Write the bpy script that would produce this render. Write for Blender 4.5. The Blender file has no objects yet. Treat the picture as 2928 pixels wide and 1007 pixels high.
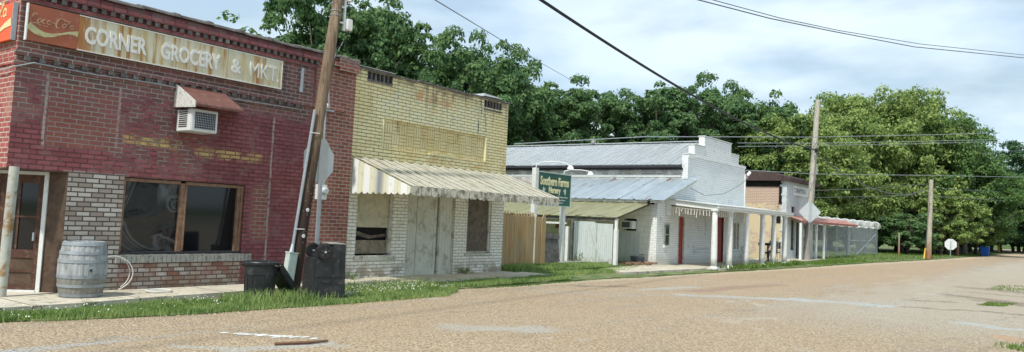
import bpy, bmesh, math, random
import numpy as np
from mathutils import Vector, Matrix
PI = math.pi
R = math.radians
sc = bpy.context.scene
COL = sc.collection

# ------------------------------------------------------------------ camera
cam = bpy.data.cameras.new('camera')
camo = bpy.data.objects.new('camera', cam)
COL.objects.link(camo)
YAW, PITCH, ROLL, FPX, CYP = R(36.4779), R(4.0785), R(2.5351), 2200.0, 469.15
fw = Vector((math.cos(YAW)*math.cos(PITCH), math.sin(YAW)*math.cos(PITCH), math.sin(PITCH)))
r0 = fw.cross(Vector((0, 0, 1))).normalized()
u0 = r0.cross(fw)
rr = r0*math.cos(ROLL)+u0*math.sin(ROLL)
uu = -r0*math.sin(ROLL)+u0*math.cos(ROLL)
mw = Matrix((( rr.x, uu.x, -fw.x, 0), (rr.y, uu.y, -fw.y, 0), (rr.z, uu.z, -fw.z, 1.5), (0, 0, 0, 1)))
camo.matrix_world = mw
cam.sensor_width = 36
cam.lens = FPX/2928*36
cam.shift_y = -(503.5-CYP)/2928
cam.clip_start = 0.1
cam.clip_end = 3000
sc.camera = camo

# ------------------------------------------------------------------ world and sun
SUN_EL, SUN_AZ = R(56), R(187)        # direction towards the sun, azimuth from +X
w = bpy.data.worlds.new('World')
sc.world = w
w.use_nodes = True
wt = w.node_tree
for n in list(wt.nodes): wt.nodes.remove(n)
wo = wt.nodes.new('ShaderNodeOutputWorld')
bg = wt.nodes.new('ShaderNodeBackground')
bg.inputs[1].default_value = 0.15
sky = wt.nodes.new('ShaderNodeTexSky')
sky.sky_type = 'NISHITA'
sky.sun_disc = False
sky.sun_elevation = SUN_EL
sky.sun_rotation = (PI/2-SUN_AZ) % (2*PI)
sky.dust_density = 2.0
tc = wt.nodes.new('ShaderNodeTexCoord')
mp = wt.nodes.new('ShaderNodeMapping')
mp.inputs['Scale'].default_value = (1.0, 1.0, 3.2)
mp.inputs['Location'].default_value = (1.7, 0.4, 0.2)
wt.links.new(tc.outputs['Generated'], mp.inputs[0])
nz = wt.nodes.new('ShaderNodeTexNoise')
nz.inputs['Scale'].default_value = 2.6
nz.inputs['Detail'].default_value = 8
nz.inputs['Roughness'].default_value = 0.52
nz.inputs['Distortion'].default_value = 0.5
wt.links.new(mp.outputs[0], nz.inputs['Vector'])
cr = wt.nodes.new('ShaderNodeValToRGB')
cr.color_ramp.elements[0].position = 0.36
cr.color_ramp.elements[0].color = (0.62, 0.62, 0.62, 1)
cr.color_ramp.elements[1].position = 0.66
cr.color_ramp.elements[1].color = (1, 1, 1, 1)
wt.links.new(nz.outputs[0], cr.inputs[0])
nz2 = wt.nodes.new('ShaderNodeTexNoise')
nz2.inputs['Scale'].default_value = 3.4
nz2.inputs['Detail'].default_value = 6
wt.links.new(mp.outputs[0], nz2.inputs['Vector'])
cc = wt.nodes.new('ShaderNodeValToRGB')
cc.color_ramp.elements[0].position = 0.42
cc.color_ramp.elements[0].color = (2.2, 2.85, 3.35, 1)
cc.color_ramp.elements[1].position = 0.60
cc.color_ramp.elements[1].color = (3.7, 4.3, 4.7, 1)
wt.links.new(nz2.outputs[0], cc.inputs[0])
mx = wt.nodes.new('ShaderNodeMix')
mx.data_type = 'RGBA'
wt.links.new(cr.outputs[0], mx.inputs[0])
wt.links.new(sky.outputs[0], mx.inputs[6])
wt.links.new(cc.outputs[0], mx.inputs[7])
wt.links.new(mx.outputs[2], bg.inputs[0])
wt.links.new(bg.outputs[0], wo.inputs[0])
sl = bpy.data.lights.new('sun', 'SUN')
sl.energy = 2.5
sl.angle = R(2.5)
sl.color = (1.0, 0.95, 0.86)
so = bpy.data.objects.new('sun', sl)
COL.objects.link(so)
sd = Vector((math.cos(SUN_EL)*math.cos(SUN_AZ), math.cos(SUN_EL)*math.sin(SUN_AZ), math.sin(SUN_EL)))
so.rotation_euler = sd.to_track_quat('Z', 'Y').to_euler()
so.location = (0, 0, 60)
sc.view_settings.view_transform = 'Standard'
sc.view_settings.look = 'None'
sc.view_settings.exposure = 0.72
sc.view_settings.gamma = 1.0

# ------------------------------------------------------------------ node helpers
class S:
    """a socket or a number that can be calculated with"""
    def __init__(s, t, v): s.t = t; s.v = v
    def _m(s, op, o=None, o2=None, clamp=False):
        n = s.t.nodes.new('ShaderNodeMath'); n.operation = op; n.use_clamp = clamp
        for i, q in enumerate((s, o, o2)):
            if q is None: continue
            q = q.v if isinstance(q, S) else q
            if isinstance(q, (int, float)): n.inputs[i].default_value = q
            else: s.t.links.new(q, n.inputs[i])
        return S(s.t, n.outputs[0])
    def __add__(s, o): return s._m('ADD', o)
    def __sub__(s, o): return s._m('SUBTRACT', o)
    def __rsub__(s, o): return S(s.t, o)._m('SUBTRACT', s)
    def __mul__(s, o): return s._m('MULTIPLY', o)
    def __truediv__(s, o): return s._m('DIVIDE', o)
    __radd__ = __add__; __rmul__ = __mul__
    def sin(s): return s._m('SINE')
    def abs(s): return s._m('ABSOLUTE')
    def mod(s, o): return s._m('FLOORED_MODULO', o)
    def floor(s): return s._m('FLOOR')
    def max(s, o): return s._m('MAXIMUM', o)
    def min(s, o): return s._m('MINIMUM', o)
    def pow(s, o): return s._m('POWER', o)
    def ss(s, a, b, lo=0.0, hi=1.0):
        n = s.t.nodes.new('ShaderNodeMapRange'); n.interpolation_type = 'SMOOTHSTEP'
        s.t.links.new(s.v, n.inputs[0])
        n.inputs[1].default_value = a; n.inputs[2].default_value = b
        n.inputs[3].default_value = lo; n.inputs[4].default_value = hi
        return S(s.t, n.outputs[0])

class MT:
    def __init__(m, name):
        m.mat = bpy.data.materials.new(name); m.mat.use_nodes = True
        m.t = m.mat.node_tree
        m.b = m.t.nodes['Principled BSDF']
        m.out = m.t.nodes['Material Output']
        m._pos = m._obj = None
    def new(m, k): return m.t.nodes.new(k)
    def world(m):
        if m._pos is None:
            g = m.new('ShaderNodeNewGeometry'); s = m.new('ShaderNodeSeparateXYZ')
            m.t.links.new(g.outputs['Position'], s.inputs[0]); m._posv = g.outputs['Position']
            m._geo = g
            m._pos = [S(m.t, s.outputs[i]) for i in range(3)]
        return m._pos
    def local(m):
        if m._obj is None:
            g = m.new('ShaderNodeTexCoord'); s = m.new('ShaderNodeSeparateXYZ')
            m.t.links.new(g.outputs['Object'], s.inputs[0]); m._objv = g.outputs['Object']
            m._obj = [S(m.t, s.outputs[i]) for i in range(3)]
        return m._obj
    def vec(m, x, y, z=0.0):
        n = m.new('ShaderNodeCombineXYZ')
        for i, q in enumerate((x, y, z)):
            q = q.v if isinstance(q, S) else q
            if isinstance(q, (int, float)): n.inputs[i].default_value = q
            else: m.t.links.new(q, n.inputs[i])
        return n.outputs[0]
    def noise(m, scale, detail=3, rough=0.55, vec=None, dist=0.0):
        n = m.new('ShaderNodeTexNoise')
        n.inputs['Scale'].default_value = scale; n.inputs['Detail'].default_value = detail
        n.inputs['Roughness'].default_value = rough; n.inputs['Distortion'].default_value = dist
        if vec is None: m.world(); vec = m._posv
        m.t.links.new(vec, n.inputs['Vector'])
        return S(m.t, n.outputs[0])
    def voro(m, scale, vec=None, feat='F1'):
        n = m.new('ShaderNodeTexVoronoi'); n.feature = feat
        n.inputs['Scale'].default_value = scale
        if vec is None: m.world(); vec = m._posv
        m.t.links.new(vec, n.inputs['Vector'])
        return S(m.t, n.outputs['Distance']), n
    def mix(m, f, a, b):
        n = m.new('ShaderNodeMix'); n.data_type = 'RGBA'
        f = f.v if isinstance(f, S) else f
        if isinstance(f, (int, float)): n.inputs[0].default_value = f
        else: m.t.links.new(f, n.inputs[0])
        for i, q in ((6, a), (7, b)):
            if isinstance(q, tuple): n.inputs[i].default_value = (q+(1,))[:4]
            else: m.t.links.new(q, n.inputs[i])
        return n.outputs[2]
    def ramp(m, f, stops):
        n = m.new('ShaderNodeValToRGB'); e = n.color_ramp.elements
        while len(e) < len(stops): e.new(0.5)
        for i, (p, c) in enumerate(stops):
            e[i].position = p; e[i].color = (c+(1,))[:4]
        m.t.links.new(f.v, n.inputs[0])
        return n.outputs[0]
    def bump(m, h, dist=0.01, strength=1.0):
        n = m.new('ShaderNodeBump'); n.inputs['Distance'].default_value = dist
        n.inputs['Strength'].default_value = strength
        m.t.links.new(h.v, n.inputs['Height']); m.t.links.new(n.outputs[0], m.b.inputs['Normal'])
    def done(m, col, rough=0.8, metal=0.0, spec=0.3):
        if isinstance(col, tuple): m.b.inputs['Base Color'].default_value = (col+(1,))[:4]
        else: m.t.links.new(col, m.b.inputs['Base Color'])
        if isinstance(rough, S): m.t.links.new(rough.v, m.b.inputs['Roughness'])
        else: m.b.inputs['Roughness'].default_value = rough
        m.b.inputs['Metallic'].default_value = metal
        m.b.inputs['Specular IOR Level'].default_value = spec
        return m.mat

def box_mask(x, z, x0, x1, z0, z1, soft, jit=None):
    """soft edged rectangle of paint or wear on a wall"""
    if jit is not None: x = x+jit; z = z+jit
    a = x.ss(x0-soft, x0+soft)*x.ss(x1-soft, x1+soft, 1, 0)
    return a*z.ss(z0-soft, z0+soft)*z.ss(z1-soft, z1+soft, 1, 0)

def brickwork(m, u, v, c1, c2, mortar, bw=0.205, bh=0.0735, ms=0.010, jig=0.007):
    jx = (m.noise(7, 2)-0.5)*jig*2
    jz = (m.noise(9, 2)-0.5)*jig
    n = m.new('ShaderNodeTexBrick')
    n.inputs['Scale'].default_value = 1.0
    n.inputs['Brick Width'].default_value = bw
    n.inputs['Row Height'].default_value = bh
    n.inputs['Mortar Size'].default_value = ms
    n.inputs['Mortar Smooth'].default_value = 0.25
    n.inputs['Bias'].default_value = 0.0
    m.t.links.new(m.vec(u+jx, v+jz), n.inputs['Vector'])
    for k, c in (('Color1', c1), ('Color2', c2), ('Mortar', mortar)):
        if isinstance(c, tuple): n.inputs[k].default_value = c+(1,)
        else: m.t.links.new(c, n.inputs[k])
    return n.outputs['Color'], S(m.t, n.outputs['Fac']), n

MATS = {}
def simple(name, col, rough=0.7, metal=0.0, spec=0.3, var=0.15, scale=6, bump=0.0, dirt=None, dirtamt=0.4, local=False):
    m = MT(name)
    if local: m.local(); vec = m._objv
    else: m.world(); vec = m._posv
    n = m.noise(scale, 5, 0.6, vec=vec)
    n2 = m.noise(scale*6, 3, 0.6, vec=vec)
    lo = tuple(max(0, c*(1-var)) for c in col); hi = tuple(min(1, c*(1+var)) for c in col)
    c = m.mix(n.ss(0.3, 0.7), lo, hi)
    c = m.mix(n2.ss(0.35, 0.75)*0.35, c, tuple(q*0.75 for q in col))
    if dirt is not None:
        c = m.mix(m.noise(scale*1.7, 6, 0.65, vec=vec, dist=0.4).ss(0.5, 0.66)*dirtamt, c, dirt)
    if bump: m.bump(n2, bump)
    MATS[name] = m.done(c, rough, metal, spec)
    return MATS[name]

# ------------------------------------------------------------------ mesh helpers
def quad_box(bm, x0, x1, y0, y1, z0, z1, T=None):
    vs = [bm.verts.new(p) for p in ((x0,y0,z0),(x1,y0,z0),(x1,y1,z0),(x0,y1,z0),(x0,y0,z1),(x1,y0,z1),(x1,y1,z1),(x0,y1,z1))]
    for f in ((3,2,1,0),(4,5,6,7),(0,1,5,4),(1,2,6,5),(2,3,7,6),(3,0,4,7)):
        bm.faces.new([vs[i] for i in f])
    if T is not None:
        for v in vs: v.co = T @ v.co
    return vs
def B(*boxes):
    bm = bmesh.new()
    for b in boxes: quad_box(bm, *b)
    return bm
def prism(bm, pts, axis, d0, d1):
    """pts: polygon (u,v); axis 'y' -> (x,z) extruded in y ; 'x' -> (y,z) extruded in x ; 'z' -> (x,y)"""
    def P(u, v, d):
        return (u, d, v) if axis == 'y' else ((d, u, v) if axis == 'x' else (u, v, d))
    a = [bm.verts.new(P(u, v, d0)) for u, v in pts]
    b = [bm.verts.new(P(u, v, d1)) for u, v in pts]
    bm.faces.new(a); bm.faces.new(b[::-1])
    n = len(pts)
    for i in range(n):
        bm.faces.new((a[i], b[i], b[(i+1) % n], a[(i+1) % n]))
def tube(bm, pts, rad, seg=8, cap=True):
    pts = [Vector(p) for p in pts]
    rings = []
    up = Vector((0.13, 0.21, 0.97))
    for i, p in enumerate(pts):
        d = (pts[min(i+1, len(pts)-1)]-pts[max(i-1, 0)]).normalized()
        a = d.cross(up)
        if a.length < 0.05: a = d.cross(Vector((1, 0, 0)))
        a.normalize(); b = d.cross(a)
        r = rad[i] if isinstance(rad, (list, tuple)) else rad
        rings.append([bm.verts.new(p+a*(r*math.cos(2*PI*k/seg))+b*(r*math.sin(2*PI*k/seg))) for k in range(seg)])
    for q, s in zip(rings, rings[1:]):
        for k in range(seg):
            bm.faces.new((q[k], q[(k+1) % seg], s[(k+1) % seg], s[k]))
    if cap:
        bm.faces.new(rings[0][::-1]); bm.faces.new(rings[-1])
def lathe(bm, prof, seg=24, c=(0, 0, 0), T=None, caps=True):
    rings = []
    for r, z in prof:
        rings.append([bm.verts.new((c[0]+r*math.cos(2*PI*k/seg), c[1]+r*math.sin(2*PI*k/seg), c[2]+z)) for k in range(seg)])
    for q, s in zip(rings, rings[1:]):
        for k in range(seg):
            bm.faces.new((q[k], q[(k+1) % seg], s[(k+1) % seg], s[k]))
    if caps:
        bm.faces.new(rings[0][::-1]); bm.faces.new(rings[-1])
    if T is not None:
        for rg in rings:
            for v in rg: v.co = T @ v.co
def wallgrid(bm, axis, u0, u1, z0, z1, d0, d1, holes=()):
    us = sorted({u0, u1, *[h[0] for h in holes], *[h[1] for h in holes]})
    zs = sorted({z0, z1, *[h[2] for h in holes], *[h[3] for h in holes]})
    us = [u for u in us if u0 <= u <= u1]; zs = [z for z in zs if z0 <= z <= z1]
    nu, nz_ = len(us)-1, len(zs)-1
    def solid(i, j):
        if i < 0 or j < 0 or i >= nu or j >= nz_: return False
        cu, cz = (us[i]+us[i+1])/2, (zs[j]+zs[j+1])/2
        return not any(h[0] < cu < h[1] and h[2] < cz < h[3] for h in holes)
    cache = {}
    def V(u, d, z):
        k = (round(u, 4), round(d, 4), round(z, 4))
        if k not in cache: cache[k] = bm.verts.new((u, d, z) if axis == 'x' else (d, u, z))
        return cache[k]
    def F(*p):
        try: bm.faces.new([V(*q) for q in p])
        except ValueError: pass
    for i in range(nu):
        for j in range(nz_):
            if not solid(i, j): continue
            a, b, c, d = us[i], us[i+1], zs[j], zs[j+1]
            F((a,d0,c),(b,d0,c),(b,d0,d),(a,d0,d)); F((a,d1,c),(a,d1,d),(b,d1,d),(b,d1,c))
            if not solid(i-1, j): F((a,d0,c),(a,d0,d),(a,d1,d),(a,d1,c))
            if not solid(i+1, j): F((b,d0,c),(b,d1,c),(b,d1,d),(b,d0,d))
            if not solid(i, j-1): F((a,d0,c),(a,d1,c),(b,d1,c),(b,d0,c))
            if not solid(i, j+1): F((a,d0,d),(b,d0,d),(b,d1,d),(a,d1,d))

def wloc(o):
    v = Vector((0, 0, 0))
    while o is not None: v += o.location; o = o.parent
    return v
def obj(name, bm, mat, parent=None, loc=None, smooth=False, label=None, fix=True):
    """bm in world coordinates; the origin goes to loc (top level) or the parent's own frame"""
    if fix: bmesh.ops.recalc_face_normals(bm, faces=bm.faces)
    off = wloc(parent) if parent is not None else Vector(loc or (0, 0, 0))
    if off.length > 0: bmesh.ops.translate(bm, verts=bm.verts, vec=-off)
    me = bpy.data.meshes.new(name); bm.to_mesh(me); bm.free()
    return mobj(name, me, mat, parent, off if parent is None else None, smooth, label)
def mobj(name, me, mat, parent=None, loc=None, smooth=False, label=None):
    o = bpy.data.objects.new(name, me)
    COL.objects.link(o)
    if isinstance(mat, str): mat = MATS[mat]
    if mat is not None and not me.materials: me.materials.append(mat)
    if parent is not None: o.parent = parent
    elif loc is not None: o.location = loc
    if smooth:
        for p in me.polygons: p.use_smooth = True
        try: me.set_sharp_from_angle(angle=R(35))
        except Exception: pass
    if label: o['label'] = label
    return o
def tag(o, label, cat, group=None, kind=None):
    if label: o['label'] = label
    if cat: o['category'] = cat
    if group: o['group'] = group
    if kind: o['kind'] = kind
    return o
def thing(name, label, cat, loc=(0, 0, 0), group=None):
    o = bpy.data.objects.new(name, None); COL.objects.link(o)
    o.empty_display_size = 0.2; o.location = loc
    return tag(o, label, cat, group)
def copy_tree(o, parent=None, loc=None, rz=None, scale=None):
    c = o.copy(); COL.objects.link(c)
    if parent is not None: c.parent = parent
    if loc is not None: c.location = loc
    if rz is not None: c.rotation_euler = (0, 0, rz)
    if scale is not None: c.scale = scale
    for ch in list(o.children): copy_tree(ch, c)
    return c
def text_bm(s, h, x, z, y, wide=None, ext=0.006, bold=0.0, shear=0.0, side=False, spacing=1.0):
    """lettering standing on a wall that faces -Y (or -X when side); x,z = centre, h = cap height"""
    cu = bpy.data.curves.new('lettering', 'FONT'); cu.body = s; cu.size = 1.0
    cu.align_x = 'CENTER'; cu.align_y = 'CENTER'; cu.extrude = 0.02; cu.offset = bold; cu.shear = shear
    cu.space_character = spacing; cu.resolution_u = 3
    o = bpy.data.objects.new('lettering', cu); COL.objects.link(o)
    dg = bpy.context.evaluated_depsgraph_get()
    me = bpy.data.meshes.new_from_object(o.evaluated_get(dg))
    bpy.data.objects.remove(o)
    bm = bmesh.new(); bm.from_mesh(me); bpy.data.meshes.remove(me)
    xs = [v.co.x for v in bm.verts]; ys = [v.co.y for v in bm.verts]
    k = h/(max(ys)-min(ys)); kx = (wide/(max(xs)-min(xs))) if wide else k
    cx, cy = (max(xs)+min(xs))/2, (max(ys)+min(ys))/2
    for v in bm.verts:
        a, b, c = (v.co.x-cx)*kx, (v.co.y-cy)*k, v.co.z/0.02*ext
        v.co = (x+a, y-c, z+b) if not side else (y-c, x-a, z+b)
    return bm

# ------------------------------------------------------------------ materials
simple('white_paint', (0.72, 0.74, 0.72), 0.6, var=0.06, dirt=(0.42, 0.40, 0.34), dirtamt=0.35, scale=7)
simple('white_metal', (0.70, 0.72, 0.72), 0.45, var=0.05, scale=4)
simple('dirty_white', (0.52, 0.52, 0.46), 0.7, var=0.12, dirt=(0.20, 0.17, 0.11), dirtamt=0.7, scale=4)
simple('brown_frame', (0.22, 0.13, 0.082), 0.6, var=0.25, dirt=(0.33, 0.26, 0.18), dirtamt=0.5, scale=9)
simple('dark_brown', (0.085, 0.04, 0.028), 0.65, var=0.2, dirt=(0.2, 0.13, 0.08), dirtamt=0.5, scale=7)
simple('worn_brown', (0.105, 0.07, 0.048), 0.75, var=0.25, dirt=(0.07, 0.035, 0.02), dirtamt=0.7, scale=5)
simple('galv', (0.36, 0.40, 0.43), 0.45, metal=0.3, var=0.1, scale=5)
simple('sign_back', (0.27, 0.30, 0.31), 0.55, metal=0.2, var=0.06, scale=3)
simple('sign_back_pale', (0.52, 0.57, 0.58), 0.5, metal=0.1, var=0.06, scale=3)
simple('black_plastic', (0.022, 0.026, 0.029), 0.45, spec=0.4, var=0.3, scale=5, dirt=(0.10, 0.10, 0.09), dirtamt=0.45)
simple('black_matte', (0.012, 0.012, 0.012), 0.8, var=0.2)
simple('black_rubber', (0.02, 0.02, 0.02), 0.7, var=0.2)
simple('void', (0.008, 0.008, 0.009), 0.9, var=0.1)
simple('red_door', (0.30, 0.035, 0.035), 0.6, var=0.15, scale=5)
simple('red_trim', (0.34, 0.11, 0.095), 0.6, var=0.2, dirt=(0.5, 0.3, 0.25), dirtamt=0.5, scale=4)
simple('maroon_metal', (0.15, 0.068, 0.055), 0.65, var=0.18, scale=7, dirt=(0.30, 0.17, 0.13), dirtamt=0.4)
simple('peeled_white', (0.62, 0.63, 0.60), 0.7, var=0.06, scale=14, dirt=(0.25, 0.2, 0.16), dirtamt=0.8)
simple('board_grey', (0.13, 0.125, 0.115), 0.85, var=0.3, scale=4, dirt=(0.05, 0.045, 0.04), dirtamt=0.7)
simple('plywood', (0.48, 0.45, 0.34), 0.8, var=0.12, scale=4, dirt=(0.24, 0.2, 0.13), dirtamt=0.5)
simple('plywood_dark', (0.135, 0.115, 0.09), 0.85, var=0.3, scale=6, dirt=(0.04, 0.035, 0.03), dirtamt=0.6)
simple('old_board', (0.23, 0.20, 0.15), 0.85, var=0.25, scale=6, dirt=(0.08, 0.07, 0.05), dirtamt=0.6)
simple('coping_grey', (0.12, 0.115, 0.11), 0.85, var=0.3, scale=6, dirt=(0.3, 0.29, 0.27), dirtamt=0.5)
simple('coping_white', (0.6, 0.62, 0.6), 0.7, var=0.1, scale=8, dirt=(0.25, 0.24, 0.22), dirtamt=0.7)
simple('roof_tar', (0.06, 0.06, 0.06), 0.9, var=0.2)
simple('door_green_grey', (0.54, 0.56, 0.50), 0.7, var=0.08, scale=3, dirt=(0.22, 0.2, 0.13), dirtamt=0.55)
simple('blue_bin', (0.02, 0.12, 0.50), 0.45, var=0.1)
simple('yellow_plastic', (0.75, 0.5, 0.03), 0.5, var=0.1)
simple('cable', (0.015, 0.016, 0.018), 0.6, var=0.1)
simple('wire_grey', (0.16, 0.17, 0.17), 0.5, metal=0.3, var=0.1)
simple('barbed', (0.75, 0.77, 0.77), 0.45, metal=0.1, var=0.1)
simple('pale_green', (0.50, 0.60, 0.54), 0.5, var=0.05, scale=4, dirt=(0.3, 0.35, 0.3), dirtamt=0.3)
simple('white_lamp', (0.8, 0.8, 0.8), 0.4, var=0.03)
simple('cream_letter', (0.74, 0.70, 0.42), 0.6, var=0.05)
simple('white_letter', (0.74, 0.76, 0.74), 0.6, var=0.05, scale=20, dirt=(0.5, 0.45, 0.32), dirtamt=0.4)
simple('sign_green', (0.018, 0.10, 0.075), 0.5, var=0.1, scale=3)
simple('faded_letter', (0.47, 0.31, 0.20), 0.7, var=0.15, scale=14, dirt=(0.30, 0.10, 0.06), dirtamt=0.8)
simple('coke_cream', (0.85, 0.66, 0.36), 0.6, var=0.05)
simple('coke_green', (0.50, 0.50, 0.27), 0.6, var=0.12, scale=9, dirt=(0.33, 0.13, 0.07), dirtamt=0.5)
simple('bright_orange', (0.85, 0.13, 0.04), 0.55, var=0.04)
simple('hose_white', (0.6, 0.6, 0.56), 0.5, var=0.1)
simple('skin_dark', (0.10, 0.055, 0.035), 0.6, var=0.05)
simple('hair_black', (0.012, 0.01, 0.01), 0.8, var=0.1)
simple('grey_shirt', (0.09, 0.09, 0.095), 0.9, var=0.1)
simple('dark_jeans', (0.03, 0.035, 0.045), 0.9, var=0.1)
simple('concrete_block', (0.33, 0.33, 0.30), 0.9, var=0.15, scale=8, dirt=(0.1, 0.1, 0.08), dirtamt=0.6)
simple('tub_grey', (0.10, 0.12, 0.13), 0.6, var=0.15)
simple('bark', (0.075, 0.065, 0.052), 0.95, var=0.3, scale=4, local=True)
simple('pale_bark', (0.20, 0.19, 0.165), 0.95, var=0.25, scale=4, local=True)
simple('grass_soil', (0.10, 0.145, 0.045), 0.95, var=0.35, scale=1.6, dirt=(0.33, 0.27, 0.17), dirtamt=0.75)
simple('clover', (0.75, 0.78, 0.66), 0.8, var=0.05)
simple('gutter_dark', (0.035, 0.035, 0.04), 0.7, var=0.2)
simple('brown_roof', (0.075, 0.052, 0.048), 0.85, var=0.2, scale=5)
simple('char', (0.012, 0.011, 0.010), 0.9, var=0.4, scale=6)
simple('rusty_column', (0.42, 0.43, 0.38), 0.6, var=0.1, scale=4, dirt=(0.27, 0.15, 0.05), dirtamt=0.95)
simple('brown_streak', (0.17, 0.095, 0.06), 0.8, var=0.2)

def red_brick():
    m = MT('painted_red_brick'); x, y, z = m.world()
    u = x+y
    n1 = m.noise(1.3, 5, 0.6); n2 = m.noise(3.1, 5, 0.65); n3 = m.noise(14, 3, 0.6)
    jit = (m.noise(2.6, 5, 0.7)-0.5)*0.55
    # brick-by-brick variation
    col_paint, f, bn = brickwork(m, u, z, (0.215, 0.068, 0.076), (0.30, 0.105, 0.112), (0.115, 0.048, 0.050))
    col_bare, _, _ = brickwork(m, u, z, (0.297, 0.115, 0.081), (0.203, 0.074, 0.057), (0.365, 0.331, 0.290))
    col_grey, _, _ = brickwork(m, u, z, (0.115, 0.081, 0.074), (0.230, 0.108, 0.095), (0.338, 0.324, 0.304))
    col_pale, _, _ = brickwork(m, u, z, (0.52, 0.49, 0.45), (0.27, 0.22, 0.18), (0.09, 0.08, 0.072))
    col_mixd, _, _ = brickwork(m, u, z, (0.40, 0.33, 0.26), (0.24, 0.10, 0.07), (0.10, 0.085, 0.075))
    col_yel, _, _ = brickwork(m, u, z, (0.55, 0.42, 0.17), (0.40, 0.22, 0.12), (0.16, 0.09, 0.07))
    c = m.mix(n1.ss(0.42, 0.62)*0.75, col_paint, m.mix(0.5, col_paint, (0.15, 0.055, 0.06)))
    c = m.mix(n2.ss(0.53, 0.64)*0.6, c, (0.235, 0.145, 0.135))
    c = m.mix(m.noise(5.5, 4, 0.7).ss(0.62, 0.68)*0.3, c, col_bare)
    # left panel of bare red brick with a worn outline
    c = m.mix(box_mask(x, z, 5.02, 6.05, 2.28, 3.36, 0.02, jit*0.12)*0.6, c, col_bare)
    c = m.mix(box_mask(x, z, 4.4, 6.9, 2.75, 3.5, 0.25, jit)*n2.ss(0.40, 0.6)*0.8, c, col_grey)
    # bare grey course band under the sign and the cornice
    band = z.ss(3.18, 3.45)*z.ss(5.0, 5.1, 1, 0)
    c = m.mix((z+jit*0.7).ss(3.12, 3.38)*(x.ss(9.7, 10.0, 1, 0))*z.ss(4.30, 4.38, 1, 0)*0.92, c, col_grey)
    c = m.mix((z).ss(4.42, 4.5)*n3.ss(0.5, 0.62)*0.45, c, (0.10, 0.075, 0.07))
    # yellow paint left on some courses, grey wear near it
    c = m.mix(box_mask(x, z, 7.4, 8.9, 2.33, 2.50, 0.02, jit*0.22)*n2.ss(0.40, 0.52), c, col_yel)
    c = m.mix(box_mask(x, z, 6.15, 7.15, 2.42, 2.58, 0.02, jit*0.3)*n2.ss(0.42, 0.52), c, col_yel)
    c = m.mix(box_mask(x, z, 6.0, 7.5, 2.15, 2.75, 0.2, jit*0.6)*n1.ss(0.46, 0.60)*0.45, c, col_bare)
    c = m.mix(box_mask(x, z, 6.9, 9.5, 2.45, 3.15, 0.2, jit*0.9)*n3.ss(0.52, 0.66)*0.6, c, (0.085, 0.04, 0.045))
    # below the lintel
    c = m.mix(box_mask(x, z, 5.3, 6.30, -0.2, 1.93, 0.02, jit*0.06), c, col_pale)
    c = m.mix(box_mask(x, z, 6.25, 8.45, -0.2, 0.68, 0.03, jit*0.5), c, m.mix(n2.ss(0.45, 0.6), col_mixd, col_pale))
    # natural red brick on the right pier
    c = m.mix((x+jit*0.10).ss(9.90, 9.97)*x.ss(10.97, 10.99, 1, 0), c, col_bare)
    c = m.mix(box_mask(x, z, 8.62, 9.0, 0.9, 1.9, 0.08, jit*0.5)*0.8, c, col_bare)
    # mortar filled cracks
    crk = ((x-8.98+(n1-0.5)*0.10).abs().ss(0.012, 0.03, 1, 0))*z.ss(3.2, 3.25, 1, 0)
    crk = crk.max((x-4.98+(n1-0.5)*0.08).abs().ss(0.012, 0.03, 1, 0)*z.ss(2.25, 2.3)*z.ss(3.35, 3.4, 1, 0))
    crk = crk.max((x-6.06+(n1-0.5)*0.08).abs().ss(0.012, 0.03, 1, 0)*z.ss(2.3, 2.4)*z.ss(3.3, 3.35, 1, 0))
    c = m.mix(crk*n3.ss(0.35, 0.5), c, (0.36, 0.32, 0.30))
    c = m.mix(box_mask(x, z, 5.9, 7.7, 2.0, 3.35, 0.25, jit)*m.noise(4.2, 5, 0.7).ss(0.44, 0.58)*0.75, c, col_grey)
    c = m.mix(z.ss(4.5, 4.6)*n2.ss(0.40, 0.56)*0.6, c, (0.17, 0.15, 0.145))
    c = m.mix(m.noise(2.0, 6, 0.7).ss(0.40, 0.70)*0.25, c, (0.38, 0.165, 0.175))
    c = m.mix(box_mask(x, z, 7.4, 8.95, 2.33, 2.50, 0.015, jit*0.2)*n2.ss(0.40, 0.54)*m.noise(11, 3, 0.6).ss(0.40, 0.55)*0.6, c, col_yel)
    c = m.mix(box_mask(x, z, 6.15, 7.1, 2.43, 2.58, 0.015, jit*0.25)*n2.ss(0.42, 0.54)*m.noise(11, 3, 0.6).ss(0.42, 0.56)*0.55, c, col_yel)
    c = m.mix(box_mask(x, z, 5.3, 6.22, -0.2, 1.91, 0.02, jit*0.06), c, col_pale)
    # dirt at the foot, drip streaks from the cornice
    st = m.noise(1.0, 4, 0.6, vec=m.vec(x*9, y*9, z*0.7))
    c = m.mix(st.ss(0.52, 0.70)*z.ss(2.9, 4.3)*0.5, c, (0.05, 0.04, 0.038))
    c = m.mix((z+jit*0.3).ss(0.1, 0.35, 1, 0)*0.45, c, (0.16, 0.14, 0.10))
    c = m.mix(n3.ss(0.62, 0.75)*0.4, c, (0.30, 0.22, 0.20))
    m.bump((1-f)*1.0+n3*0.35, 0.012, 0.9)
    MATS['painted_red_brick'] = m.done(c, 0.85, spec=0.2)
red_brick()

def side_brick():
    m = MT('side_red_brick'); x, y, z = m.world()
    n1 = m.noise(1.6, 5, 0.6); n3 = m.noise(12, 3)
    c, f, _ = brickwork(m, y, z, (0.40, 0.11, 0.10), (0.30, 0.08, 0.07), (0.50, 0.40, 0.34))
    c = m.mix(n1.ss(0.5, 0.65)*0.6, c, (0.42, 0.26, 0.20))
    m.bump((1-f)+n3*0.3, 0.01, 0.8)
    MATS['side_red_brick'] = m.done(c, 0.85, spec=0.2)
side_brick()

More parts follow.
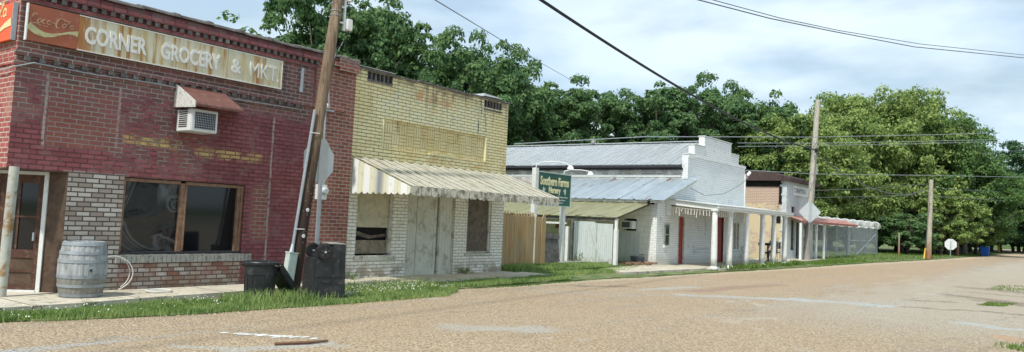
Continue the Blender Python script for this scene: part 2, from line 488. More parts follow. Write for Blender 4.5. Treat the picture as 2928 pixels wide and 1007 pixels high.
def yellow_brick():
    m = MT('painted_yellow_brick'); x, y, z = m.world()
    n1 = m.noise(1.1, 5, 0.6); n2 = m.noise(3.4, 5, 0.65); n3 = m.noise(16, 3, 0.6)
    jit = (m.noise(2.2, 5, 0.7)-0.5)*0.6
    yl = m.mix(n1.ss(0.40, 0.60), (0.70, 0.61, 0.31), (0.76, 0.73, 0.47))
    cy, f, _ = brickwork(m, x+y, z, (0.76, 0.70, 0.41), (0.68, 0.60, 0.33), (0.34, 0.29, 0.16), bw=0.26, bh=0.0745, ms=0.0085)
    cw, _, _ = brickwork(m, x+y, z, (0.70, 0.70, 0.50), (0.66, 0.66, 0.42), (0.20, 0.20, 0.14), bw=0.26, bh=0.0745, ms=0.0085)
    c = m.mix(0.35, cy, yl)
    c = m.mix(f*0.5, c, (0.26, 0.21, 0.11))
    hl = ((((z+(m.noise(6, 2)-0.5)*0.014)/0.0745).mod(1.0)-0.5).abs()).ss(0.40, 0.47)
    c = m.mix(hl*m.noise(2.3, 5, 0.7).ss(0.36, 0.55, 0.35, 1.0)*0.9, c, (0.13, 0.105, 0.055))
    pale = box_mask(x, z, 11.6, 15.6, 3.55, 4.3, 0.3, jit)*n2.ss(0.36, 0.55)
    c = m.mix(pale*0.9, c, cw)
    # orange-brown stains below the sign panel and at the corner
    c = m.mix(box_mask(x, z, 11.0, 16.5, 2.5, 3.1, 0.3, jit)*n2.ss(0.5, 0.66)*0.6, c, (0.50, 0.31, 0.11))
    c = m.mix(box_mask(x, z, 12.9, 14.2, 4.15, 4.45, 0.06, jit*0.4)*n2.ss(0.42, 0.55)*0.7, c, (0.55, 0.30, 0.14))
    # peeling spots of dark brick
    c = m.mix(n3.ss(0.60, 0.68)*n1.ss(0.46, 0.6)*0.7, c, (0.20, 0.15, 0.09))
    st = m.noise(1.0, 4, 0.6, vec=m.vec(x*10, y*9, z*0.9))
    c = m.mix(st.ss(0.52, 0.68)*z.ss(3.4, 4.5)*0.65, c, (0.15, 0.13, 0.09))
    c = m.mix((z+jit*0.3).ss(4.36, 4.50)*n2.ss(0.42, 0.58)*0.6, c, (0.11, 0.10, 0.085))
    c = m.mix(st.ss(0.60, 0.66)*(x-15.2).abs().ss(0.2, 0.5, 1, 0)*z.ss(3.5, 3.8)*0.9, c, (0.08, 0.06, 0.04))
    # lower storey: white paint, worn to brick near the ground
    lw, _, _ = brickwork(m, x+y, z, (0.80, 0.81, 0.76), (0.74, 0.74, 0.66), (0.34, 0.33, 0.28), bw=0.22, bh=0.0745, ms=0.007)
    low = z.ss(2.42, 2.46, 1, 0)
    lc = m.mix(n2.ss(0.55, 0.68)*0.5, lw, (0.35, 0.32, 0.24))
    worn, _, _ = brickwork(m, x+y, z, (0.34, 0.24, 0.17), (0.26, 0.24, 0.19), (0.30, 0.30, 0.25), bw=0.22, bh=0.0745, ms=0.010)
    lc = m.mix((z+jit*0.5).ss(0.15, 0.50, 1, 0)*n2.ss(0.40, 0.52)*0.9, lc, worn)
    lc = m.mix(n3.ss(0.62, 0.70)*0.6, lc, (0.22, 0.19, 0.14))
    c = m.mix(low, c, lc)
    m.bump((1-f)+n3*0.3, 0.013, 1.0)
    MATS['painted_yellow_brick'] = m.done(c, 0.8, spec=0.2)
yellow_brick()

def panel_brick():
    # basket-weave of bricks set upright and flat in alternate squares
    m = MT('basket_weave_brick'); x, y, z = m.world()
    cell = 0.235
    cx, cz = (x/cell).floor(), (z/cell).floor()
    odd = (cx+cz).mod(2.0)
    a = (x/(cell/3)).mod(1.0); b = (z/(cell/3)).mod(1.0)
    la = (a-0.5).abs().ss(0.36, 0.46); lb = (b-0.5).abs().ss(0.36, 0.46)
    g = (((x/cell).mod(1.0)-0.5).abs().max(((z/cell).mod(1.0)-0.5).abs())).ss(0.46, 0.49)
    gap = (odd*la+(1-odd)*lb).max(g)
    n = m.noise(4, 5, 0.65); n2 = m.noise(1.7, 4)
    c = m.mix(n2.ss(0.4, 0.6), (0.62, 0.52, 0.26), (0.68, 0.61, 0.36))
    c = m.mix(n.ss(0.55, 0.7)*0.5, c, (0.46, 0.30, 0.13))
    c = m.mix(gap*n.ss(0.30, 0.55, 0.5, 1.0), c, (0.27, 0.21, 0.10))
    st = m.noise(1.0, 4, 0.6, vec=m.vec(x*9, y*9, z*1.4))
    c = m.mix(st.ss(0.56, 0.68)*z.ss(3.1, 3.6)*0.7, c, (0.12, 0.09, 0.05))
    m.bump(1-gap, 0.008, 0.8)
    MATS['basket_weave_brick'] = m.done(c, 0.8, spec=0.2)
panel_brick()

def white_brick():
    m = MT('white_painted_brick'); x, y, z = m.world()
    c, f, _ = brickwork(m, x+y, z, (0.82, 0.84, 0.83), (0.76, 0.79, 0.79), (0.62, 0.65, 0.66), bw=0.22, bh=0.085, ms=0.011)
    n1 = m.noise(0.9, 5, 0.6); n2 = m.noise(4, 5, 0.65); n3 = m.noise(13, 3)
    c = m.mix(n1.ss(0.50, 0.66)*0.35, c, (0.56, 0.62, 0.65))
    c = m.mix(n2.ss(0.60, 0.68)*0.5, c, (0.38, 0.37, 0.33))
    c = m.mix((z+(n1-0.5)*0.8).ss(0.1, 0.5, 1, 0)*0.5, c, (0.40, 0.38, 0.28))
    m.bump((1-f)+n3*0.5, 0.014, 0.9)
    MATS['white_painted_brick'] = m.done(c, 0.75, spec=0.25)
white_brick()

def block_wall():
    m = MT('cream_block_wall'); x, y, z = m.world()
    c, f, _ = brickwork(m, x+y, z, (0.72, 0.73, 0.66), (0.68, 0.69, 0.62), (0.56, 0.56, 0.51), bw=0.42, bh=0.205, ms=0.010)
    n1 = m.noise(0.9, 5, 0.6); n2 = m.noise(5, 5, 0.65)
    c = m.mix(n1.ss(0.5, 0.62)*0.4, c, (0.50, 0.49, 0.38))
    c = m.mix(n2.ss(0.62, 0.70)*0.4, c, (0.36, 0.35, 0.28))
    m.bump((1-f)+n2*0.3, 0.008, 0.6)
    MATS['cream_block_wall'] = m.done(c, 0.8, spec=0.2)
block_wall()

def peeling_wall():
    m = MT('peeling_side_brick'); x, y, z = m.world()
    a, f, _ = brickwork(m, x+y, z, (0.40, 0.37, 0.33), (0.24, 0.20, 0.18), (0.48, 0.47, 0.44), ms=0.012)
    n1 = m.noise(1.2, 5, 0.7); n2 = m.noise(5, 4)
    c = m.mix(n1.ss(0.50, 0.58)*0.85, a, (0.60, 0.60, 0.56))
    c = m.mix(n2.ss(0.60, 0.66)*0.6, c, (0.55, 0.36, 0.12))
    MATS['peeling_side_brick'] = m.done(c, 0.85, spec=0.2)
peeling_wall()

def third_side():
    m = MT('plastered_peach_brick'); x, y, z = m.world()
    a, f, _ = brickwork(m, y, z, (0.46, 0.29, 0.22), (0.40, 0.27, 0.21), (0.58, 0.50, 0.40), bh=0.085, ms=0.016)
    n1 = m.noise(1.3, 6, 0.7); n2 = m.noise(5, 4)
    low = (z+(n1-0.5)*0.55).ss(2.86, 2.92, 1, 0)
    lowpatch = low*(m.noise(1.7, 6, 0.7).ss(0.53, 0.57, 1, 0)).max(0.0)
    c = m.mix(lowpatch*0.9, a, (0.60, 0.50, 0.32))
    c = m.mix(n2.ss(0.58, 0.7)*0.4, c, (0.56, 0.46, 0.33))
    m.bump((1-f)*(1-low), 0.01, 0.7)
    MATS['plastered_peach_brick'] = m.done(c, 0.85, spec=0.2)
third_side()

def stucco():
    m = MT('old_white_stucco'); x, y, z = m.world()
    n1 = m.noise(1.4, 6, 0.65); n2 = m.noise(6, 5)
    c = m.mix(n1.ss(0.4, 0.6), (0.58, 0.62, 0.63), (0.50, 0.54, 0.56))
    c = m.mix(n2.ss(0.58, 0.66)*0.5, c, (0.28, 0.29, 0.28))
    MATS['old_white_stucco'] = m.done(c, 0.8, spec=0.2)
stucco()

def metal_roof(name, c1, c2, rust, rustamt, streakaxis='x'):
    m = MT(name); x, y, z = m.world()
    n = m.noise(1.2, 5, 0.6, vec=m.vec(x*0.8, y*4.0, z)); n2 = m.noise(7, 4)
    c = m.mix(n.ss(0.35, 0.65), c1, c2)
    c = m.mix(n2.ss(0.5, 0.7)*0.3, c, tuple(q*0.8 for q in c1))
    r = m.noise(1.0, 5, 0.65, vec=m.vec(x*0.7, y*2.8, z*0.5))
    c = m.mix(r.ss(0.60, 0.66)*rustamt, c, rust)
    MATS[name] = m.done(c, 0.5, metal=0.15, spec=0.4)
metal_roof('grey_roof_metal', (0.58, 0.63, 0.65), (0.66, 0.70, 0.72), (0.46, 0.48, 0.48), 0.3)
metal_roof('blue_grey_roof_metal', (0.52, 0.61, 0.67), (0.60, 0.68, 0.73), (0.30, 0.15, 0.10), 0.8)
metal_roof('mossy_roof_metal', (0.44, 0.44, 0.26), (0.54, 0.53, 0.35), (0.30, 0.29, 0.17), 0.7)
metal_roof('red_roof_metal', (0.42, 0.16, 0.13), (0.52, 0.26, 0.22), (0.6, 0.5, 0.45), 0.6)
def panel_metal():
    m = MT('pale_corrugated'); x, y, z = m.world()
    n = m.noise(1.5, 5, 0.6, vec=m.vec(x*2, y*6, z*0.8)); n2 = m.noise(9, 4)
    c = m.mix(n.ss(0.35, 0.65), (0.52, 0.58, 0.58), (0.60, 0.64, 0.62))
    c = m.mix(n2.ss(0.55, 0.7)*0.4, c, (0.40, 0.42, 0.38))
    c = m.mix(z.ss(0.12, 0.4, 1, 0)*n2.ss(0.4, 0.5)*0.6, c, (0.30, 0.27, 0.18))
    MATS['pale_corrugated'] = m.done(c, 0.5, metal=0.1)
panel_metal()
def awning_mat():
    m = MT('striped_awning_metal'); x, y, z = m.world()
    s = (x/0.159).mod(1.0)
    stripe = (s-0.5).abs().ss(0.14, 0.2)
    n = m.noise(1.5, 5, 0.6, vec=m.vec(x*5, y*1.3, z)); n2 = m.noise(10, 4)
    c = m.mix(stripe, (0.70, 0.67, 0.50), (0.78, 0.77, 0.68))
    c = m.mix(n.ss(0.50, 0.66)*0.6, c, (0.42, 0.37, 0.27))
    c = m.mix(n2.ss(0.56, 0.7)*0.4, c, (0.26, 0.24, 0.19))
    c = m.mix((s-0.5).abs().ss(0.40, 0.46)*0.75, c, (0.20, 0.175, 0.12))
    MATS['striped_awning_metal'] = m.done(c, 0.55, spec=0.3)
    m = MT('valance_metal'); x, y, z = m.world()
    n = m.noise(9, 5, 0.65)
    c = m.mix(n.ss(0.42, 0.62), (0.55, 0.54, 0.45), (0.20, 0.18, 0.14))
    MATS['valance_metal'] = m.done(c, 0.6, spec=0.3)
    m = MT('side_stripe_metal'); x, y, z = m.world()
    s = (y/0.36).mod(1.0)
    stripe = (s-0.5).abs().ss(0.24, 0.26)
    n = m.noise(5, 5, 0.6)
    c = m.mix(stripe, (0.70, 0.70, 0.54), (0.82, 0.84, 0.83))
    c = m.mix(n.ss(0.56, 0.7)*0.35, c, (0.4, 0.4, 0.33))
    MATS['side_stripe_metal'] = m.done(c, 0.55, spec=0.3)
awning_mat()

def glass(name, base=(0.010, 0.011, 0.013), rough=0.06, warp=0.0):
    m = MT(name); x, y, z = m.world()
    if warp:
        n = m.noise(1.6, 4, 0.5, dist=1.2)
        film = m.noise(0.85, 2, 0.4, dist=1.9)
        c = m.mix((film-0.50).abs().ss(0.0, 0.05, 1, 0)*0.16+(film-0.60).abs().ss(0.0, 0.02, 1, 0)*0.14+film.ss(0.5, 0.7)*0.05, base, (0.45, 0.45, 0.45))  # curved highlights on the plastic film are painted into the pane colour
        m.bump(n, 0.05, warp)
    else:
        c = base
    MATS[name] = m.done(c, rough, spec=0.6)
glass('dark_glass')
glass('film_glass', warp=0.35, rough=0.12)
glass('far_glass', (0.02, 0.025, 0.03))

def wood_pole(name, top, bot, zswap, streak=(0.05, 0.03, 0.02)):
    m = MT(name); m.world(); x, y, z = m.world()
    n = m.noise(1.0, 6, 0.6, vec=m.vec(x*22, y*22, z*1.3)); n2 = m.noise(1.0, 5, 0.7, vec=m.vec(x*9, y*9, z*0.9))
    n3 = m.noise(1.0, 3, 0.5, vec=m.vec(x*40, y*40, z*2.5))
    c = m.mix((z+(n2-0.5)*2.4).ss(zswap-0.9, zswap+0.9), bot, top)
    c = m.mix(n.ss(0.45, 0.65)*0.6, c, streak)
    c = m.mix(n2.ss(0.54, 0.62)*0.5*z.ss(zswap-1, zswap+1), c, (0.40, 0.33, 0.22))
    c = m.mix(n3.ss(0.60, 0.68)*0.7, c, tuple(q*0.5 for q in streak))
    m.bump(n, 0.015, 0.8)
    MATS[name] = m.done(c, 0.85, spec=0.2)
wood_pole('pole_wood', (0.215, 0.160, 0.110), (0.042, 0.028, 0.022), 2.5, (0.085, 0.05, 0.033))
wood_pole('grey_pole_wood', (0.42, 0.40, 0.35), (0.33, 0.30, 0.25), 1.5, (0.22, 0.2, 0.16))
wood_pole('tan_pole_wood', (0.40, 0.37, 0.30), (0.30, 0.13, 0.07), 0.9, (0.22, 0.18, 0.12))

def fence_wood():
    m = MT('fence_wood'); x, y, z = m.world()
    bid = ((x+y*0.0)/0.141).floor()
    v = m.noise(3.7, 1, 0.5, vec=m.vec(bid*3.17, 0.0, 0.0))
    n = m.noise(1.0, 5, 0.6, vec=m.vec(x*25, y*25, z*1.6)); n2 = m.noise(2.5, 5)
    c = m.mix(v.ss(0.3, 0.7), (0.36, 0.24, 0.115), (0.45, 0.33, 0.175))
    c = m.mix(n.ss(0.5, 0.7)*0.5, c, (0.20, 0.12, 0.06))
    c = m.mix(n2.ss(0.5, 0.66)*0.5, c, (0.34, 0.28, 0.20))
    MATS['fence_wood'] = m.done(c, 0.85, spec=0.2)
fence_wood()

def rusty_sign():
    m = MT('rust_streaked_sign'); x, y, z = m.world()
    n = m.noise(3, 5, 0.6)
    st = m.noise(1.0, 5, 0.6, vec=m.vec(x*8, y, z*0.7))
    st2 = m.noise(1.0, 4, 0.6, vec=m.vec(x*2.2, y, z*0.4))
    c = m.mix(n.ss(0.4, 0.6), (0.62, 0.62, 0.50), (0.56, 0.56, 0.41))
    c = m.mix(st.ss(0.44, 0.58)*st2.ss(0.38, 0.56)*0.75, c, (0.50, 0.36, 0.15))
    c = m.mix(st.ss(0.54, 0.64)*st2.ss(0.44, 0.58)*0.9, c, (0.34, 0.15, 0.05))
    left = x.ss(5.35, 5.75, 1, 0)
    c = m.mix(left*st.ss(0.40, 0.50), c, (0.36, 0.17, 0.06))
    for sx in (6.52, 7.85):
        c = m.mix((x-sx).abs().ss(0.006, 0.012, 1, 0)*0.7, c, (0.30, 0.28, 0.2))
    MATS['rust_streaked_sign'] = m.done(c, 0.6, spec=0.3)
    m = MT('faded_red_sign'); x, y, z = m.world()
    n = m.noise(3, 5, 0.6); n2 = m.noise(12, 4, 0.6)
    c = m.mix(n.ss(0.35, 0.65), (0.36, 0.115, 0.065), (0.31, 0.11, 0.07))
    c = m.mix(n2.ss(0.55, 0.7)*0.4, c, (0.38, 0.20, 0.14))
    MATS['faded_red_sign'] = m.done(c, 0.65, spec=0.25)
rusty_sign()

def road_mat():
    m = MT('chip_seal_road'); x, y, z = m.world()
    # chips are finer than a pixel far off, so keep two scales of grain
    g = m.noise(26, 4, 0.7); g2 = m.noise(9, 5, 0.75); big = m.noise(0.32, 5, 0.6)
    st = m.noise(1.0, 6, 0.65, vec=m.vec(x*0.20, y*0.95, z)); st2 = m.noise(1.0, 6, 0.7, vec=m.vec(x*0.10+7, y*0.8+3, z))
    vd, vn = m.voro(30)
    c = m.mix(big.ss(0.35, 0.65), (0.52, 0.405, 0.265), (0.555, 0.46, 0.32))
    c = m.mix(st.ss(0.52, 0.64)*0.8, c, (0.40, 0.385, 0.34))
    c = m.mix((y+(big-0.5)*4+(st-0.5)*5).ss(4.6, 6.2, 1, 0)*x.ss(10, 17)*0.65, c, (0.42, 0.41, 0.355))
    c = m.mix(((y+(x-16.5)*1.05-6.0+(st2-0.5)*2.2).abs().ss(0.12, 0.5, 1, 0))*x.ss(12.5, 14)*x.ss(18.5, 21, 1, 0)*0.75, c, (0.44, 0.47, 0.46))
    c = m.mix(g2.ss(0.40, 0.62)*0.55, c, (0.52, 0.42, 0.28))
    c = m.mix(vd.ss(0.28, 0.70)*0.72, c, (0.20, 0.14, 0.085))
    g3 = m.noise(13, 2, 0.5, dist=2.0)
    c = m.mix((g3-0.5).abs().ss(0.0, 0.05, 1, 0)*0.5, c, (0.21, 0.155, 0.10))
    c = m.mix(g.ss(0.50, 0.64)*0.5, c, (0.66, 0.56, 0.41))
    c = m.mix(st2.ss(0.615, 0.66)*0.8, c, (0.37, 0.39, 0.38))
    c = m.mix(g.ss(0.28, 0.40, 1, 0)*0.6, c, (0.16, 0.12, 0.08))
    # pinker strip of newer chips down the far lane
    c = m.mix(x.ss(14, 24)*(y+(big-0.5)*3).ss(4.0, 5.5)*(y).ss(9.2, 9.7, 1, 0)*0.35, c, (0.42, 0.30, 0.20))
    wx = (m.noise(1.0, 4, 0.6, vec=m.vec(x*0.5, y*1.6, z))-0.5); wy = (m.noise(1.0, 5, 0.65, vec=m.vec(x*0.4+9, y*1.8, z))-0.5)
    fr = (m.noise(1.0, 5, 0.75, vec=m.vec(x*1.1, y*3.0, z))-0.5)
    def seg(ax, ay, bx, by, w0, w1, amt=1.0):
        """distance to a line on the ground, wobbled, as a soft ragged stripe"""
        dx, dy = bx-ax, by-ay; L2 = dx*dx+dy*dy
        px, py = x+wx*1.2-ax, y+wy*0.9-ay
        t_ = ((px*dx+py*dy)/L2).max(0.0).min(1.0)
        ex, ey = px-t_*dx, py-t_*dy
        d = (ex*ex+ey*ey).pow(0.5)+fr*w1*1.3
        return d.ss(w0, w1, 1, 0)*amt
    pale = (y-11.45+x*0.062+wy*0.8).abs().ss(0.25, 0.7, 1, 0)*x.ss(12, 14)
    c = m.mix(pale*0.55, c, (0.56, 0.49, 0.36))
    rt = (y-5.0+x*0.02+wy*4.5).ss(-0.6, 0.8, 1, 0)*x.ss(11, 18)
    c = m.mix(rt*0.45, c, (0.47, 0.45, 0.385))
    gl = seg(16.0, 7.05, 16.9, 6.0, 0.10, 0.30).max(seg(16.9, 6.0, 17.7, 4.9, 0.12, 0.36)).max(seg(17.7, 4.9, 18.2, 3.4, 0.16, 0.50))
    gl = gl.max(seg(16.3, 8.15, 18.3, 7.75, 0.05, 0.28, 0.7)).max(seg(15.9, 1.6, 15.8, 0.4, 0.1, 0.4, 0.8)).max(seg(5.0, 7.15, 5.9, 6.75, 0.06, 0.26, 0.7)).max(seg(8.1, 6.9, 8.9, 6.0, 0.08, 0.4, 0.6)).max(seg(4.6, 7.75, 5.0, 7.3, 0.02, 0.12, 0.7))
    c = m.mix(gl*0.8, c, (0.43, 0.475, 0.47))
    c = m.mix(seg(17.1, 7.25, 21.8, 6.85, 0.16, 0.40, 0.85), c, (0.31, 0.205, 0.155))
    c = m.mix(seg(15.6, 9.4, 16.7, 8.8, 0.08, 0.3, 0.8), c, (0.20, 0.165, 0.13))
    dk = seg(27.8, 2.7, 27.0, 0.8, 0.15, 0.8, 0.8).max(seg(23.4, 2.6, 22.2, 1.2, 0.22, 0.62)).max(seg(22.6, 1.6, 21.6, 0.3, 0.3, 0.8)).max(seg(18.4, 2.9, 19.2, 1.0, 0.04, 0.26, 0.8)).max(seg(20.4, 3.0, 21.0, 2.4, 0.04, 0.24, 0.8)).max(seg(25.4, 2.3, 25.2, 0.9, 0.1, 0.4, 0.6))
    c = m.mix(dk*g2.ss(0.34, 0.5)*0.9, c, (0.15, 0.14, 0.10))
    c = m.mix(seg(14.2, 0.9, 13.7, 0.0, 0.1, 0.5, 0.7), c, (0.46, 0.30, 0.18))
    edg = (y+wy*0.35-9.78+(x-7)*0.04).abs().ss(0.03, 0.12, 1, 0)*x.ss(5.0, 6.0)*x.ss(10, 11, 1, 0)
    c = m.mix(edg*0.6, c, (0.17, 0.14, 0.11))
    lane = (m.noise(1.0, 3, 0.5, vec=m.vec(x*0.05, y*0.55+2, z))).ss(0.40, 0.60)
    c = m.mix(lane*0.30, c, (0.40, 0.31, 0.22))
    crk = (m.noise(0.35, 7, 0.62, dist=0.5)-0.5).abs().ss(0.0, 0.0035, 1, 0)*m.noise(0.4, 2).ss(0.5, 0.6)
    c = m.mix(crk*0.7, c, (0.14, 0.12, 0.09))
    pot = m.noise(0.55, 6, 0.7, dist=0.8)
    c = m.mix(pot.ss(0.60, 0.68)*0.5, c, (0.50, 0.47, 0.40))
    # dark wet-looking edge and cracks
    cr_ = (m.noise(1.0, 5, 0.6, vec=m.vec(x*0.35+11, y*1.4, z))-0.5).abs().ss(0.0, 0.012, 1, 0)*st2.ss(0.5, 0.6)
    c = m.mix(cr_*0.5, c, (0.17, 0.14, 0.11))
    edge = (y+(big-0.5)*0.6).ss(9.35, 9.75)*g2.ss(0.40, 0.6)
    c = m.mix(edge*0.30, c, (0.22, 0.19, 0.15))
    m.bump(vd*0.7+g*0.6+g3*1.2, 0.03, 1.0)
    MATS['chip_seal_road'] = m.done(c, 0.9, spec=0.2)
    m = MT('old_concrete'); x, y, z = m.world()
    n = m.noise(1.3, 6, 0.65); n2 = m.noise(7, 5, 0.7); n3 = m.noise(24, 3)
    c = m.mix(n.ss(0.35, 0.65), (0.55, 0.50, 0.40), (0.46, 0.43, 0.35))
    c = m.mix(n2.ss(0.52, 0.66)*0.5, c, (0.34, 0.32, 0.26))
    k = (m.noise(0.9, 6, 0.6, dist=0.6)-0.5).abs().ss(0.0, 0.010, 1, 0)
    c = m.mix(k*0.8, c, (0.10, 0.10, 0.06))
    c = m.mix((m.noise(2.2, 6, 0.7)).ss(0.58, 0.64)*0.7, c, (0.16, 0.19, 0.07))
    j = ((x/1.5).mod(1.0)-0.5).abs().ss(0.485, 0.493)
    c = m.mix(j*0.8, c, (0.13, 0.12, 0.08))
    m.bump(n3+n2, 0.01, 0.6)
    MATS['old_concrete'] = m.done(c, 0.9, spec=0.2)
    m = MT('field_ground'); x, y, z = m.world()
    n = m.noise(0.25, 6, 0.65); n2 = m.noise(2.5, 6, 0.7); n3 = m.noise(12, 4)
    c = m.mix(n.ss(0.4, 0.6), (0.055, 0.10, 0.026), (0.085, 0.125, 0.035))
    c = m.mix(n2.ss(0.52, 0.66)*0.6, c, (0.19, 0.17, 0.09))
    c = m.mix(n3.ss(0.5, 0.7)*0.4, c, (0.045, 0.08, 0.02))
    m.bump(n3, 0.05, 1.0)
    MATS['field_ground'] = m.done(c, 0.95, spec=0.1)
road_mat()

def leaf_mat(name, dark, light, trans=0.35, nscale=0.55):
    m = MT(name); m.local()
    g = m.new('ShaderNodeNewGeometry')
    rnd = S(m.t, g.outputs['Random Per Island'])
    n = m.noise(nscale, 3, 0.6, vec=m._objv)
    c = m.mix((rnd*0.55+n*0.9-0.2).ss(0.15, 0.85), dark, light)
    d = m.new('ShaderNodeBsdfDiffuse'); t = m.new('ShaderNodeBsdfTranslucent'); mxs = m.new('ShaderNodeMixShader')
    m.t.links.new(c, d.inputs[0]); m.t.links.new(c, t.inputs[0])
    mxs.inputs[0].default_value = trans
    m.t.links.new(d.outputs[0], mxs.inputs[1]); m.t.links.new(t.outputs[0], mxs.inputs[2])
    m.t.links.new(mxs.outputs[0], m.out.inputs['Surface'])
    MATS[name] = m.mat
leaf_mat('leaf_deep', (0.065, 0.135, 0.065), (0.20, 0.32, 0.135), 0.45)
leaf_mat('leaf_mid', (0.065, 0.135, 0.055), (0.20, 0.32, 0.11), 0.45)
leaf_mat('leaf_yellow', (0.10, 0.18, 0.06), (0.40, 0.50, 0.17), 0.45)
leaf_mat('leaf_blue', (0.045, 0.10, 0.055), (0.11, 0.20, 0.09))
leaf_mat('grass_blade', (0.11, 0.21, 0.06), (0.40, 0.50, 0.19), 0.4, 1.1)
leaf_mat('weed_leaf', (0.09, 0.16, 0.035), (0.20, 0.30, 0.08), 0.3, 2.0)

def chain_mat():
    m = MT('chain_link_mesh'); m.world()
    x, y, z = m.world()
    a = ((x+z)/0.055).mod(1.0); b = ((x-z)/0.055).mod(1.0)
    wire = ((a-0.5).abs().ss(0.36, 0.41)).max((b-0.5).abs().ss(0.36, 0.41))
    tr = m.new('ShaderNodeBsdfTransparent'); mxs = m.new('ShaderNodeMixShader')
    m.done((0.42, 0.46, 0.47), 0.5, 0.3)
    m.t.links.new(wire.v, mxs.inputs[0])
    m.t.links.new(tr.outputs[0], mxs.inputs[1]); m.t.links.new(m.b.outputs[0], mxs.inputs[2])
    m.t.links.new(mxs.outputs[0], m.out.inputs['Surface'])
    MATS['chain_link_mesh'] = m.mat
chain_mat()
def barrel_mat():
    m = MT('barrel_wood'); x, y, z = m.local()
    n = m.noise(1.0, 4, 0.6, vec=m.vec(x*14, y*14, z*2)); n2 = m.noise(5, 5, 0.65, vec=m._objv)
    c = m.mix(n.ss(0.35, 0.65), (0.27, 0.285, 0.29), (0.40, 0.42, 0.425))
    c = m.mix(z.ss(0.22, 0.34, 1, 0)*0.75, c, (0.19, 0.175, 0.14))
    c = m.mix(n2.ss(0.52, 0.66)*0.5, c, (0.13, 0.13, 0.12))
    m.bump(n, 0.01, 0.6)
    MATS['barrel_wood'] = m.done(c, 0.75, spec=0.2)
    simple('barrel_hoop', (0.31, 0.345, 0.37), 0.55, metal=0.3, var=0.15, scale=6, dirt=(0.15, 0.13, 0.1), dirtamt=0.5, local=True)
barrel_mat()
# ------------------------------------------------------------------ ground, road, pavement
def sheet(name, pts, z, mat, kind='structure', jit=0.0, label=None, thick=0.0, seed=1, sub=0.6):
    rnd = random.Random(seed)
    P = []
    n = len(pts)
    for i in range(n):
        a, b = Vector(pts[i][:2]), Vector(pts[(i+1) % n][:2])
        L = (b-a).length
        k = max(1, int(L/sub)) if (jit and len(pts[i]) == 2) else 1
        for j in range(k):
            p = a.lerp(b, j/k)
            if jit and j: p += Vector((rnd.uniform(-jit, jit)*0.5, rnd.uniform(-jit, jit)))
            P.append(p)
    bm = bmesh.new()
    if thick:
        prism(bm, [(p.x, p.y) for p in P], 'z', z-thick, z)
    else:
        bm.faces.new([bm.verts.new((p.x, p.y, z)) for p in P])
    bmesh.ops.triangulate(bm, faces=[f for f in bm.faces if len(f.verts) > 4])
    for f in bm.faces:
        if not thick and f.normal.z < 0: f.normal_flip()
    o = obj(name, bm, mat, fix=bool(thick))
    return tag(o, label, None, kind=kind)
bm = bmesh.new()
bm.faces.new([bm.verts.new(p) for p in ((-400, -400, -0.012), (900, -400, -0.012), (900, 700, -0.012), (-400, 700, -0.012))])
tag(obj('ground', bm, 'field_ground', fix=False), None, None, kind='structure')
edge = [(-60, 10.6), (0, 10.5), (3.9, 10.35), (5.07, 9.98), (6.82, 9.74), (8.74, 9.62), (10.95, 9.58), (11.7, 9.9), (12.3, 10.35), (14.07, 10.1), (17.8, 10.25), (21.05, 9.92), (24.46, 9.85), (32.4, 9.35), (45.2, 8.9), (56.5, 8.1), (76.4, 7.4), (106.3, 6.75), (124, 6.6), (160, 12)]
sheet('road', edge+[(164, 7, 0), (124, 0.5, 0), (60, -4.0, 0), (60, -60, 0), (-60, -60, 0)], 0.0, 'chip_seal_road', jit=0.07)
# pavement slabs, real step above the verge
sheet('sidewalk', [(-20, 11.0), (4.1, 10.95), (5.2, 10.98), (7, 11.2), (7.8, 11.28), (10.1, 11.5), (11.5, 11.42), (12.7, 11.15), (14.9, 11.12), (17.0, 11.2), (17.0, 13.2, 0), (-20, 13.2, 0)], 0.1, 'old_concrete', jit=0.05, thick=0.25, seed=5)
sheet('concrete_apron', [(20.2, 10.75), (25.9, 10.5), (26.0, 12.28, 0), (25.4, 12.9, 0), (23.5, 12.3), (21.5, 12.1)], 0.085, 'old_concrete', jit=0.06, thick=0.2, seed=7)
sheet('porch_slab', [(26.3, 10.15), (35.4, 10.1), (39.0, 11.0), (44.5, 11.1), (44.5, 12.19, 0), (40.5, 12.9, 0), (34.7, 13.6, 0), (26.0, 12.29, 0)], 0.06, 'old_concrete', jit=0.04, thick=0.2, seed=8)
sheet('yard', [(16.6, 12.0), (20.4, 12.15), (25.5, 12.5), (25.5, 24.0, 0), (16.6, 24.0, 0)], 0.115, 'grass_soil', thick=0.25, seed=9)
verge1 = [(-20, 10.5), (3.9, 10.33), (5.07, 9.96), (6.82, 9.72), (8.74, 9.60), (10.95, 9.56), (11.7, 9.88), (12.3, 10.33), (14.07, 10.5), (17.0, 10.6), (17.0, 11.4, 0), (7, 11.5, 0), (-20, 11.3, 0)]
sheet('grass_verge', verge1, 0.018, 'grass_soil', jit=0.05, seed=3, thick=0.2, sub=0.25)
verge2 = [(17.0, 10.45), (21.0, 10.05), (24.5, 10.0), (27, 9.95), (32.4, 9.5), (45.2, 9.1), (56.5, 8.3), (76.4, 7.6), (106, 6.95), (124, 6.8), (170, 14, 0), (170, 40, 0), (46, 40, 0), (45.6, 12.1, 0), (17.0, 12.1, 0)]
sheet('roadside_verge', verge2, 0.016, 'grass_soil', jit=0.16, seed=4, thick=0.2, sub=0.5)

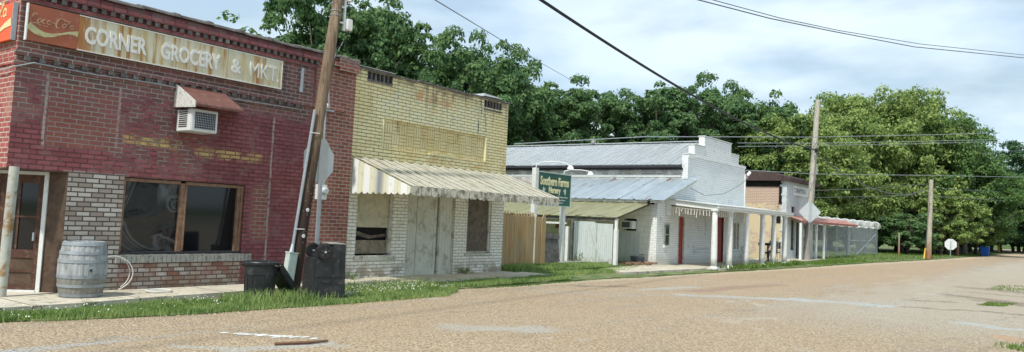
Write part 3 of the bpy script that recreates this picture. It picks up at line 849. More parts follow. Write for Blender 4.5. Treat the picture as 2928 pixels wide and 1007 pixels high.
# ------------------------------------------------------------------ corner grocery
YF = 12.3
st = thing('brick_store', 'maroon painted brick corner store with peeling paint, nearest building of the row', 'building', (4.54, YF, 0))
bm = bmesh.new()
wallgrid(bm, 'x', 4.54, 10.96, 0.0, 4.40, YF, YF+0.22, [(4.54, 5.38, 0.0, 1.91), (6.23, 8.46, 0.66, 1.90)])
wallgrid(bm, 'x', 4.54, 10.96, 4.40, 4.645, YF+0.0, YF+0.22)
quad_box(bm, 10.74, 10.957, YF+0.221, 27.0, 0.0, 4.60)
quad_box(bm, 4.6, 10.739, 26.8, 27.0, 0.0, 4.60)
obj('wall', bm, 'painted_red_brick', st)
bm = bmesh.new()
wallgrid(bm, 'y', YF+0.221, 27.0, 0.0, 4.643, 4.54, 4.76, [(YF+0.2, 13.14, 0.0, 1.91)])
quad_box(bm, 4.516, 4.54, YF+0.002, 27.0, 3.42, 3.52)
obj('side_wall', bm, 'side_red_brick', st, label='sunlit bright red brick side wall on the corner')
# corner edge of the side wall, a thin brick return that catches the sun
obj('corner_brick', B((4.532, 4.54, YF+0.003, YF+0.222, 1.915, 4.64)), 'side_red_brick', st)
# cornice: string courses, dentils and a row of corbelled heads, with tile coping
bm = bmesh.new()
quad_box(bm, 4.50, 10.70, YF-0.05, YF, 3.545, 3.62)
quad_box(bm, 4.50, 9.60, YF-0.03, YF, 3.40, 3.474)
quad_box(bm, 4.50, 9.9, YF-0.04, YF, 4.335, 4.40)
quad_box(bm, 4.50, 10.5, YF-0.075, YF, 4.475, 4.555)
quad_box(bm, 10.45, 10.955, YF-0.09, YF, 4.40, 4.655)
obj('string_course', bm, 'painted_red_brick', st)
bm = bmesh.new()
dn1 = None; x = 4.62
bm.free()
while x < 9.9:
    obj('dentil', B((x, x+0.07, YF-0.07, YF-0.001, 4.402, 4.472)), 'coping_grey', st); x += 0.145
x = 4.62
while x < 9.5:
    obj('dentil', B((x, x+0.085, YF-0.055, YF-0.001, 3.476, 3.543)), 'coping_grey', st); x += 0.20
bm = bmesh.new(); rnd = random.Random(4); x = 4.44
while x < 10.9:
    L = min(0.62, 11.0-x); dz = rnd.uniform(-0.012, 0.012); ti = rnd.uniform(-0.01, 0.015)
    T = Matrix.Translation((x, 0, 4.665+dz)) @ Matrix.Rotation(ti, 4, 'Y')
    pr = [(YF-0.06, -0.015), (YF-0.05, 0.02), (YF+0.02, 0.05), (YF+0.14, 0.065), (YF+0.28, 0.03), (YF+0.28, -0.015)]
    n0 = len(bm.verts); prism(bm, pr, 'x', 0.0, L-0.012)
    bm.verts.ensure_lookup_table()
    for v in list(bm.verts)[n0:]: v.co = T @ v.co
    n0 = len(bm.verts)
    prism(bm, [(p[0]+(-0.012 if p[0] < YF+0.1 else 0.012), p[1]+(0.014 if p[1] > 0 else 0)) for p in pr], 'x', L-0.075, L-0.004)
    for v in list(bm.verts)[n0:]: v.co = T @ v.co
    x += 0.625
obj('coping', bm, 'coping_grey', st)
obj('roof', B((4.76, 10.74, YF+0.22, 26.8, 4.2, 4.3)), 'roof_tar', st)
# recessed corner entrance: a diagonal wall X+Y=17.68 with soffit
def dg(a, d, z):     # a along the diagonal from the right end, d out of the wall towards the street
    s = math.sqrt(0.5)
    return Vector((5.38-a*s-d*s, 12.30+a*s-d*s, z))
def dbox(bm, a0, a1, d0, d1, z0, z1):
    vs = [bm.verts.new(dg(a, d, z)) for z in (z0, z1) for a, d in ((a0, d0), (a1, d0), (a1, d1), (a0, d1))]
    for f in ((3,2,1,0),(4,5,6,7),(0,1,5,4),(1,2,6,5),(2,3,7,6),(3,0,4,7)): bm.faces.new([vs[i] for i in f])
bm = bmesh.new(); prism(bm, [(4.541, YF+0.001), (5.379, YF+0.001), (4.541, 13.139)], 'z', 1.895, 1.912)
obj('soffit', bm, 'dark_brown', st)
bm = bmesh.new(); dbox(bm, 0.0, 0.262, -0.12, 0.0, 0.1, 1.894); dbox(bm, 1.03, 1.19, -0.12, 0.0, 0.1, 1.894)
obj('door_post', bm, 'worn_brown', st)
fr = bmesh.new(); dbox(fr, 0.262, 0.318, -0.12, 0.03, 0.1, 1.893); dbox(fr, 0.97, 1.03, -0.12, 0.03, 0.1, 1.893)
dbox(fr, 0.318, 0.97, -0.12, 0.028, 1.845, 1.893); dbox(fr, 0.318, 0.97, -0.12, 0.05, 0.1, 0.125)
frame_o = obj('door_frame', fr, 'white_paint', st)
dr = bmesh.new()
dbox(dr, 0.319, 0.415, -0.08, -0.03, 0.13, 1.842); dbox(dr, 0.86, 0.969, -0.08, -0.03, 0.13, 1.842)
dbox(dr, 0.415, 0.86, -0.08, -0.03, 1.72, 1.842); dbox(dr, 0.415, 0.86, -0.08, -0.03, 0.60, 0.72)
dbox(dr, 0.415, 0.86, -0.08, -0.03, 0.13, 0.20); dbox(dr, 0.415, 0.86, -0.08, -0.03, 0.385, 0.42)
dbox(dr, 0.655, 0.682, -0.075, -0.035, 0.72, 1.72); dbox(dr, 0.415, 0.655, -0.075, -0.035, 1.20, 1.227); dbox(dr, 0.682, 0.86, -0.075, -0.035, 1.20, 1.227)
door = obj('door', dr, 'dark_brown', st)
pn = bmesh.new(); dbox(pn, 0.42, 0.855, -0.07, -0.045, 0.42, 0.60); dbox(pn, 0.42, 0.855, -0.07, -0.045, 0.20, 0.385)
obj('door_panel', pn, 'worn_brown', door)
pn = bmesh.new(); dbox(pn, 0.415, 0.86, -0.065, -0.055, 0.72, 1.72); obj('door_glass', pn, 'dark_glass', door)
bm = bmesh.new(); dbox(bm, 0.40, 0.42, -0.03, 0.03, 0.86, 0.98); obj('door_handle', bm, 'galv', door)
# inside darkness behind the door and window
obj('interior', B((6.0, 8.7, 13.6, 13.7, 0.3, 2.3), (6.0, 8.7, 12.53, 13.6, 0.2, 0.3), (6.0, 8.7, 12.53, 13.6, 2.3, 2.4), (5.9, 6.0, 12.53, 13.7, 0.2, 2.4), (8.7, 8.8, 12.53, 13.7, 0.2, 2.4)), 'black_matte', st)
# rusty round post at the corner
bm = bmesh.new(); tube(bm, [(4.56, 12.16, 0.1), (4.60, 12.20, 1.93)], 0.066, 16)
obj('corner_post', bm, 'rusty_column', st, smooth=True, label='round steel corner post with flaking white paint and rust')
# window
wf = bmesh.new()
quad_box(wf, 6.232, 6.28, YF+0.04, YF+0.16, 0.70, 1.89); quad_box(wf, 7.22, 7.31, YF+0.03, YF+0.16, 0.70, 1.855)
quad_box(wf, 8.33, 8.455, YF+0.04, YF+0.16, 0.70, 1.89); quad_box(wf, 6.28, 7.22, YF+0.035, YF+0.16, 1.835, 1.888); quad_box(wf, 7.31, 8.33, YF+0.035, YF+0.16, 1.835, 1.888)
quad_box(wf, 7.305, 7.325, YF+0.01, YF+0.03, 0.72, 1.83); quad_box(wf, 8.39, 8.41, YF+0.01, YF+0.04, 0.70, 1.85)
win = obj('window', wf, 'brown_frame', st)
obj('window_pane', B((6.28, 7.22, YF+0.09, YF+0.10, 0.70, 1.835)), 'film_glass', win, label='dark window pane behind wrinkled plastic film')
obj('window_pane', B((7.31, 8.33, YF+0.09, YF+0.10, 0.70, 1.835)), 'dark_glass', win)
obj('window_sill', B((6.232, 8.455, YF-0.01, YF+0.17, 0.661, 0.70)), 'gutter_dark', win)
bm = bmesh.new(); rnd = random.Random(8); x = 6.18
while x < 8.58:
    w_ = rnd.uniform(0.06, 0.075); quad_box(bm, x, x+w_, YF-0.055+rnd.uniform(-0.006, 0.006), YF-0.001, 0.525, 0.655+rnd.uniform(-0.004, 0.004)); x += w_+0.010
obj('brick_sill', bm, 'concrete_block', win, label='sill of grey upright bricks')
# patches of projecting bricks on the left pier edge
bm = bmesh.new()
for k in range(12):
    z = 0.28+k*0.147; quad_box(bm, 5.985 if k % 2 else 6.0, 6.225, YF-0.022, YF-0.001, z, z+0.066)
# sheet metal hood above the air conditioner
hd = bmesh.new()
X0, X1 = 6.98, 8.24
pts = [(X0, 12.298, 3.53), (X0, 12.298, 3.15), (X0, 11.66, 3.13), (X0, 11.66, 3.17), (X1, 12.298, 3.50), (X1, 12.298, 3.27), (X1, 12.26, 3.27), (7.84, 11.66, 3.13), (7.84, 11.66, 3.18)]
def face(bm, ps): return bm.faces.new([bm.verts.new(p) for p in ps])
prism(hd, [(12.298, 3.53), (12.298, 3.515), (11.66, 3.125), (11.645, 3.125), (11.645, 3.165), (11.68, 3.20)], 'x', X0, 7.86)
bmesh.ops.recalc_face_normals(hd, faces=hd.faces)
h2 = bmesh.new(); vs_ = [h2.verts.new(p) for p in ((7.862,12.298,3.53),(8.24,12.298,3.27),(7.862,11.66,3.13),(7.862,11.66,3.19),(7.862,12.298,3.50),(7.862,11.66,3.12))]
h2.free()
for tri in (((7.861,12.298,3.53),(7.861,11.66,3.19),(8.25,12.298,3.28)), ((7.861,11.66,3.19),(7.861,11.66,3.12),(8.25,12.298,3.24),(8.25,12.298,3.28))): face(hd, list(tri))
hood = obj('window_hood', hd, 'maroon_metal', st, label='small maroon sheet metal hood over the air conditioner', fix=False)
hs = bmesh.new(); prism(hs, [(12.297, 3.535), (12.297, 3.13), (11.655, 3.10), (11.655, 3.20)], 'x', 6.962, 6.978)
obj('hood_end', hs, 'peeled_white', hood, label='end plate with peeling white paint')

# signs on the parapet
def stroke(bm, pts, wd, y, h=0.006, side=False):
    """flat brush stroke on a wall; wd = list of widths"""
    n = len(pts)
    if not isinstance(wd, (list, tuple)): wd = [wd]*n
    L, Rr = [], []
    for i in range(n):
        a, b = Vector(pts[max(0, i-1)]), Vector(pts[min(n-1, i+1)])
        d = (b-a).normalized(); nn = Vector((-d.y, d.x))
        p = Vector(pts[i]); L.append(p+nn*wd[i]/2); Rr.append(p-nn*wd[i]/2)
    def P(q, dd): return (q.x, y-dd, q.y) if not side else (y-dd, q.x, q.y)
    fl = [bm.verts.new(P(q, h)) for q in L]; fr_ = [bm.verts.new(P(q, h)) for q in Rr]
    bl = [bm.verts.new(P(q, 0)) for q in L]; br = [bm.verts.new(P(q, 0)) for q in Rr]
    for i in range(n-1):
        bm.faces.new((fl[i], fl[i+1], fr_[i+1], fr_[i])); bm.faces.new((fl[i], bl[i], bl[i+1], fl[i+1])); bm.faces.new((fr_[i], fr_[i+1], br[i+1], br[i]))
def arc(cx, cy, rx, ry, a0, a1, n=10, slant=0.28):
    out = []
    for i in range(n+1):
        a = R(a0+(a1-a0)*i/n); px, py = rx*math.cos(a), ry*math.sin(a)
        out.append((cx+px+py*slant, cy+py))
    return out
def script_logo(bm, x0, z0, s, y, side=False, only=None):
    """flowing script lettering, s = unit of x-height; returns nothing"""
    sg = -1 if side else 1
    def tr(pts): return [(x0+sg*px*s, z0+pz*s) for px, pz in pts]
    def k(pts, wd, key):
        if only and key not in only: return
        if isinstance(wd, (list, tuple)) and len(wd) != len(pts):
            wd = [np.interp(i/(len(pts)-1), np.linspace(0, 1, len(wd)), wd) for i in range(len(pts))]
        wd = [q*s for q in wd] if not isinstance(wd, float) else wd*s
        stroke(bm, tr(pts), wd, y, side=side)
    # C with a long tail
    k([(0.75, 1.75)]+arc(0.45, 1.0, 0.50, 0.95, 60, 290, 14)+[(0.9, 0.25), (1.4, 0.02), (2.1, -0.12), (2.9, 0.02)], [0.10, 0.28, 0.34, 0.20, 0.12, 0.16, 0.10], 'C')
    k(arc(1.35, 0.75, 0.30, 0.36, 0, 360, 14), [0.12, 0.2, 0.1, 0.2, 0.12], 'o')
    k(arc(2.15, 0.75, 0.30, 0.36, 50, 320, 12), [0.14, 0.22, 0.12], 'c')
    k(arc(2.95, 0.75, 0.28, 0.36, 0, 360, 14)+[(3.25, 0.45), (3.45, 0.5)], [0.12, 0.2, 0.1, 0.18, 0.12], 'a')
    k([(3.55, 0.8), (3.95, 0.85)], [0.16, 0.16], '-')
    k([(5.1, 1.75)]+arc(4.75, 1.0, 0.48, 0.92, 60, 300, 14), [0.10, 0.26, 0.34, 0.14], 'C2')
    k([(4.9, 1.8), (5.3, 2.05), (5.7, 1.7), (6.3, 1.62), (6.9, 1.95)], [0.06, 0.14, 0.2, 0.12, 0.06], 'T')
    k(arc(5.65, 0.75, 0.30, 0.36, 0, 360, 14), [0.12, 0.2, 0.1, 0.2, 0.12], 'o2')
    k([(6.15, 0.55), (6.35, 1.2), (6.62, 1.75), (6.5, 1.9), (6.3, 1.3), (6.18, 0.55), (6.35, 0.38)], [0.1, 0.16, 0.1], 'l')
    k(arc(6.95, 0.75, 0.28, 0.36, 0, 360, 14)+[(7.25, 0.42), (7.5, 0.5)], [0.12, 0.2, 0.1, 0.18, 0.12], 'a2')
sg = thing('shop_sign', 'long rust streaked white shop sign on the maroon parapet with a faded drink panel', 'sign', (4.60, YF-0.06, 3.77))
obj('drink_panel', B((4.60, 5.30, YF-0.10, YF-0.052, 3.77, 4.30)), 'faded_red_sign', sg, label='faded red soft drink panel')
obj('panel_frame', B((4.585, 4.60, YF-0.115, YF-0.05, 3.765, 4.305)), 'white_paint', sg)
obj('sign_board', B((5.303, 9.01, YF-0.10, YF-0.052, 3.765, 4.296)), 'rust_streaked_sign', sg)
obj('sign_edge', B((5.303, 9.02, YF-0.108, YF-0.101, 3.758, 3.775), (5.303, 9.02, YF-0.108, YF-0.101, 4.286, 4.300), (9.005, 9.02, YF-0.108, YF-0.101, 3.775, 4.286)), 'white_letter', sg)
yb = YF-0.1005
for word, xc, wd in (('CORNER', 5.885, 0.97), ('GROCERY', 7.16, 1.10), ('&', 8.03, 0.20), ('MKT.', 8.63, 0.63)):
    o = obj('lettering', text_bm(word, 0.275 if word != '&' else 0.25, xc, 4.02, yb, wide=wd, bold=0.0 if word == 'MKT.' else 0.03, ext=0.010), 'white_letter', sg)
bm = bmesh.new(); script_logo(bm, 4.645, 4.02, 0.080, yb)
obj('script_lettering', bm, 'faded_letter', sg)
bm = bmesh.new()
stroke(bm, [(4.605, 3.99), (4.72, 3.915), (4.84, 3.885), (4.96, 3.905), (5.06, 3.945), (5.16, 3.985), (5.25, 4.0), (5.298, 3.995)], [0.10, 0.09, 0.07, 0.05, 0.03, 0.035, 0.06, 0.09], yb)
obj('wave_stripe', bm, 'coke_green', sg)
s2 = thing('side_sign', 'bright orange soft drink sign on the sunlit side wall at the left edge', 'sign', (4.47, 12.37, 3.75))
obj('sign_board', B((4.46, 4.515, 12.36, 14.6, 3.76, 4.30)), 'bright_orange', s2)
obj('sign_edge', B((4.455, 4.52, 12.345, 12.359, 3.755, 4.305)), 'galv', s2)
bm = bmesh.new(); script_logo(bm, 13.75, 4.06, 0.16, 4.459, side=True)
obj('script_lettering', bm, 'coke_cream', s2)
bm = bmesh.new(); stroke(bm, [(12.38, 4.02), (12.6, 3.98), (12.85, 3.90), (13.15, 3.83), (13.5, 3.84), (14.0, 3.95)], [0.12, 0.08, 0.04, 0.07, 0.10, 0.05], 4.459, side=True)
obj('wave_stripe', bm, 'coke_cream', s2)
# thin cable pinned along the wall
bm = bmesh.new(); tube(bm, [(4.49, 13.5, 3.36), (4.49, 12.5, 3.33), (4.50, 12.26, 3.36), (4.75, 12.24, 3.46), (5.6, 12.26, 3.44), (6.6, 12.25, 3.47), (8.0, 12.26, 3.43), (9.45, 12.25, 3.45)], 0.009, 6)
tag(obj('cable', bm, 'galv', loc=(4.5, 12.25, 3.4)), 'thin grey cable pinned along the brick wall just under the long shop sign', 'cable')
bm = B((9.505, 9.545, YF-0.08, YF-0.02, 3.79, 4.27), (9.49, 9.56, YF-0.02, YF-0.001, 3.83, 3.9), (9.49, 9.56, YF-0.02, YF-0.001, 4.15, 4.22))
tag(obj('wall_strip', bm, 'galv', loc=(9.52, YF, 3.79)), 'upright pale metal strip on the maroon wall right of the long sign', 'metal strip')

def air_con(x0, x1, y0, y1, z0, z1, label, side=False):
    """window unit sticking out: front face at y0 (or at x0 facing -X when side)"""
    t = thing('air_conditioner', label, 'air conditioner', ((x0+x1)/2, (y0+y1)/2, z0))
    b = bmesh.new(); quad_box(b, x0, x1, y0, y1, z0, z1)
    bmesh.ops.bevel(b, geom=b.edges[:], offset=0.012, segments=2, affect='EDGES')
    obj('casing', b, 'white_metal', t)
    g = bmesh.new()
    if not side:
        a0, a1, c0, c1 = x0+0.06, x1-0.05, z0+0.05, z1-0.05
        obj('grille_back', B((a0, a1, y0-0.003, y0-0.001, c0, c1)), 'black_matte', t)
        n = 12
        for i in range(n+1):
            xx = a0+(a1-a0)*i/n; quad_box(g, xx-0.003, xx+0.003, y0-0.012, y0-0.005, c0, c1)
        for i in range(8):
            zz = c0+(c1-c0)*i/7; quad_box(g, a0, a1, y0-0.016, y0-0.0125, zz-0.004, zz+0.004)
        v = bmesh.new()
        for i in range(9):
            zz = z0+0.07+i*0.035
            quad_box(v, x0-0.006, x0-0.001, y0+0.12, y1-0.08, zz, zz+0.016)
        obj('side_vent', v, 'black_matte', t)
    else:
        a0, a1, c0, c1 = y0+0.10, y1-0.05, z0+0.04, z1-0.04
        obj('grille_back', B((x0-0.003, x0-0.001, a0, a1, c0, c1)), 'black_matte', t)
        for i in range(7):
            zz = c0+(c1-c0)*(i+0.5)/7; quad_box(g, x0-0.012, x0-0.005, a0, a1, zz-0.004, zz+0.004)
    obj('grille', g, 'galv', t)
    return t
air_con(7.03, 7.52, 11.85, 12.299, 2.725, 3.10, 'white window air conditioner jutting from the maroon brick wall under a small metal hood')

# ------------------------------------------------------------------ yellow store
YY = 12.38
ys = thing('yellow_store', 'small shop with a yellow painted brick front and boarded windows under a striped awning', 'building', (11.0, YY, 0))
bm = bmesh.new()
holes = [(11.28, 12.35, 0.57, 2.05), (12.80, 14.62, 0.08, 2.05), (14.97, 15.95, 0.585, 2.05), (11.88, 15.60, 2.93, 3.60)]
wallgrid(bm, 'x', 10.99, 16.47, 0.0, 4.36, YY, YY+0.22, holes)
wallgrid(bm, 'x', 10.99, 16.47, 4.36, 4.57, YY, YY+0.22, [(11.35, 12.11, 4.36, 4.56), (15.42, 16.18, 4.30, 4.54), (10.99, 11.0, 4.4, 4.57)])
quad_box(bm, 16.25, 16.468, YY+0.221, 26, 0.0, 4.3)
quad_box(bm, 10.99, 11.2, YY+0.221, 26, 0.0, 4.3)
quad_box(bm, 11.2, 16.25, 25.8, 26, 0.0, 4.3)
obj('wall', bm, 'painted_yellow_brick', ys)
obj('sign_panel', B((11.88, 15.60, YY+0.045, YY+0.12, 2.93, 3.60)), 'basket_weave_brick', ys, label='recessed panel of basket weave bricks, empty of any sign')
obj('panel_trim', B((11.885, 11.915, YY-0.012, YY+0.044, 2.95, 3.58), (15.555, 15.585, YY-0.012, YY+0.044, 2.95, 3.58), (13.45, 14.3, YY-0.01, YY+0.044, 2.935, 2.96)), 'cream_letter', ys)
obj('roof', B((11.2, 16.25, YY+0.22, 25.8, 3.9, 4.0)), 'roof_tar', ys)
for (a, b, c, d) in ((11.35, 12.11, 4.36, 4.56), (15.42, 16.18, 4.30, 4.54)):
    v = bmesh.new()
    m_ = (c+d)/2
    for xx in np.linspace(a, b, 7): quad_box(v, xx-0.022, xx+0.022, YY+0.005, YY+0.1, c, d)
    quad_box(v, a, b, YY-0.008, YY+0.004, c-0.02, c+0.03)
    o = obj('brick_vent', v, 'coping_grey', ys)
    obj('vent_recess', B((a, b, YY+0.10, YY+0.12, c, d)), 'void', o)
bm = bmesh.new(); rnd = random.Random(3); x = 10.98
while x < 16.5:
    L = min(0.48, 16.52-x)
    zz = 4.575+rnd.uniform(-0.01, 0.012)-0.0*(x-11)
    T = Matrix.Translation((x, 0, zz)) @ Matrix.Rotation(rnd.uniform(-0.012, 0.018), 4, 'Y')
    quad_box(bm, 0, L-0.008, YY-0.035, YY+0.24, 0, 0.035+rnd.uniform(0, 0.01), T=T); x += 0.485
obj('coping', bm, 'coping_grey', ys)
obj('coping_tin', B((10.99, 12.15, YY-0.045, YY+0.25, 4.625, 4.635)), 'coping_white', ys, label='strip of pale tin on the left of the parapet')
bm = bmesh.new(); prism(bm, [(15.35, 4.64), (16.1, 4.66), (16.1, 4.675), (15.35, 4.70)], 'y', YY-0.05, YY+0.35)
obj('coping_tin', bm, 'grey_roof_metal', ys)
# left window: plywood above, broken lower part
wf = bmesh.new()
quad_box(wf, 12.29, 12.35, YY+0.04, YY+0.10, 0.61, 2.04); quad_box(wf, 11.285, 11.32, YY+0.05, YY+0.10, 0.61, 2.04); quad_box(wf, 11.32, 12.29, YY+0.05, YY+0.10, 1.97, 2.04)
wn = obj('window', wf, 'dirty_white', ys)
obj('window_board', B((11.32, 12.29, YY+0.085, YY+0.10, 1.18, 1.97)), 'plywood', wn, label='pale plywood sheet covering the upper window')
obj('window_board', B((11.32, 12.29, YY+0.10, YY+0.115, 0.61, 0.90)), 'old_board', wn, label='weathered boards in the lower window')
obj('window_gap', B((11.32, 12.29, YY+0.14, YY+0.16, 0.90, 1.18)), 'void', wn)
bm = bmesh.new(); prism(bm, [(11.32, 1.02), (11.75, 0.93), (12.29, 0.99), (12.29, 1.05), (11.8, 1.0), (11.4, 1.10)], 'y', YY+0.112, YY+0.125)
obj('broken_slat', bm, 'plywood_dark', wn)
bm = bmesh.new(); x = 11.24
while x < 12.42:
    quad_box(bm, x, x+0.064, YY-0.04, YY-0.001, 0.475, 0.565); x += 0.073
obj('window_sill', bm, 'dirty_white', wn)
wf = bmesh.new()
quad_box(wf, 15.87, 15.945, YY+0.03, YY+0.09, 0.62, 2.04); quad_box(wf, 14.975, 15.02, YY+0.04, YY+0.09, 0.62, 2.04); quad_box(wf, 15.02, 15.87, YY+0.04, YY+0.09, 1.98, 2.04); quad_box(wf, 15.02, 15.87, YY+0.04, YY+0.09, 0.60, 0.63)
wn = obj('window', wf, 'dirty_white', ys)
obj('window_board', B((15.02, 15.87, YY+0.07, YY+0.085, 0.62, 2.04)), 'plywood_dark', wn, label='dark weathered board closing the right window')
obj('window_sill', B((14.90, 16.0, YY-0.035, YY+0.10, 0.535, 0.584)), 'dirty_white', wn)
# door bay
bm = bmesh.new()
for a, b in ((12.81, 12.90), (12.905, 12.99), (12.995, 13.08), (13.085, 13.17)): quad_box(bm, a, b, YY+0.05, YY+0.08, 0.09, 2.04)
for a, b in ((14.0, 14.10), (14.105, 14.21), (14.215, 14.32), (14.325, 14.44)): quad_box(bm, a, b, YY+0.05, YY+0.08, 0.09, 2.04)
obj('door_side_panel', bm, 'door_green_grey', ys)
obj('door_frame', B((13.17, 13.205, YY+0.03, YY+0.10, 0.09, 2.04), (13.93, 13.97, YY+0.03, YY+0.10, 0.09, 2.04), (14.44, 14.475, YY+0.03, YY+0.10, 0.09, 2.04)), 'dirty_white', ys)
dn = obj('door', B((13.21, 13.89, YY+0.075, YY+0.115, 0.10, 2.03), (13.21, 13.30, YY+0.062, YY+0.074, 0.10, 2.03), (13.80, 13.89, YY+0.062, YY+0.074, 0.10, 2.03), (13.30, 13.80, YY+0.062, YY+0.074, 0.10, 0.25)), 'door_green_grey', ys)
obj('door_handle', B((13.84, 13.87, YY+0.03, YY+0.061, 0.98, 1.08)), 'galv', dn)
obj('door_recess', B((12.80, 14.62, YY+0.13, YY+0.15, 0.09, 2.04)), 'void', ys)
obj('brick_jamb', B((14.485, 14.62, YY+0.0, YY+0.10, 0.085, 2.04)), 'painted_yellow_brick', ys)
# striped metal awning
aw = bmesh.new()
a0, a1 = 11.05, 16.46
yt, zt, yb_, zb = YY-0.02, 2.66, 10.62, 2.045
n = 17
rows = []
for i in range(n*6+1):
    xx = a0+(a1-a0)*i/(n*6); ph = i % 6
    rise = 0.028 if ph in (0, 1, 5) else 0.0
    rows.append((xx, rise))
top = [aw.verts.new((xx, yt, zt+r_)) for xx, r_ in rows]
bot = [aw.verts.new((xx-0.0, yb_, zb+r_)) for xx, r_ in rows]
for i in range(len(rows)-1): aw.faces.new((top[i], top[i+1], bot[i+1], bot[i]))
bmesh.ops.solidify(aw, geom=list(aw.faces), thickness=0.006)
awn = obj('awning', aw, 'striped_awning_metal', ys, label='long striped metal awning, cream and white, dirty along its front', fix=False)
va = bmesh.new(); nsc = 36; rnd = random.Random(5)
for i in range(nsc):
    xa = a0+(a1-a0)*i/nsc; xb = a0+(a1-a0)*(i+1)/nsc; d = 0.17+rnd.uniform(-0.008, 0.008)
    yo = yb_-0.02+(0.018 if i % 2 else 0)+rnd.uniform(-0.006, 0.006)
    pl = [(xa+0.006, zb+0.02), (xb-0.006, zb+0.02), (xb-0.006, zb-d+0.05)]+[((xa+xb)/2+((xb-xa)/2-0.006)*math.cos(t), zb-d+0.05-0.05*math.sin(t)) for t in np.linspace(0.3, PI-0.3, 6)]+[(xa+0.006, zb-d+0.05)]
    prism(va, pl, 'y', yo, yo+0.012)
obj('valance', va, 'valance_metal', awn, label='scalloped valance, grey with dirt')
se = bmesh.new(); k = 10
for i in range(k):
    ya = yt+(yb_-yt)*i/k; yc = yt+(yb_-yt)*(i+1)/k
    za = zt+(zb-zt)*i/k; zc = zt+(zb-zt)*(i+1)/k
    pl = [(ya, za), (yc, zc), (yc, 1.93), ((yc*0.75+ya*0.25), 1.895), ((ya+yc)/2, 1.885), ((ya*0.75+yc*0.25), 1.895), (ya, 1.93)]
    prism(se, pl, 'x', a0-0.012-(0.012 if i % 2 else 0), a0)
obj('awning_end', se, 'side_stripe_metal', awn, label='triangular awning end of yellow and white stripes')
se = bmesh.new()
tube(se, [(a0+0.02, yb_+0.02, zb-0.01), (a1-0.02, yb_+0.02, zb-0.01)], 0.015, 6)
for xx in (a0+0.03, 12.6, 14.7, a1-0.05): tube(se, [(xx, yb_+0.03, zb-0.01), (xx, YY, 2.05)], 0.012, 6)
obj('awning_rod', se, 'galv', awn)
# conduit, weatherhead and meter on the natural brick pier (fixed to the wall)
mt = thing('electric_meter', 'grey box electric meter with a round glass dial on the bare red brick pier', 'meter', (10.16, 12.2, 1.72))
obj('box', B((10.06, 10.26, 12.18, 12.299, 1.72, 2.02)), 'white_metal', mt)
bm = bmesh.new(); lathe(bm, [(0.075, 0), (0.078, 0.03), (0.07, 0.07), (0.05, 0.085)], 18, T=Matrix.Translation((10.18, 12.18, 1.89)) @ Matrix.Rotation(PI/2, 4, 'X'))
obj('dial', bm, 'sign_back_pale', mt, smooth=True)
bm = bmesh.new(); tube(bm, [(10.15, 12.23, 2.02), (10.14, 12.23, 3.5)], 0.022, 8)
obj('conduit', bm, 'galv', mt)
wh = thing('weatherhead', 'short bent service pipe with a white cap on the brick pier beside the pole', 'pipe', (10.17, 12.2, 3.52))
bm = bmesh.new(); tube(bm, [(10.2, 12.2, 3.56), (10.17, 12.2, 3.8), (10.14, 12.2, 4.08)], 0.020, 8); tube(bm, [(10.14, 12.2, 4.08), (10.10, 12.18, 4.35), (10.2, 11.9, 4.9)], 0.008, 6)
obj('pipe', bm, 'galv', wh)
bm = bmesh.new(); lathe(bm, [(0.02, -0.05), (0.055, -0.03), (0.06, 0.02), (0.03, 0.06)], 12, T=Matrix.Translation((10.06, 12.15, 3.60)) @ Matrix.Rotation(R(70), 4, 'Y'))
obj('cap', bm, 'white_lamp', wh, smooth=True)
obj('bracket', B((10.05, 10.3, 12.15, 12.299, 3.50, 3.53)), 'galv', wh)
simple('wheel_grey', (0.055, 0.055, 0.055), 0.6)
# ------------------------------------------------------------------ things on the pavement and verge
bt = thing('barrel', 'weathered grey wooden barrel standing on the pavement before the pale brick pier', 'barrel', (5.43, 11.72, 0.1))
bx, by = 5.43, 11.72
HB = 0.80
def br(z): return 0.27+0.055*(1-((z/HB-0.5)*2)**2)
bm = bmesh.new()
ns = 26
rings = []
for j in range(13):
    z = HB*j/12
    rg = []
    for k in range(ns*3):
        a = 2*PI*k/(ns*3); r_ = br(z)-(0.006 if k % 3 == 0 else 0)
        rg.append(bm.verts.new((bx+r_*math.cos(a), by+r_*math.sin(a), 0.1+z)))
    rings.append(rg)
for q, s in zip(rings, rings[1:]):
    for k in range(len(q)): bm.faces.new((q[k], q[(k+1) % len(q)], s[(k+1) % len(q)], s[k]))
bm.faces.new(rings[0][::-1])
inn = [bm.verts.new((bx+(v.co.x-bx)*0.92, by+(v.co.y-by)*0.92, v.co.z)) for v in rings[-1]]
inn2 = [bm.verts.new((v.co.x, v.co.y, v.co.z-0.03)) for v in inn]
for k in range(len(inn)):
    k2 = (k+1) % len(inn)
    bm.faces.new((rings[-1][k], rings[-1][k2], inn[k2], inn[k])); bm.faces.new((inn[k], inn[k2], inn2[k2], inn2[k]))
bm.faces.new(inn2)
obj('staves', bm, 'barrel_wood', bt)
for z in (0.035, 0.17, 0.30, 0.52, 0.64, 0.765):
    bm = bmesh.new(); lathe(bm, [(br(z-0.022)+0.001, z-0.022), (br(z-0.022)+0.008, z-0.022), (br(z+0.022)+0.008, z+0.022), (br(z+0.022)+0.001, z+0.022)], 40, c=(bx, by, 0.1), caps=False)
    obj('hoop', bm, 'barrel_hoop', bt, smooth=True)
bm = bmesh.new(); lathe(bm, [(0.028, 0), (0.03, 0.012), (0.018, 0.014), (0.017, 0.0)], 12, T=Matrix.Translation((bx-0.035, by-0.322, 0.50)) @ Matrix.Rotation(PI/2, 4, 'X'))
obj('bung', bm, 'barrel_hoop', bt)
bm = bmesh.new()
tube(bm, [(6.04+0.30*math.sin(t), 12.05+0.03*math.cos(t*2), 0.38+0.27*math.cos(t)) for t in np.linspace(-0.3, 2.75, 18)], 0.010, 6)
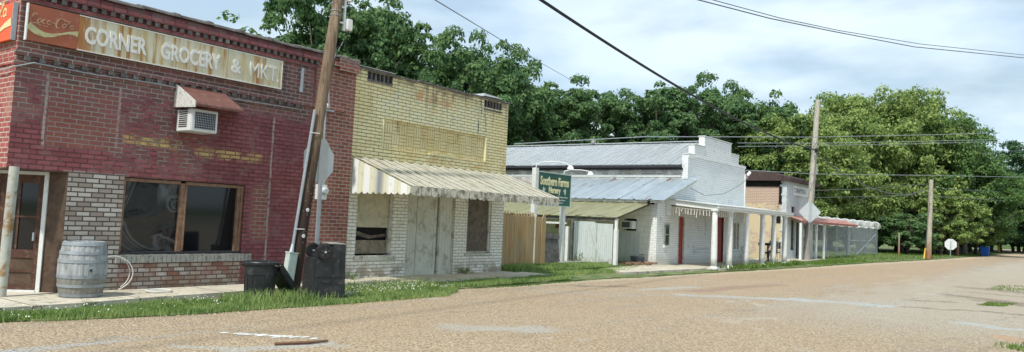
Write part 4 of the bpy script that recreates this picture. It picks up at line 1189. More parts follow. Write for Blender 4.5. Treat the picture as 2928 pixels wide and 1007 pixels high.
tube(bm, [(6.05+0.275*math.sin(t), 12.09, 0.38+0.25*math.cos(t)) for t in np.linspace(0.5, 2.6, 14)], 0.008, 6)
tag(obj('hose_loop', bm, 'hose_white', loc=(6.1, 12.05, 0.1)), 'white hose curling up against the wall to the right of the barrel', 'hose')
bm = bmesh.new(); tube(bm, [(6.62+0.19*math.cos(t), 11.72+0.17*math.sin(t), 0.125) for t in np.linspace(0, 2*PI, 26)], 0.018, 6, cap=False)
tag(obj('ring', bm, 'hose_white', loc=(6.62, 11.72, 0.1)), 'flat white ring lying on the pavement below the shop window', 'ring')
# round trash can
ct = thing('trash_can', 'round black plastic trash can without a lid standing in the grass', 'trash can', (7.69, 10.62, 0.02))
cx, cy = 7.69, 10.62
bm = bmesh.new()
prof = [(0.215, 0), (0.222, 0.04), (0.245, 0.40), (0.252, 0.405), (0.262, 0.56), (0.280, 0.565), (0.284, 0.60), (0.274, 0.615), (0.255, 0.605), (0.250, 0.56), (0.205, 0.03)]
lathe(bm, prof, 36, c=(cx, cy, 0.03))
obj('body', bm, 'black_plastic', ct, smooth=True)
bm = bmesh.new()
for k in range(14):
    a = 2*PI*k/14; T = Matrix.Translation((cx, cy, 0.03)) @ Matrix.Rotation(a, 4, 'Z')
    n0 = len(bm.verts); prism(bm, [(0.21, 0.03), (0.236, 0.05), (0.250, 0.38), (0.22, 0.39)], 'y', -0.008, 0.008)
    for v in list(bm.verts)[n0:]: v.co = T @ v.co
obj('ribs', bm, 'black_plastic', ct)
for a in (R(-62), R(118)):
    T = Matrix.Translation((cx, cy, 0.03)) @ Matrix.Rotation(a, 4, 'Z')
    h = bmesh.new(); tube(h, [(0.262, -0.07, 0.56), (0.315, -0.065, 0.545), (0.322, 0, 0.54), (0.315, 0.065, 0.545), (0.262, 0.07, 0.56)], 0.014, 6)
    for v in h.verts: v.co = T @ v.co
    obj('handle', h, 'black_plastic', ct, smooth=True)
bm = bmesh.new(); prism(bm, [(7.92, 0.60), (7.97, 0.60), (8.42, 0.06), (8.36, 0.02), (8.30, 0.03), (7.92, 0.50)], 'y', 10.42, 10.82)
bmesh.ops.bevel(bm, geom=bm.edges[:], offset=0.012, segments=2, affect='EDGES')
tag(obj('bin_lid', bm, 'black_plastic', loc=(8.15, 10.6, 0.02)), 'flat black lid leaning between the round can and the upturned cart', 'bin lid')
# upturned wheeled cart
cl = Vector((8.62, 10.18, 0.02)); AZ = R(-18)
T = Matrix.Translation(cl) @ Matrix.Rotation(AZ, 4, 'Z')
wc = thing('wheeled_bin', 'upturned black wheeled bin with its two wheels in the air beside the leaning pole', 'bin', tuple(cl))
def ct_obj(name, bm, mat, **k):
    for v in bm.verts: v.co = T @ v.co
    return obj(name, bm, mat, wc, **k)
bm = bmesh.new()
sec = [(-0.285, 0.0), (0.285, 0.0), (0.265, 0.93), (0.05, 0.93), (0.04, 0.86), (0.02, 0.78), (-0.03, 0.715), (-0.10, 0.69), (-0.18, 0.70), (-0.262, 0.70)]
prism(bm, sec, 'y', -0.26, 0.26)
for v in bm.verts:
    if v.co.z > 0.1: v.co.y *= 1-0.10*v.co.z
prism(bm, [(-0.17, 0.69), (0.05, 0.69), (0.05, 0.925), (-0.06, 0.925), (-0.16, 0.80)], 'y', -0.12, 0.12)
bmesh.ops.bevel(bm, geom=[e for e in bm.edges if e.calc_length() > 0.15], offset=0.018, segments=2, affect='EDGES')
ct_obj('body', bm, 'black_plastic', smooth=True)
ct_obj('moulding', B((-0.262, 0.262, -0.264, -0.250, 0.40, 0.425), (0.18, 0.20, -0.262, -0.245, 0.45, 0.85), (-0.24, -0.22, -0.268, -0.25, 0.06, 0.38), (0.22, 0.24, -0.268, -0.25, 0.06, 0.38)), 'black_plastic')
bm = bmesh.new(); tube(bm, [(-0.285, -0.2, 0.10), (-0.35, -0.2, 0.12), (-0.36, 0.0, 0.12), (-0.35, 0.2, 0.12), (-0.285, 0.2, 0.10)], 0.014, 6); ct_obj('handle', bm, 'black_plastic')
ct_obj('rim', B((-0.30, 0.30, -0.285, 0.285, 0.0, 0.035), (0.10, 0.24, -0.262, -0.245, 0.28, 0.30)), 'black_plastic')
bm = bmesh.new(); prism(bm, [(-0.14, 0.30), (0.03, 0.30), (0.04, 0.33), (0.045, 0.62), (0.035, 0.64), (0.03, 0.33), (-0.14, 0.325)], 'y', -0.268, -0.25)
ct_obj('moulded_ridge', bm, 'black_plastic')
ct_obj('base_plate', B((0.02, 0.26, -0.22, 0.22, 0.931, 0.945)), 'concrete_block', label='pale grey bottom plate turned to the sky')
bm = bmesh.new(); tube(bm, [(-0.115, -0.30, 0.80), (-0.115, 0.30, 0.80)], 0.012, 8); ct_obj('axle', bm, 'galv')
for yy in (-0.262, 0.262):
    sgn = -1 if yy < 0 else 1
    W = Matrix.Translation((-0.115, yy, 0.80)) @ Matrix.Rotation(PI/2*(1 if sgn < 0 else -1), 4, 'X')
    bm = bmesh.new(); lathe(bm, [(0.092, -0.028), (0.125, -0.024), (0.130, 0), (0.125, 0.024), (0.092, 0.028)], 28, T=W, caps=False)
    ty = ct_obj('wheel', bm, 'black_rubber', smooth=True)
    bm = bmesh.new(); lathe(bm, [(0.082, 0.0), (0.094, 0.0), (0.094, 0.022), (0.082, 0.022)], 28, T=W, caps=False)
    lathe(bm, [(0.094, 0.001), (0.094, 0.006)], 28, T=W)
    for k in range(5):
        M_ = W @ Matrix.Rotation(2*PI*k/5+0.3, 4, 'Z'); quad_box(bm, 0.01, 0.085, -0.013, 0.013, 0.004, 0.026, T=M_)
    lathe(bm, [(0.03, 0.004), (0.03, 0.03), (0.022, 0.034)], 14, T=W)
    for v in bm.verts: v.co = T @ v.co
    rim = obj('rim', bm, 'wheel_grey', ty)
    bm = bmesh.new(); lathe(bm, [(0.013, 0.034), (0.013, 0.04), (0.006, 0.043)], 10, T=W)
    for v in bm.verts: v.co = T @ v.co
    obj('axle_cap', bm, 'white_lamp', rim)
bm = bmesh.new(); bmesh.ops.create_icosphere(bm, subdivisions=2, radius=0.06, matrix=Matrix.Translation((9.22, 10.22, 0.07)) @ Matrix.Diagonal((1.2, 0.8, 0.9, 1)))
bmesh.ops.create_icosphere(bm, subdivisions=2, radius=0.045, matrix=Matrix.Translation((9.30, 10.2, 0.08)) @ Matrix.Diagonal((0.9, 1, 1.2, 1)))
for v in bm.verts: v.co += Vector((random.Random(v.index).uniform(-0.01, 0.01), 0, random.Random(v.index+9).uniform(-0.012, 0.012)))
tag(obj('litter', bm, 'white_lamp', loc=(9.24, 10.2, 0.02)), 'crumpled white scrap lying in the grass beside the upturned bin', 'litter')

# near utility pole
up = thing('utility_pole', 'thick leaning brown wooden utility pole behind the black bins', 'utility pole', (8.84, 11.3, 0.0))
def pc(z): return (8.84+0.120*z, 11.3, z)
bm = bmesh.new()
zz = np.linspace(0.0, 10.5, 30); rnd = random.Random(6)
tube(bm, [(pc(z)[0]+rnd.uniform(-0.006, 0.006), 11.3, z) for z in zz], [float(np.interp(z, [0, 1.2, 2.6, 5.5, 10.5], [0.145, 0.128, 0.106, 0.098, 0.090]))+rnd.uniform(-0.003, 0.003) for z in zz], 20)
obj('pole', bm, 'pole_wood', up, smooth=True)
bm = bmesh.new(); tube(bm, [(pc(z)[0]-0.17, 11.24, z) for z in (0.86, 1.5, 2.5, 3.33)], 0.028, 8); tube(bm, [(pc(0.75)[0]-0.20, 11.22, 0.72), (pc(0.86)[0]-0.17, 11.24, 0.88)], [0.045, 0.028], 8)
cdt = obj('conduit', bm, 'galv', up, smooth=True)
bm = bmesh.new()
for z in (1.15, 2.9): tube(bm, [(pc(z)[0]-0.2, 11.22, z), (pc(z)[0]-0.02, 11.175, z)], 0.008, 5)
obj('strap', bm, 'white_metal', cdt)
bm = bmesh.new(); T2 = Matrix.Translation((8.74, 11.18, 0.16)) @ Matrix.Rotation(R(6.5), 4, 'Y')
quad_box(bm, -0.17, 0.0, -0.06, 0.06, 0.0, 0.56, T=T2); quad_box(bm, -0.18, 0.01, -0.07, 0.07, 0.56, 0.58, T=T2); quad_box(bm, -0.15, -0.02, -0.066, -0.061, 0.04, 0.50, T=T2)
obj('cabinet', bm, 'pale_green', up)
for z in (1.03, 1.50):
    bm = bmesh.new(); c_ = pc(z); lathe(bm, [(0.035, 0), (0.035, 0.006), (0.014, 0.007), (0.014, 0.004)], 14, T=Matrix.Translation((c_[0]-0.03, 11.3-0.131, z)) @ Matrix.Rotation(PI/2, 4, 'X') )
    obj('tag', bm, 'white_lamp', up)
bm = bmesh.new(); rnd = random.Random(12)
for k in range(26):
    z = rnd.uniform(0.9, 2.4); a = rnd.uniform(-2.4, -0.6); c_ = pc(z); r_ = float(np.interp(z, [0, 1.2, 2.6], [0.145, 0.128, 0.106]))
    T3 = Matrix.Translation((c_[0]+r_*math.cos(a), 11.3+r_*math.sin(a), z)) @ Matrix.Rotation(a, 4, 'Z')
    quad_box(bm, -0.002, 0.006, -0.005, 0.005, -0.005, 0.005, T=T3)
obj('staple', bm, 'galv', up)
rk = bmesh.new(); c_ = pc(5.5)
quad_box(rk, pc(5.2)[0]+0.145, pc(5.2)[0]+0.185, 11.22, 11.26, 4.92, 6.3)
for z in (5.05, 5.35, 5.65): quad_box(rk, pc(5.2)[0]+0.06, pc(5.2)[0]+0.144, 11.22, 11.26, z, z+0.03)
rack = obj('insulator_rack', rk, 'white_metal', up)
bm = bmesh.new(); quad_box(bm, pc(5.2)[0]+0.21, pc(5.2)[0]+0.35, 11.19, 11.29, 4.95, 5.17); bmesh.ops.bevel(bm, geom=bm.edges[:], offset=0.015, segments=2, affect='EDGES')
obj('insulator', bm, 'white_lamp', rack)
for z in (5.50, 5.85):
    bm = bmesh.new(); lathe(bm, [(0.035, 0), (0.065, 0.02), (0.035, 0.05), (0.065, 0.08), (0.03, 0.10)], 14, c=(pc(5.2)[0]+0.26, 11.24, z)); obj('insulator', bm, 'white_lamp', rack, smooth=True)
bm = bmesh.new()
tube(bm, [(pc(5.2)[0]+0.30, 11.24, 5.0), (pc(5.1)[0]+0.33, 11.3, 4.7), (pc(4.6)[0]+0.25, 11.6, 4.6), (10.1, 12.2, 4.1), (10.15, 12.2, 3.9)], 0.009, 6)
tube(bm, [(pc(5.2)[0]+0.26, 11.24, 5.6), (pc(5.1)[0]+0.36, 11.3, 5.3), (pc(4.9)[0]+0.28, 11.4, 4.8), (10.14, 12.2, 4.0)], 0.007, 6)
obj('drop_wire', bm, 'cable', up)
for z in (5.18, 5.27):
    bm = bmesh.new(); c_ = pc(z); lathe(bm, [(0.098, 0), (0.106, 0), (0.106, 0.012), (0.098, 0.012)], 20, c=(c_[0], c_[1], z), caps=False); obj('band', bm, 'galv', up)

# street sign behind the pole, seen from its back
ss_ = thing('road_sign', 'bare back of an octagonal road sign on a galvanised post behind the leaning pole', 'sign', (9.42, 11.62, 0.03))
bm = bmesh.new(); quad_box(bm, 9.55, 9.61, 11.55, 11.60, 0.03, 2.0)
for z in np.arange(0.3, 2.0, 0.10): pass
obj('post', bm, 'galv', ss_)
T4 = Matrix.Translation((9.56, 11.63, 2.43)) @ Matrix.Rotation(R(6), 4, 'Z')
bm = bmesh.new(); prism(bm, [(0.42*math.cos(R(22.5+45*k)), 0.42*math.sin(R(22.5+45*k))) for k in range(8)], 'y', -0.002, 0.003)
for v in bm.verts: v.co = T4 @ v.co
obj('sign_plate', bm, 'sign_back_pale', ss_)
T5 = Matrix.Translation((9.60, 11.56, 2.42)) @ Matrix.Rotation(R(-35), 4, 'Z')
bm = bmesh.new(); prism(bm, [(-0.07, -0.43), (0.05, -0.43), (0.09, -0.30), (0.09, 0.33), (0.03, 0.43), (-0.07, 0.43)], 'y', -0.012, 0.0)
for v in bm.verts: v.co = T5 @ v.co
obj('sign_plate', bm, 'sign_back', ss_, label='narrow darker grey plate in front of the octagon')

# ------------------------------------------------------------------ nursery yard
YFN = 13.35
pf = thing('picket_fence', 'brown wooden privacy fence with scalloped tops between the yellow shop and the nursery yard', 'fence', (18.0, YFN, 0.1))
bm = bmesh.new(); rnd = random.Random(9); x = 16.9
while x < 19.30:
    t_ = 1.69+rnd.uniform(-0.015, 0.015); w_ = 0.134
    pl = [(x, 0.10), (x+w_, 0.10), (x+w_, t_-0.10), (x+w_*0.78, t_-0.07), (x+w_/2, t_+0.03), (x+w_*0.22, t_-0.07), (x, t_-0.10)]
    prism(bm, pl, 'y', YFN-0.02+rnd.uniform(-0.004, 0.004), YFN); x += 0.141
obj('slat_panel', bm, 'fence_wood', pf)
obj('rail', B((16.9, 19.3, YFN+0.002, YFN+0.04, 0.4, 0.49), (16.9, 19.3, YFN+0.002, YFN+0.04, 1.3, 1.39)), 'fence_wood', pf)
bm = bmesh.new()
for i, yy in enumerate((YFN-0.06, YFN+0.12, YFN+0.30)):
    prism(bm, [(yy, 0.1), (yy+0.13, 0.1), (yy+0.13, 1.62), (yy+0.07, 1.74), (yy, 1.62)], 'x', 19.32+i*0.17, 19.345+i*0.17)
obj('end_picket', bm, 'dirty_white', pf, label='pale edges of pickets turned end on')
bm = bmesh.new(); prism(bm, [(19.72, 0.1), (19.93, 0.1), (19.93, 1.55), (19.86, 1.72), (19.78, 1.64), (19.72, 1.55)], 'y', YFN-0.03, YFN); quad_box(bm, 19.42, 19.72, YFN, YFN+0.02, 0.1, 1.6)
obj('end_slat', bm, 'fence_wood', pf)
# leaning weathered panel
T6 = Matrix.Translation((20.72, 13.75, 0.16)) @ Matrix.Rotation(R(1.5), 4, 'Y') @ Matrix.Rotation(R(-6), 4, 'X')
bp = thing('board_gate', 'dark grey weathered plank gate standing under the nursery sign', 'gate', (20.72, 13.75, 0.16))
bm = bmesh.new()
for k in range(9): quad_box(bm, -0.70+k*0.156, -0.70+k*0.156+0.150, -0.02, 0.0, 0.0, 0.93, T=T6)
obj('planks', bm, 'board_grey', bp)
bm = bmesh.new(); quad_box(bm, -0.72, 0.72, -0.045, -0.021, 0.76, 0.92, T=T6); quad_box(bm, -0.72, 0.72, -0.045, -0.021, 0.0, 0.08, T=T6)
obj('rail', bm, 'board_grey', bp)
for i, (a, b, y0) in enumerate(((20.45, 21.9, 13.0), (22.0, 23.0, 12.72))):
    bm = B((a, b, y0, y0+0.16, 0.10, 0.23)); bmesh.ops.bevel(bm, geom=bm.edges[:], offset=0.015, segments=1, affect='EDGES')
    tag(obj('curb_block', bm, 'concrete_block', loc=((a+b)/2, y0, 0.1)), ('low grey concrete kerb block in the grass before the plank gate', 'low grey kerb block in the grass before the corrugated screen')[i], 'kerb block', 'kerb blocks in the grass')
# nursery sign
YS = 12.75
ns_ = thing('nursery_sign', 'dark green nursery sign with cream serif lettering on two white posts', 'sign', (19.2, YS, 0.1))
obj('post', B((18.36, 18.50, YS-0.06, YS+0.08, 0.1, 3.02)), 'white_paint', ns_)
obj('post', B((20.05, 20.18, YS+0.03, YS+0.16, 0.1, 2.75)), 'white_paint', ns_)
obj('sign_board', B((18.53, 20.30, YS-0.04, YS+0.025, 1.96, 2.91)), 'sign_green', ns_)
obj('sign_edge', B((18.50, 20.33, YS-0.055, YS+0.035, 2.91, 2.935), (18.50, 20.33, YS-0.055, YS+0.035, 1.935, 1.96), (18.505, 18.53, YS-0.055, YS+0.035, 1.96, 2.91), (20.30, 20.325, YS-0.055, YS+0.035, 1.96, 2.91)), 'pale_green', ns_)
ysg = YS-0.0405
obj('lettering', text_bm('Southern Farms', 0.27, 19.41, 2.675, ysg, wide=1.56, bold=0.035, ext=0.008), 'cream_letter', ns_)
obj('lettering', text_bm('Nursery', 0.25, 19.41, 2.385, ysg, wide=0.64, bold=0.035, ext=0.008), 'cream_letter', ns_)
obj('lettering', text_bm('Native Plants · Seasonal Bedding Plants', 0.050, 19.42, 2.215, ysg, wide=1.46, bold=0.01, ext=0.004), 'white_letter', ns_)
obj('lettering', text_bm('Trees · Shrubs · Potting Plants', 0.050, 19.42, 2.125, ysg, wide=1.2, bold=0.01, ext=0.004), 'white_letter', ns_)
obj('lettering', text_bm('Open · Call First', 0.050, 19.52, 2.045, ysg, wide=0.75, bold=0.01, ext=0.004), 'white_letter', ns_)
for cx_, m_ in ((18.82, 1), (19.99, -1)):
    bm = bmesh.new()
    pl = [(-0.055, 0.05), (-0.02, 0.085), (0.03, 0.07), (0.05, 0.02), (0.035, -0.05), (0.01, -0.10), (-0.02, -0.085), (-0.045, -0.02)]
    prism(bm, [(cx_+m_*p[0], 2.385+p[1]) for p in pl], 'y', ysg-0.005, ysg)
    stroke(bm, [(cx_+m_*0.03, 2.455), (cx_+m_*0.075, 2.44), (cx_+m_*0.08, 2.39)], 0.018, ysg)
    stroke(bm, [(cx_, 2.46), (cx_-m_*0.02, 2.50)], 0.015, ysg)
    obj('leaf_emblem', bm, 'pale_green', ns_)
def lamp_arm(p):
    bm = bmesh.new(); tube(bm, p, 0.014, 6)
    a = obj('lamp_arm', bm, 'white_lamp', ns_, smooth=True)
    e = Vector(p[-1]); bm = bmesh.new(); lathe(bm, [(0.03, 0.05), (0.055, 0.03), (0.095, -0.03), (0.10, -0.06)], 14, c=e)
    obj('lamp_head', bm, 'white_lamp', a, smooth=True)
lamp_arm([(18.43, YS, 3.0), (18.43, YS-0.02, 3.13), (18.50, YS-0.15, 3.19), (18.63, YS-0.5, 3.21), (18.73, YS-0.85, 3.17), (18.76, YS-0.98, 3.06)])
lamp_arm([(19.95, YS, 2.93), (19.95, YS-0.02, 3.03), (20.02, YS-0.15, 3.08), (20.2, YS-0.45, 3.09), (20.30, YS-0.65, 3.06), (20.33, YS-0.72, 3.0)])

# the sign stands just behind the fence line
ns_.location = (20.93, 13.90, -0.026); ns_.scale = (1.09, 1.09, 1.09)
# ------------------------------------------------------------------ white gabled hall with lean-tos and porch
YW = 12.3
wb = thing('white_hall', 'long white painted brick hall with a stepped gable and a columned porch', 'building', (28.2, YW, 0))
bm = bmesh.new()
hol = [(30.95, 32.10, 0.06, 1.95), (28.2, 28.80, 4.33, 5.4), (28.8, 29.80, 4.76, 5.4), (32.80, 33.75, 4.76, 5.4), (33.75, 34.60, 4.33, 5.4), (33.25, 34.0, 0.60, 1.75)]
wallgrid(bm, 'x', 28.2, 34.60, 0.0, 5.2, YW, YW+0.25, hol)
quad_box(bm, 34.40, 34.597, YW+0.251, 28, 0, 3.9)
obj('front_wall', bm, 'white_painted_brick', wb)
bm = bmesh.new(); quad_box(bm, 28.2, 28.42, YW+0.251, 28, 0.0, 3.86)
obj('side_wall', bm, 'peeling_side_brick', wb)
obj('side_coping', B((28.185, 28.20, YW+0.30, 28, 3.42, 3.50)), 'pale_corrugated', wb)
cp = []
for a, b, z in ((28.18, 28.86, 4.33), (28.78, 29.86, 4.76), (29.78, 32.82, 5.20), (32.74, 33.78, 4.76), (33.7, 34.63, 4.33)):
    cp.append((a, b, YW-0.03, YW+0.28, z+0.002, z+0.045))
obj('coping', B(*[(a, b, c, d, z0+(0.0 if i % 2 else 0.001), z1) for i, (a, b, c, d, z0, z1) in enumerate(cp)]), 'coping_white', wb)
obj('band', B((28.8, 34.60, YW-0.035, YW-0.001, 4.26, 4.33), (28.2, 28.799, YW-0.035, YW-0.001, 4.20, 4.329)), 'white_painted_brick', wb)
def corr_roof(name, x0, z0, x1, z1, y0, y1, mat, pitch=0.3, ridge=0.03, small=None, parent=None, label=None):
    """ribbed sheet running from eave (x0,z0) up to (x1,z1), ribs along the slope"""
    bm = bmesh.new(); ys = []
    y = y0
    while y < y1-0.001:
        ys += [(y, 0), (y+pitch*0.80, 0), (y+pitch*0.86, ridge), (y+pitch*0.94, ridge)]; y += pitch
    ys.append((y1, 0)); ys = [q for q in ys if q[0] <= y1]
    a = [bm.verts.new((x0, q, z0+h)) for q, h in ys]; b = [bm.verts.new((x1, q, z1+h)) for q, h in ys]
    for i in range(len(ys)-1): bm.faces.new((a[i], a[i+1], b[i+1], b[i]))
    bmesh.ops.solidify(bm, geom=list(bm.faces), thickness=0.008)
    return obj(name, bm, mat, parent, label=label, fix=False)
corr_roof('roof', 28.02, 3.92, 31.35, 5.16, YW+0.26, 24.5, 'grey_roof_metal', 0.24, 0.02, parent=wb)
corr_roof('roof', 34.75, 3.92, 31.35, 5.158, YW+0.26, 24.5, 'grey_roof_metal', 0.42, 0.03, parent=wb)
obj('ridge_cap', B((31.2, 31.5, YW+0.26, 24.5, 5.175, 5.20)), 'grey_roof_metal', wb)
bm = bmesh.new(); quad_box(bm, 28.0, 28.1, YW+0.2, 24.4, 3.80, 3.885); quad_box(bm, 28.1, 28.2, YW+0.2, 24.4, 3.72, 3.80)
obj('gutter', bm, 'gutter_dark', wb)
obj('roof_vent', B((31.15, 31.3, 18.3, 18.45, 5.21, 5.42)), 'concrete_block', wb)
# lean-to room in front of the left side
bm = bmesh.new()
wallgrid(bm, 'x', 25.60, 28.199, 0.0, 2.44, YW+0.001, YW+0.22, [(27.46, 28.02, 0.0, 1.90)])
prism(bm, [(25.62, 2.442), (28.199, 2.442), (28.199, 3.36)], 'y', YW+0.001, YW+0.22)
fb = obj('lean_to_front', bm, 'white_painted_brick', wb)
bm = bmesh.new()
wallgrid(bm, 'y', YW+0.221, 22.0, 0.0, 2.42, 25.60, 25.80, [(12.95, 13.62, 1.26, 1.70), (16.25, 16.65, 1.22, 1.46)])
obj('lean_to_side', bm, 'cream_block_wall', wb)
corr_roof('lean_to_roof', 25.18, 2.40, 28.45, 3.44, 11.86, 17.75, 'blue_grey_roof_metal', 0.62, 0.035, parent=wb, label='blue grey metal lean-to roof with rust streaks near its top')
obj('rafter', B((25.25, 25.32, 11.9, 17.7, 2.30, 2.385)), 'dirty_white', wb)
bm = bmesh.new(); prism(bm, [(25.3, 2.33), (28.19, 3.25), (28.19, 3.36), (25.3, 2.40)], 'y', 11.92, 11.96); prism(bm, [(25.3, 2.33), (28.19, 3.25), (28.19, 3.33), (25.3, 2.38)], 'y', 12.2, 12.29)
obj('rafter', bm, 'dirty_white', wb)
corr_roof('yard_roof', 22.85, 1.70, 25.56, 2.34, 12.45, 20.5, 'mossy_roof_metal', 0.55, 0.03, parent=wb, label='mossy yellow green lean-to roof over the nursery yard')
obj('yard_roof_beam', B((22.92, 23.02, 12.55, 20.4, 1.56, 1.675)), 'board_grey', wb)
for y_ in (12.6, 14.4, 16.2, 18.0):
    bm = bmesh.new(); prism(bm, [(22.95, 1.60), (25.55, 2.2), (25.55, 2.31), (22.95, 1.685)], 'y', y_, y_+0.06); obj('rafter', bm, 'board_grey', wb)
obj('roof_gap', B((25.1, 25.59, 12.42, 12.46, 2.25, 2.37)), 'void', wb)
obj('yard_post', B((22.88, 23.0, 12.44, 12.56, 0.1, 1.30), (22.92, 22.99, 12.46, 12.55, 1.30, 1.66)), 'white_paint', wb)
obj('yard_post', B((22.88, 22.98, 14.35, 14.47, 0.1, 1.33)), 'white_paint', wb)
obj('yard_post', B((22.9, 23.02, 14.15, 14.25, 0.1, 1.60)), 'board_grey', wb)
# corrugated screen under the eave
sc_ = thing('corrugated_screen', 'pale blue corrugated metal screen with a diagonal brace under the mossy eave', 'screen', (22.9, 13.3, 0.12))
bm = bmesh.new(); ys = np.arange(12.60, 14.14, 0.019)
a = [bm.verts.new((22.90+0.012*math.sin(2*PI*(y_-12.6)/0.076), y_, 0.13)) for y_ in ys]
b = [bm.verts.new((22.90+0.012*math.sin(2*PI*(y_-12.6)/0.076), y_, 1.50+(0.03 if y_ > 13.3 else -0.02))) for y_ in ys]
for i in range(len(ys)-1): bm.faces.new((a[i], a[i+1], b[i+1], b[i]))
obj('sheet', bm, 'pale_corrugated', sc_, smooth=True, fix=False)
bm = bmesh.new()
def bar(bm, p, q, w, t=0.02):
    p, q = Vector(p), Vector(q); d = (q-p).normalized(); s = Vector((1, 0, 0)); n_ = d.cross(s).normalized()
    vs = [bm.verts.new(c) for c in (p-n_*w/2, p+n_*w/2, q+n_*w/2, q-n_*w/2)]; vs2 = [bm.verts.new(v.co+s*-t) for v in vs]
    bm.faces.new(vs); bm.faces.new(vs2[::-1])
    for i in range(4): bm.faces.new((vs[i], vs2[i], vs2[(i+1) % 4], vs[(i+1) % 4]))
bar(bm, (22.87, 13.48, 1.44), (22.87, 12.98, 0.16), 0.07)
obj('brace', bm, 'pale_corrugated', sc_)
bm = bmesh.new(); bar(bm, (22.875, 13.22, 1.5), (22.875, 13.22, 0.14), 0.03)
obj('joint_strip', bm, 'pale_green', sc_)
obj('corrugated_apron', B((25.575, 25.598, 12.95, 13.9, 0.12, 1.20)), 'pale_corrugated', wb)
# things seen through the yard gap
bm = B((22.95, 23.05, 14.5, 16.6, 1.40, 1.47)); obj('yard_rail', bm, 'white_paint', wb)
wn = obj('yard_window', B((25.585, 25.62, 16.25, 16.65, 1.22, 1.46)), 'brown_frame', wb)
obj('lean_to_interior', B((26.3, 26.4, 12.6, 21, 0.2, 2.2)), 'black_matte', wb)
# blocked window around the side air conditioner
obj('side_window', B((25.575, 25.61, 12.86, 12.945, 1.20, 1.76), (25.575, 25.61, 12.945, 13.70, 1.705, 1.76), (25.58, 25.61, 12.945, 13.10, 1.20, 1.705), (25.575, 25.61, 13.62, 13.70, 1.26, 1.705), (25.575, 25.61, 12.945, 13.62, 1.20, 1.256)), 'cream_block_wall', wb)
obj('pipe', B((25.585, 25.6, 12.75, 13.3, 0.40, 0.415), (25.585, 25.6, 13.28, 13.295, 0.415, 1.2)), 'board_grey', wb)
air_con(25.28, 25.60, 13.12, 13.60, 1.33, 1.62, 'white air conditioner set in the cream side wall under the mossy roof', side=True)
tb = thing('tub', 'grey rubber tub on the ground against the cream side wall', 'tub', (25.0, 12.72, 0.1))
bm = bmesh.new(); lathe(bm, [(0.20, 0), (0.26, 0.24), (0.28, 0.245), (0.275, 0.27), (0.25, 0.26), (0.19, 0.03)], 20, c=(25.0, 12.72, 0.1), T=None)
obj('body', bm, 'tub_grey', tb, smooth=True)
# openings of the front under the porch
d1 = obj('door', B((27.50, 27.98, YW+0.04, YW+0.08, 0.07, 1.86)), 'red_door', wb, label='narrow red door at the left of the porch')
obj('door_frame', B((27.462, 27.499, YW-0.02, YW+0.10, 0.07, 1.898), (27.981, 28.018, YW-0.02, YW+0.10, 0.07, 1.898), (27.499, 27.981, YW-0.02, YW+0.10, 1.861, 1.898)), 'dirty_white', d1)
d2 = obj('door', B((30.99, 31.515, YW+0.05, YW+0.10, 0.07, 1.93), (31.525, 32.06, YW+0.05, YW+0.10, 0.07, 1.93)), 'red_door', wb, label='wide dark red double door in the middle of the porch')
obj('door_frame', B((30.952, 30.989, YW-0.01, YW+0.10, 0.065, 1.948), (32.061, 32.098, YW-0.01, YW+0.10, 0.065, 1.948)), 'dark_brown', d2)
obj('door_panel', B((31.05, 31.46, YW+0.04, YW+0.049, 0.2, 0.9), (31.58, 32.0, YW+0.04, YW+0.049, 0.2, 0.9), (31.05, 31.46, YW+0.04, YW+0.049, 1.0, 1.8), (31.58, 32.0, YW+0.04, YW+0.049, 1.0, 1.8)), 'red_door', d2)
w1 = obj('window', B((26.24, 26.30, YW-0.025, YW-0.001, 0.78, 1.60), (26.62, 26.68, YW-0.025, YW-0.001, 0.78, 1.60), (26.30, 26.62, YW-0.025, YW-0.001, 1.55, 1.60), (26.30, 26.62, YW-0.02, YW-0.004, 1.16, 1.19)), 'dirty_white', wb)
obj('window_pane', B((26.30, 26.62, YW-0.012, YW-0.003, 0.78, 1.55)), 'far_glass', w1)
obj('window_sill', B((26.18, 26.75, YW-0.06, YW-0.001, 0.70, 0.778)), 'white_paint', w1)
w2 = obj('window', B((33.252, 33.30, YW-0.01, YW+0.06, 0.60, 1.75), (33.95, 33.998, YW-0.01, YW+0.06, 0.60, 1.75), (33.60, 33.64, YW+0.0, YW+0.06, 0.60, 1.75)), 'dirty_white', wb)
obj('window_pane', B((33.30, 33.95, YW+0.07, YW+0.08, 0.60, 1.75)), 'cream_block_wall', w2)
obj('window_sill', B((33.18, 34.08, YW-0.06, YW-0.001, 0.53, 0.598)), 'white_paint', w2)
w3 = obj('blocked_window', B((29.35, 29.39, YW-0.03, YW-0.001, 1.15, 1.95), (30.06, 30.10, YW-0.03, YW-0.001, 1.15, 1.95), (29.35, 30.10, YW-0.04, YW-0.001, 1.10, 1.149)), 'white_painted_brick', wb)
obj('bench_ledge', B((28.95, 30.5, YW-0.10, YW-0.001, 0.66, 0.74), (29.0, 29.06, YW-0.08, YW-0.001, 0.50, 0.66), (29.06, 30.5, YW-0.06, YW-0.001, 0.52, 0.56)), 'white_painted_brick', wb)
obj('corner_pipe', B((34.47, 34.53, YW-0.07, YW-0.01, 2.4, 4.0)), 'white_metal', wb)
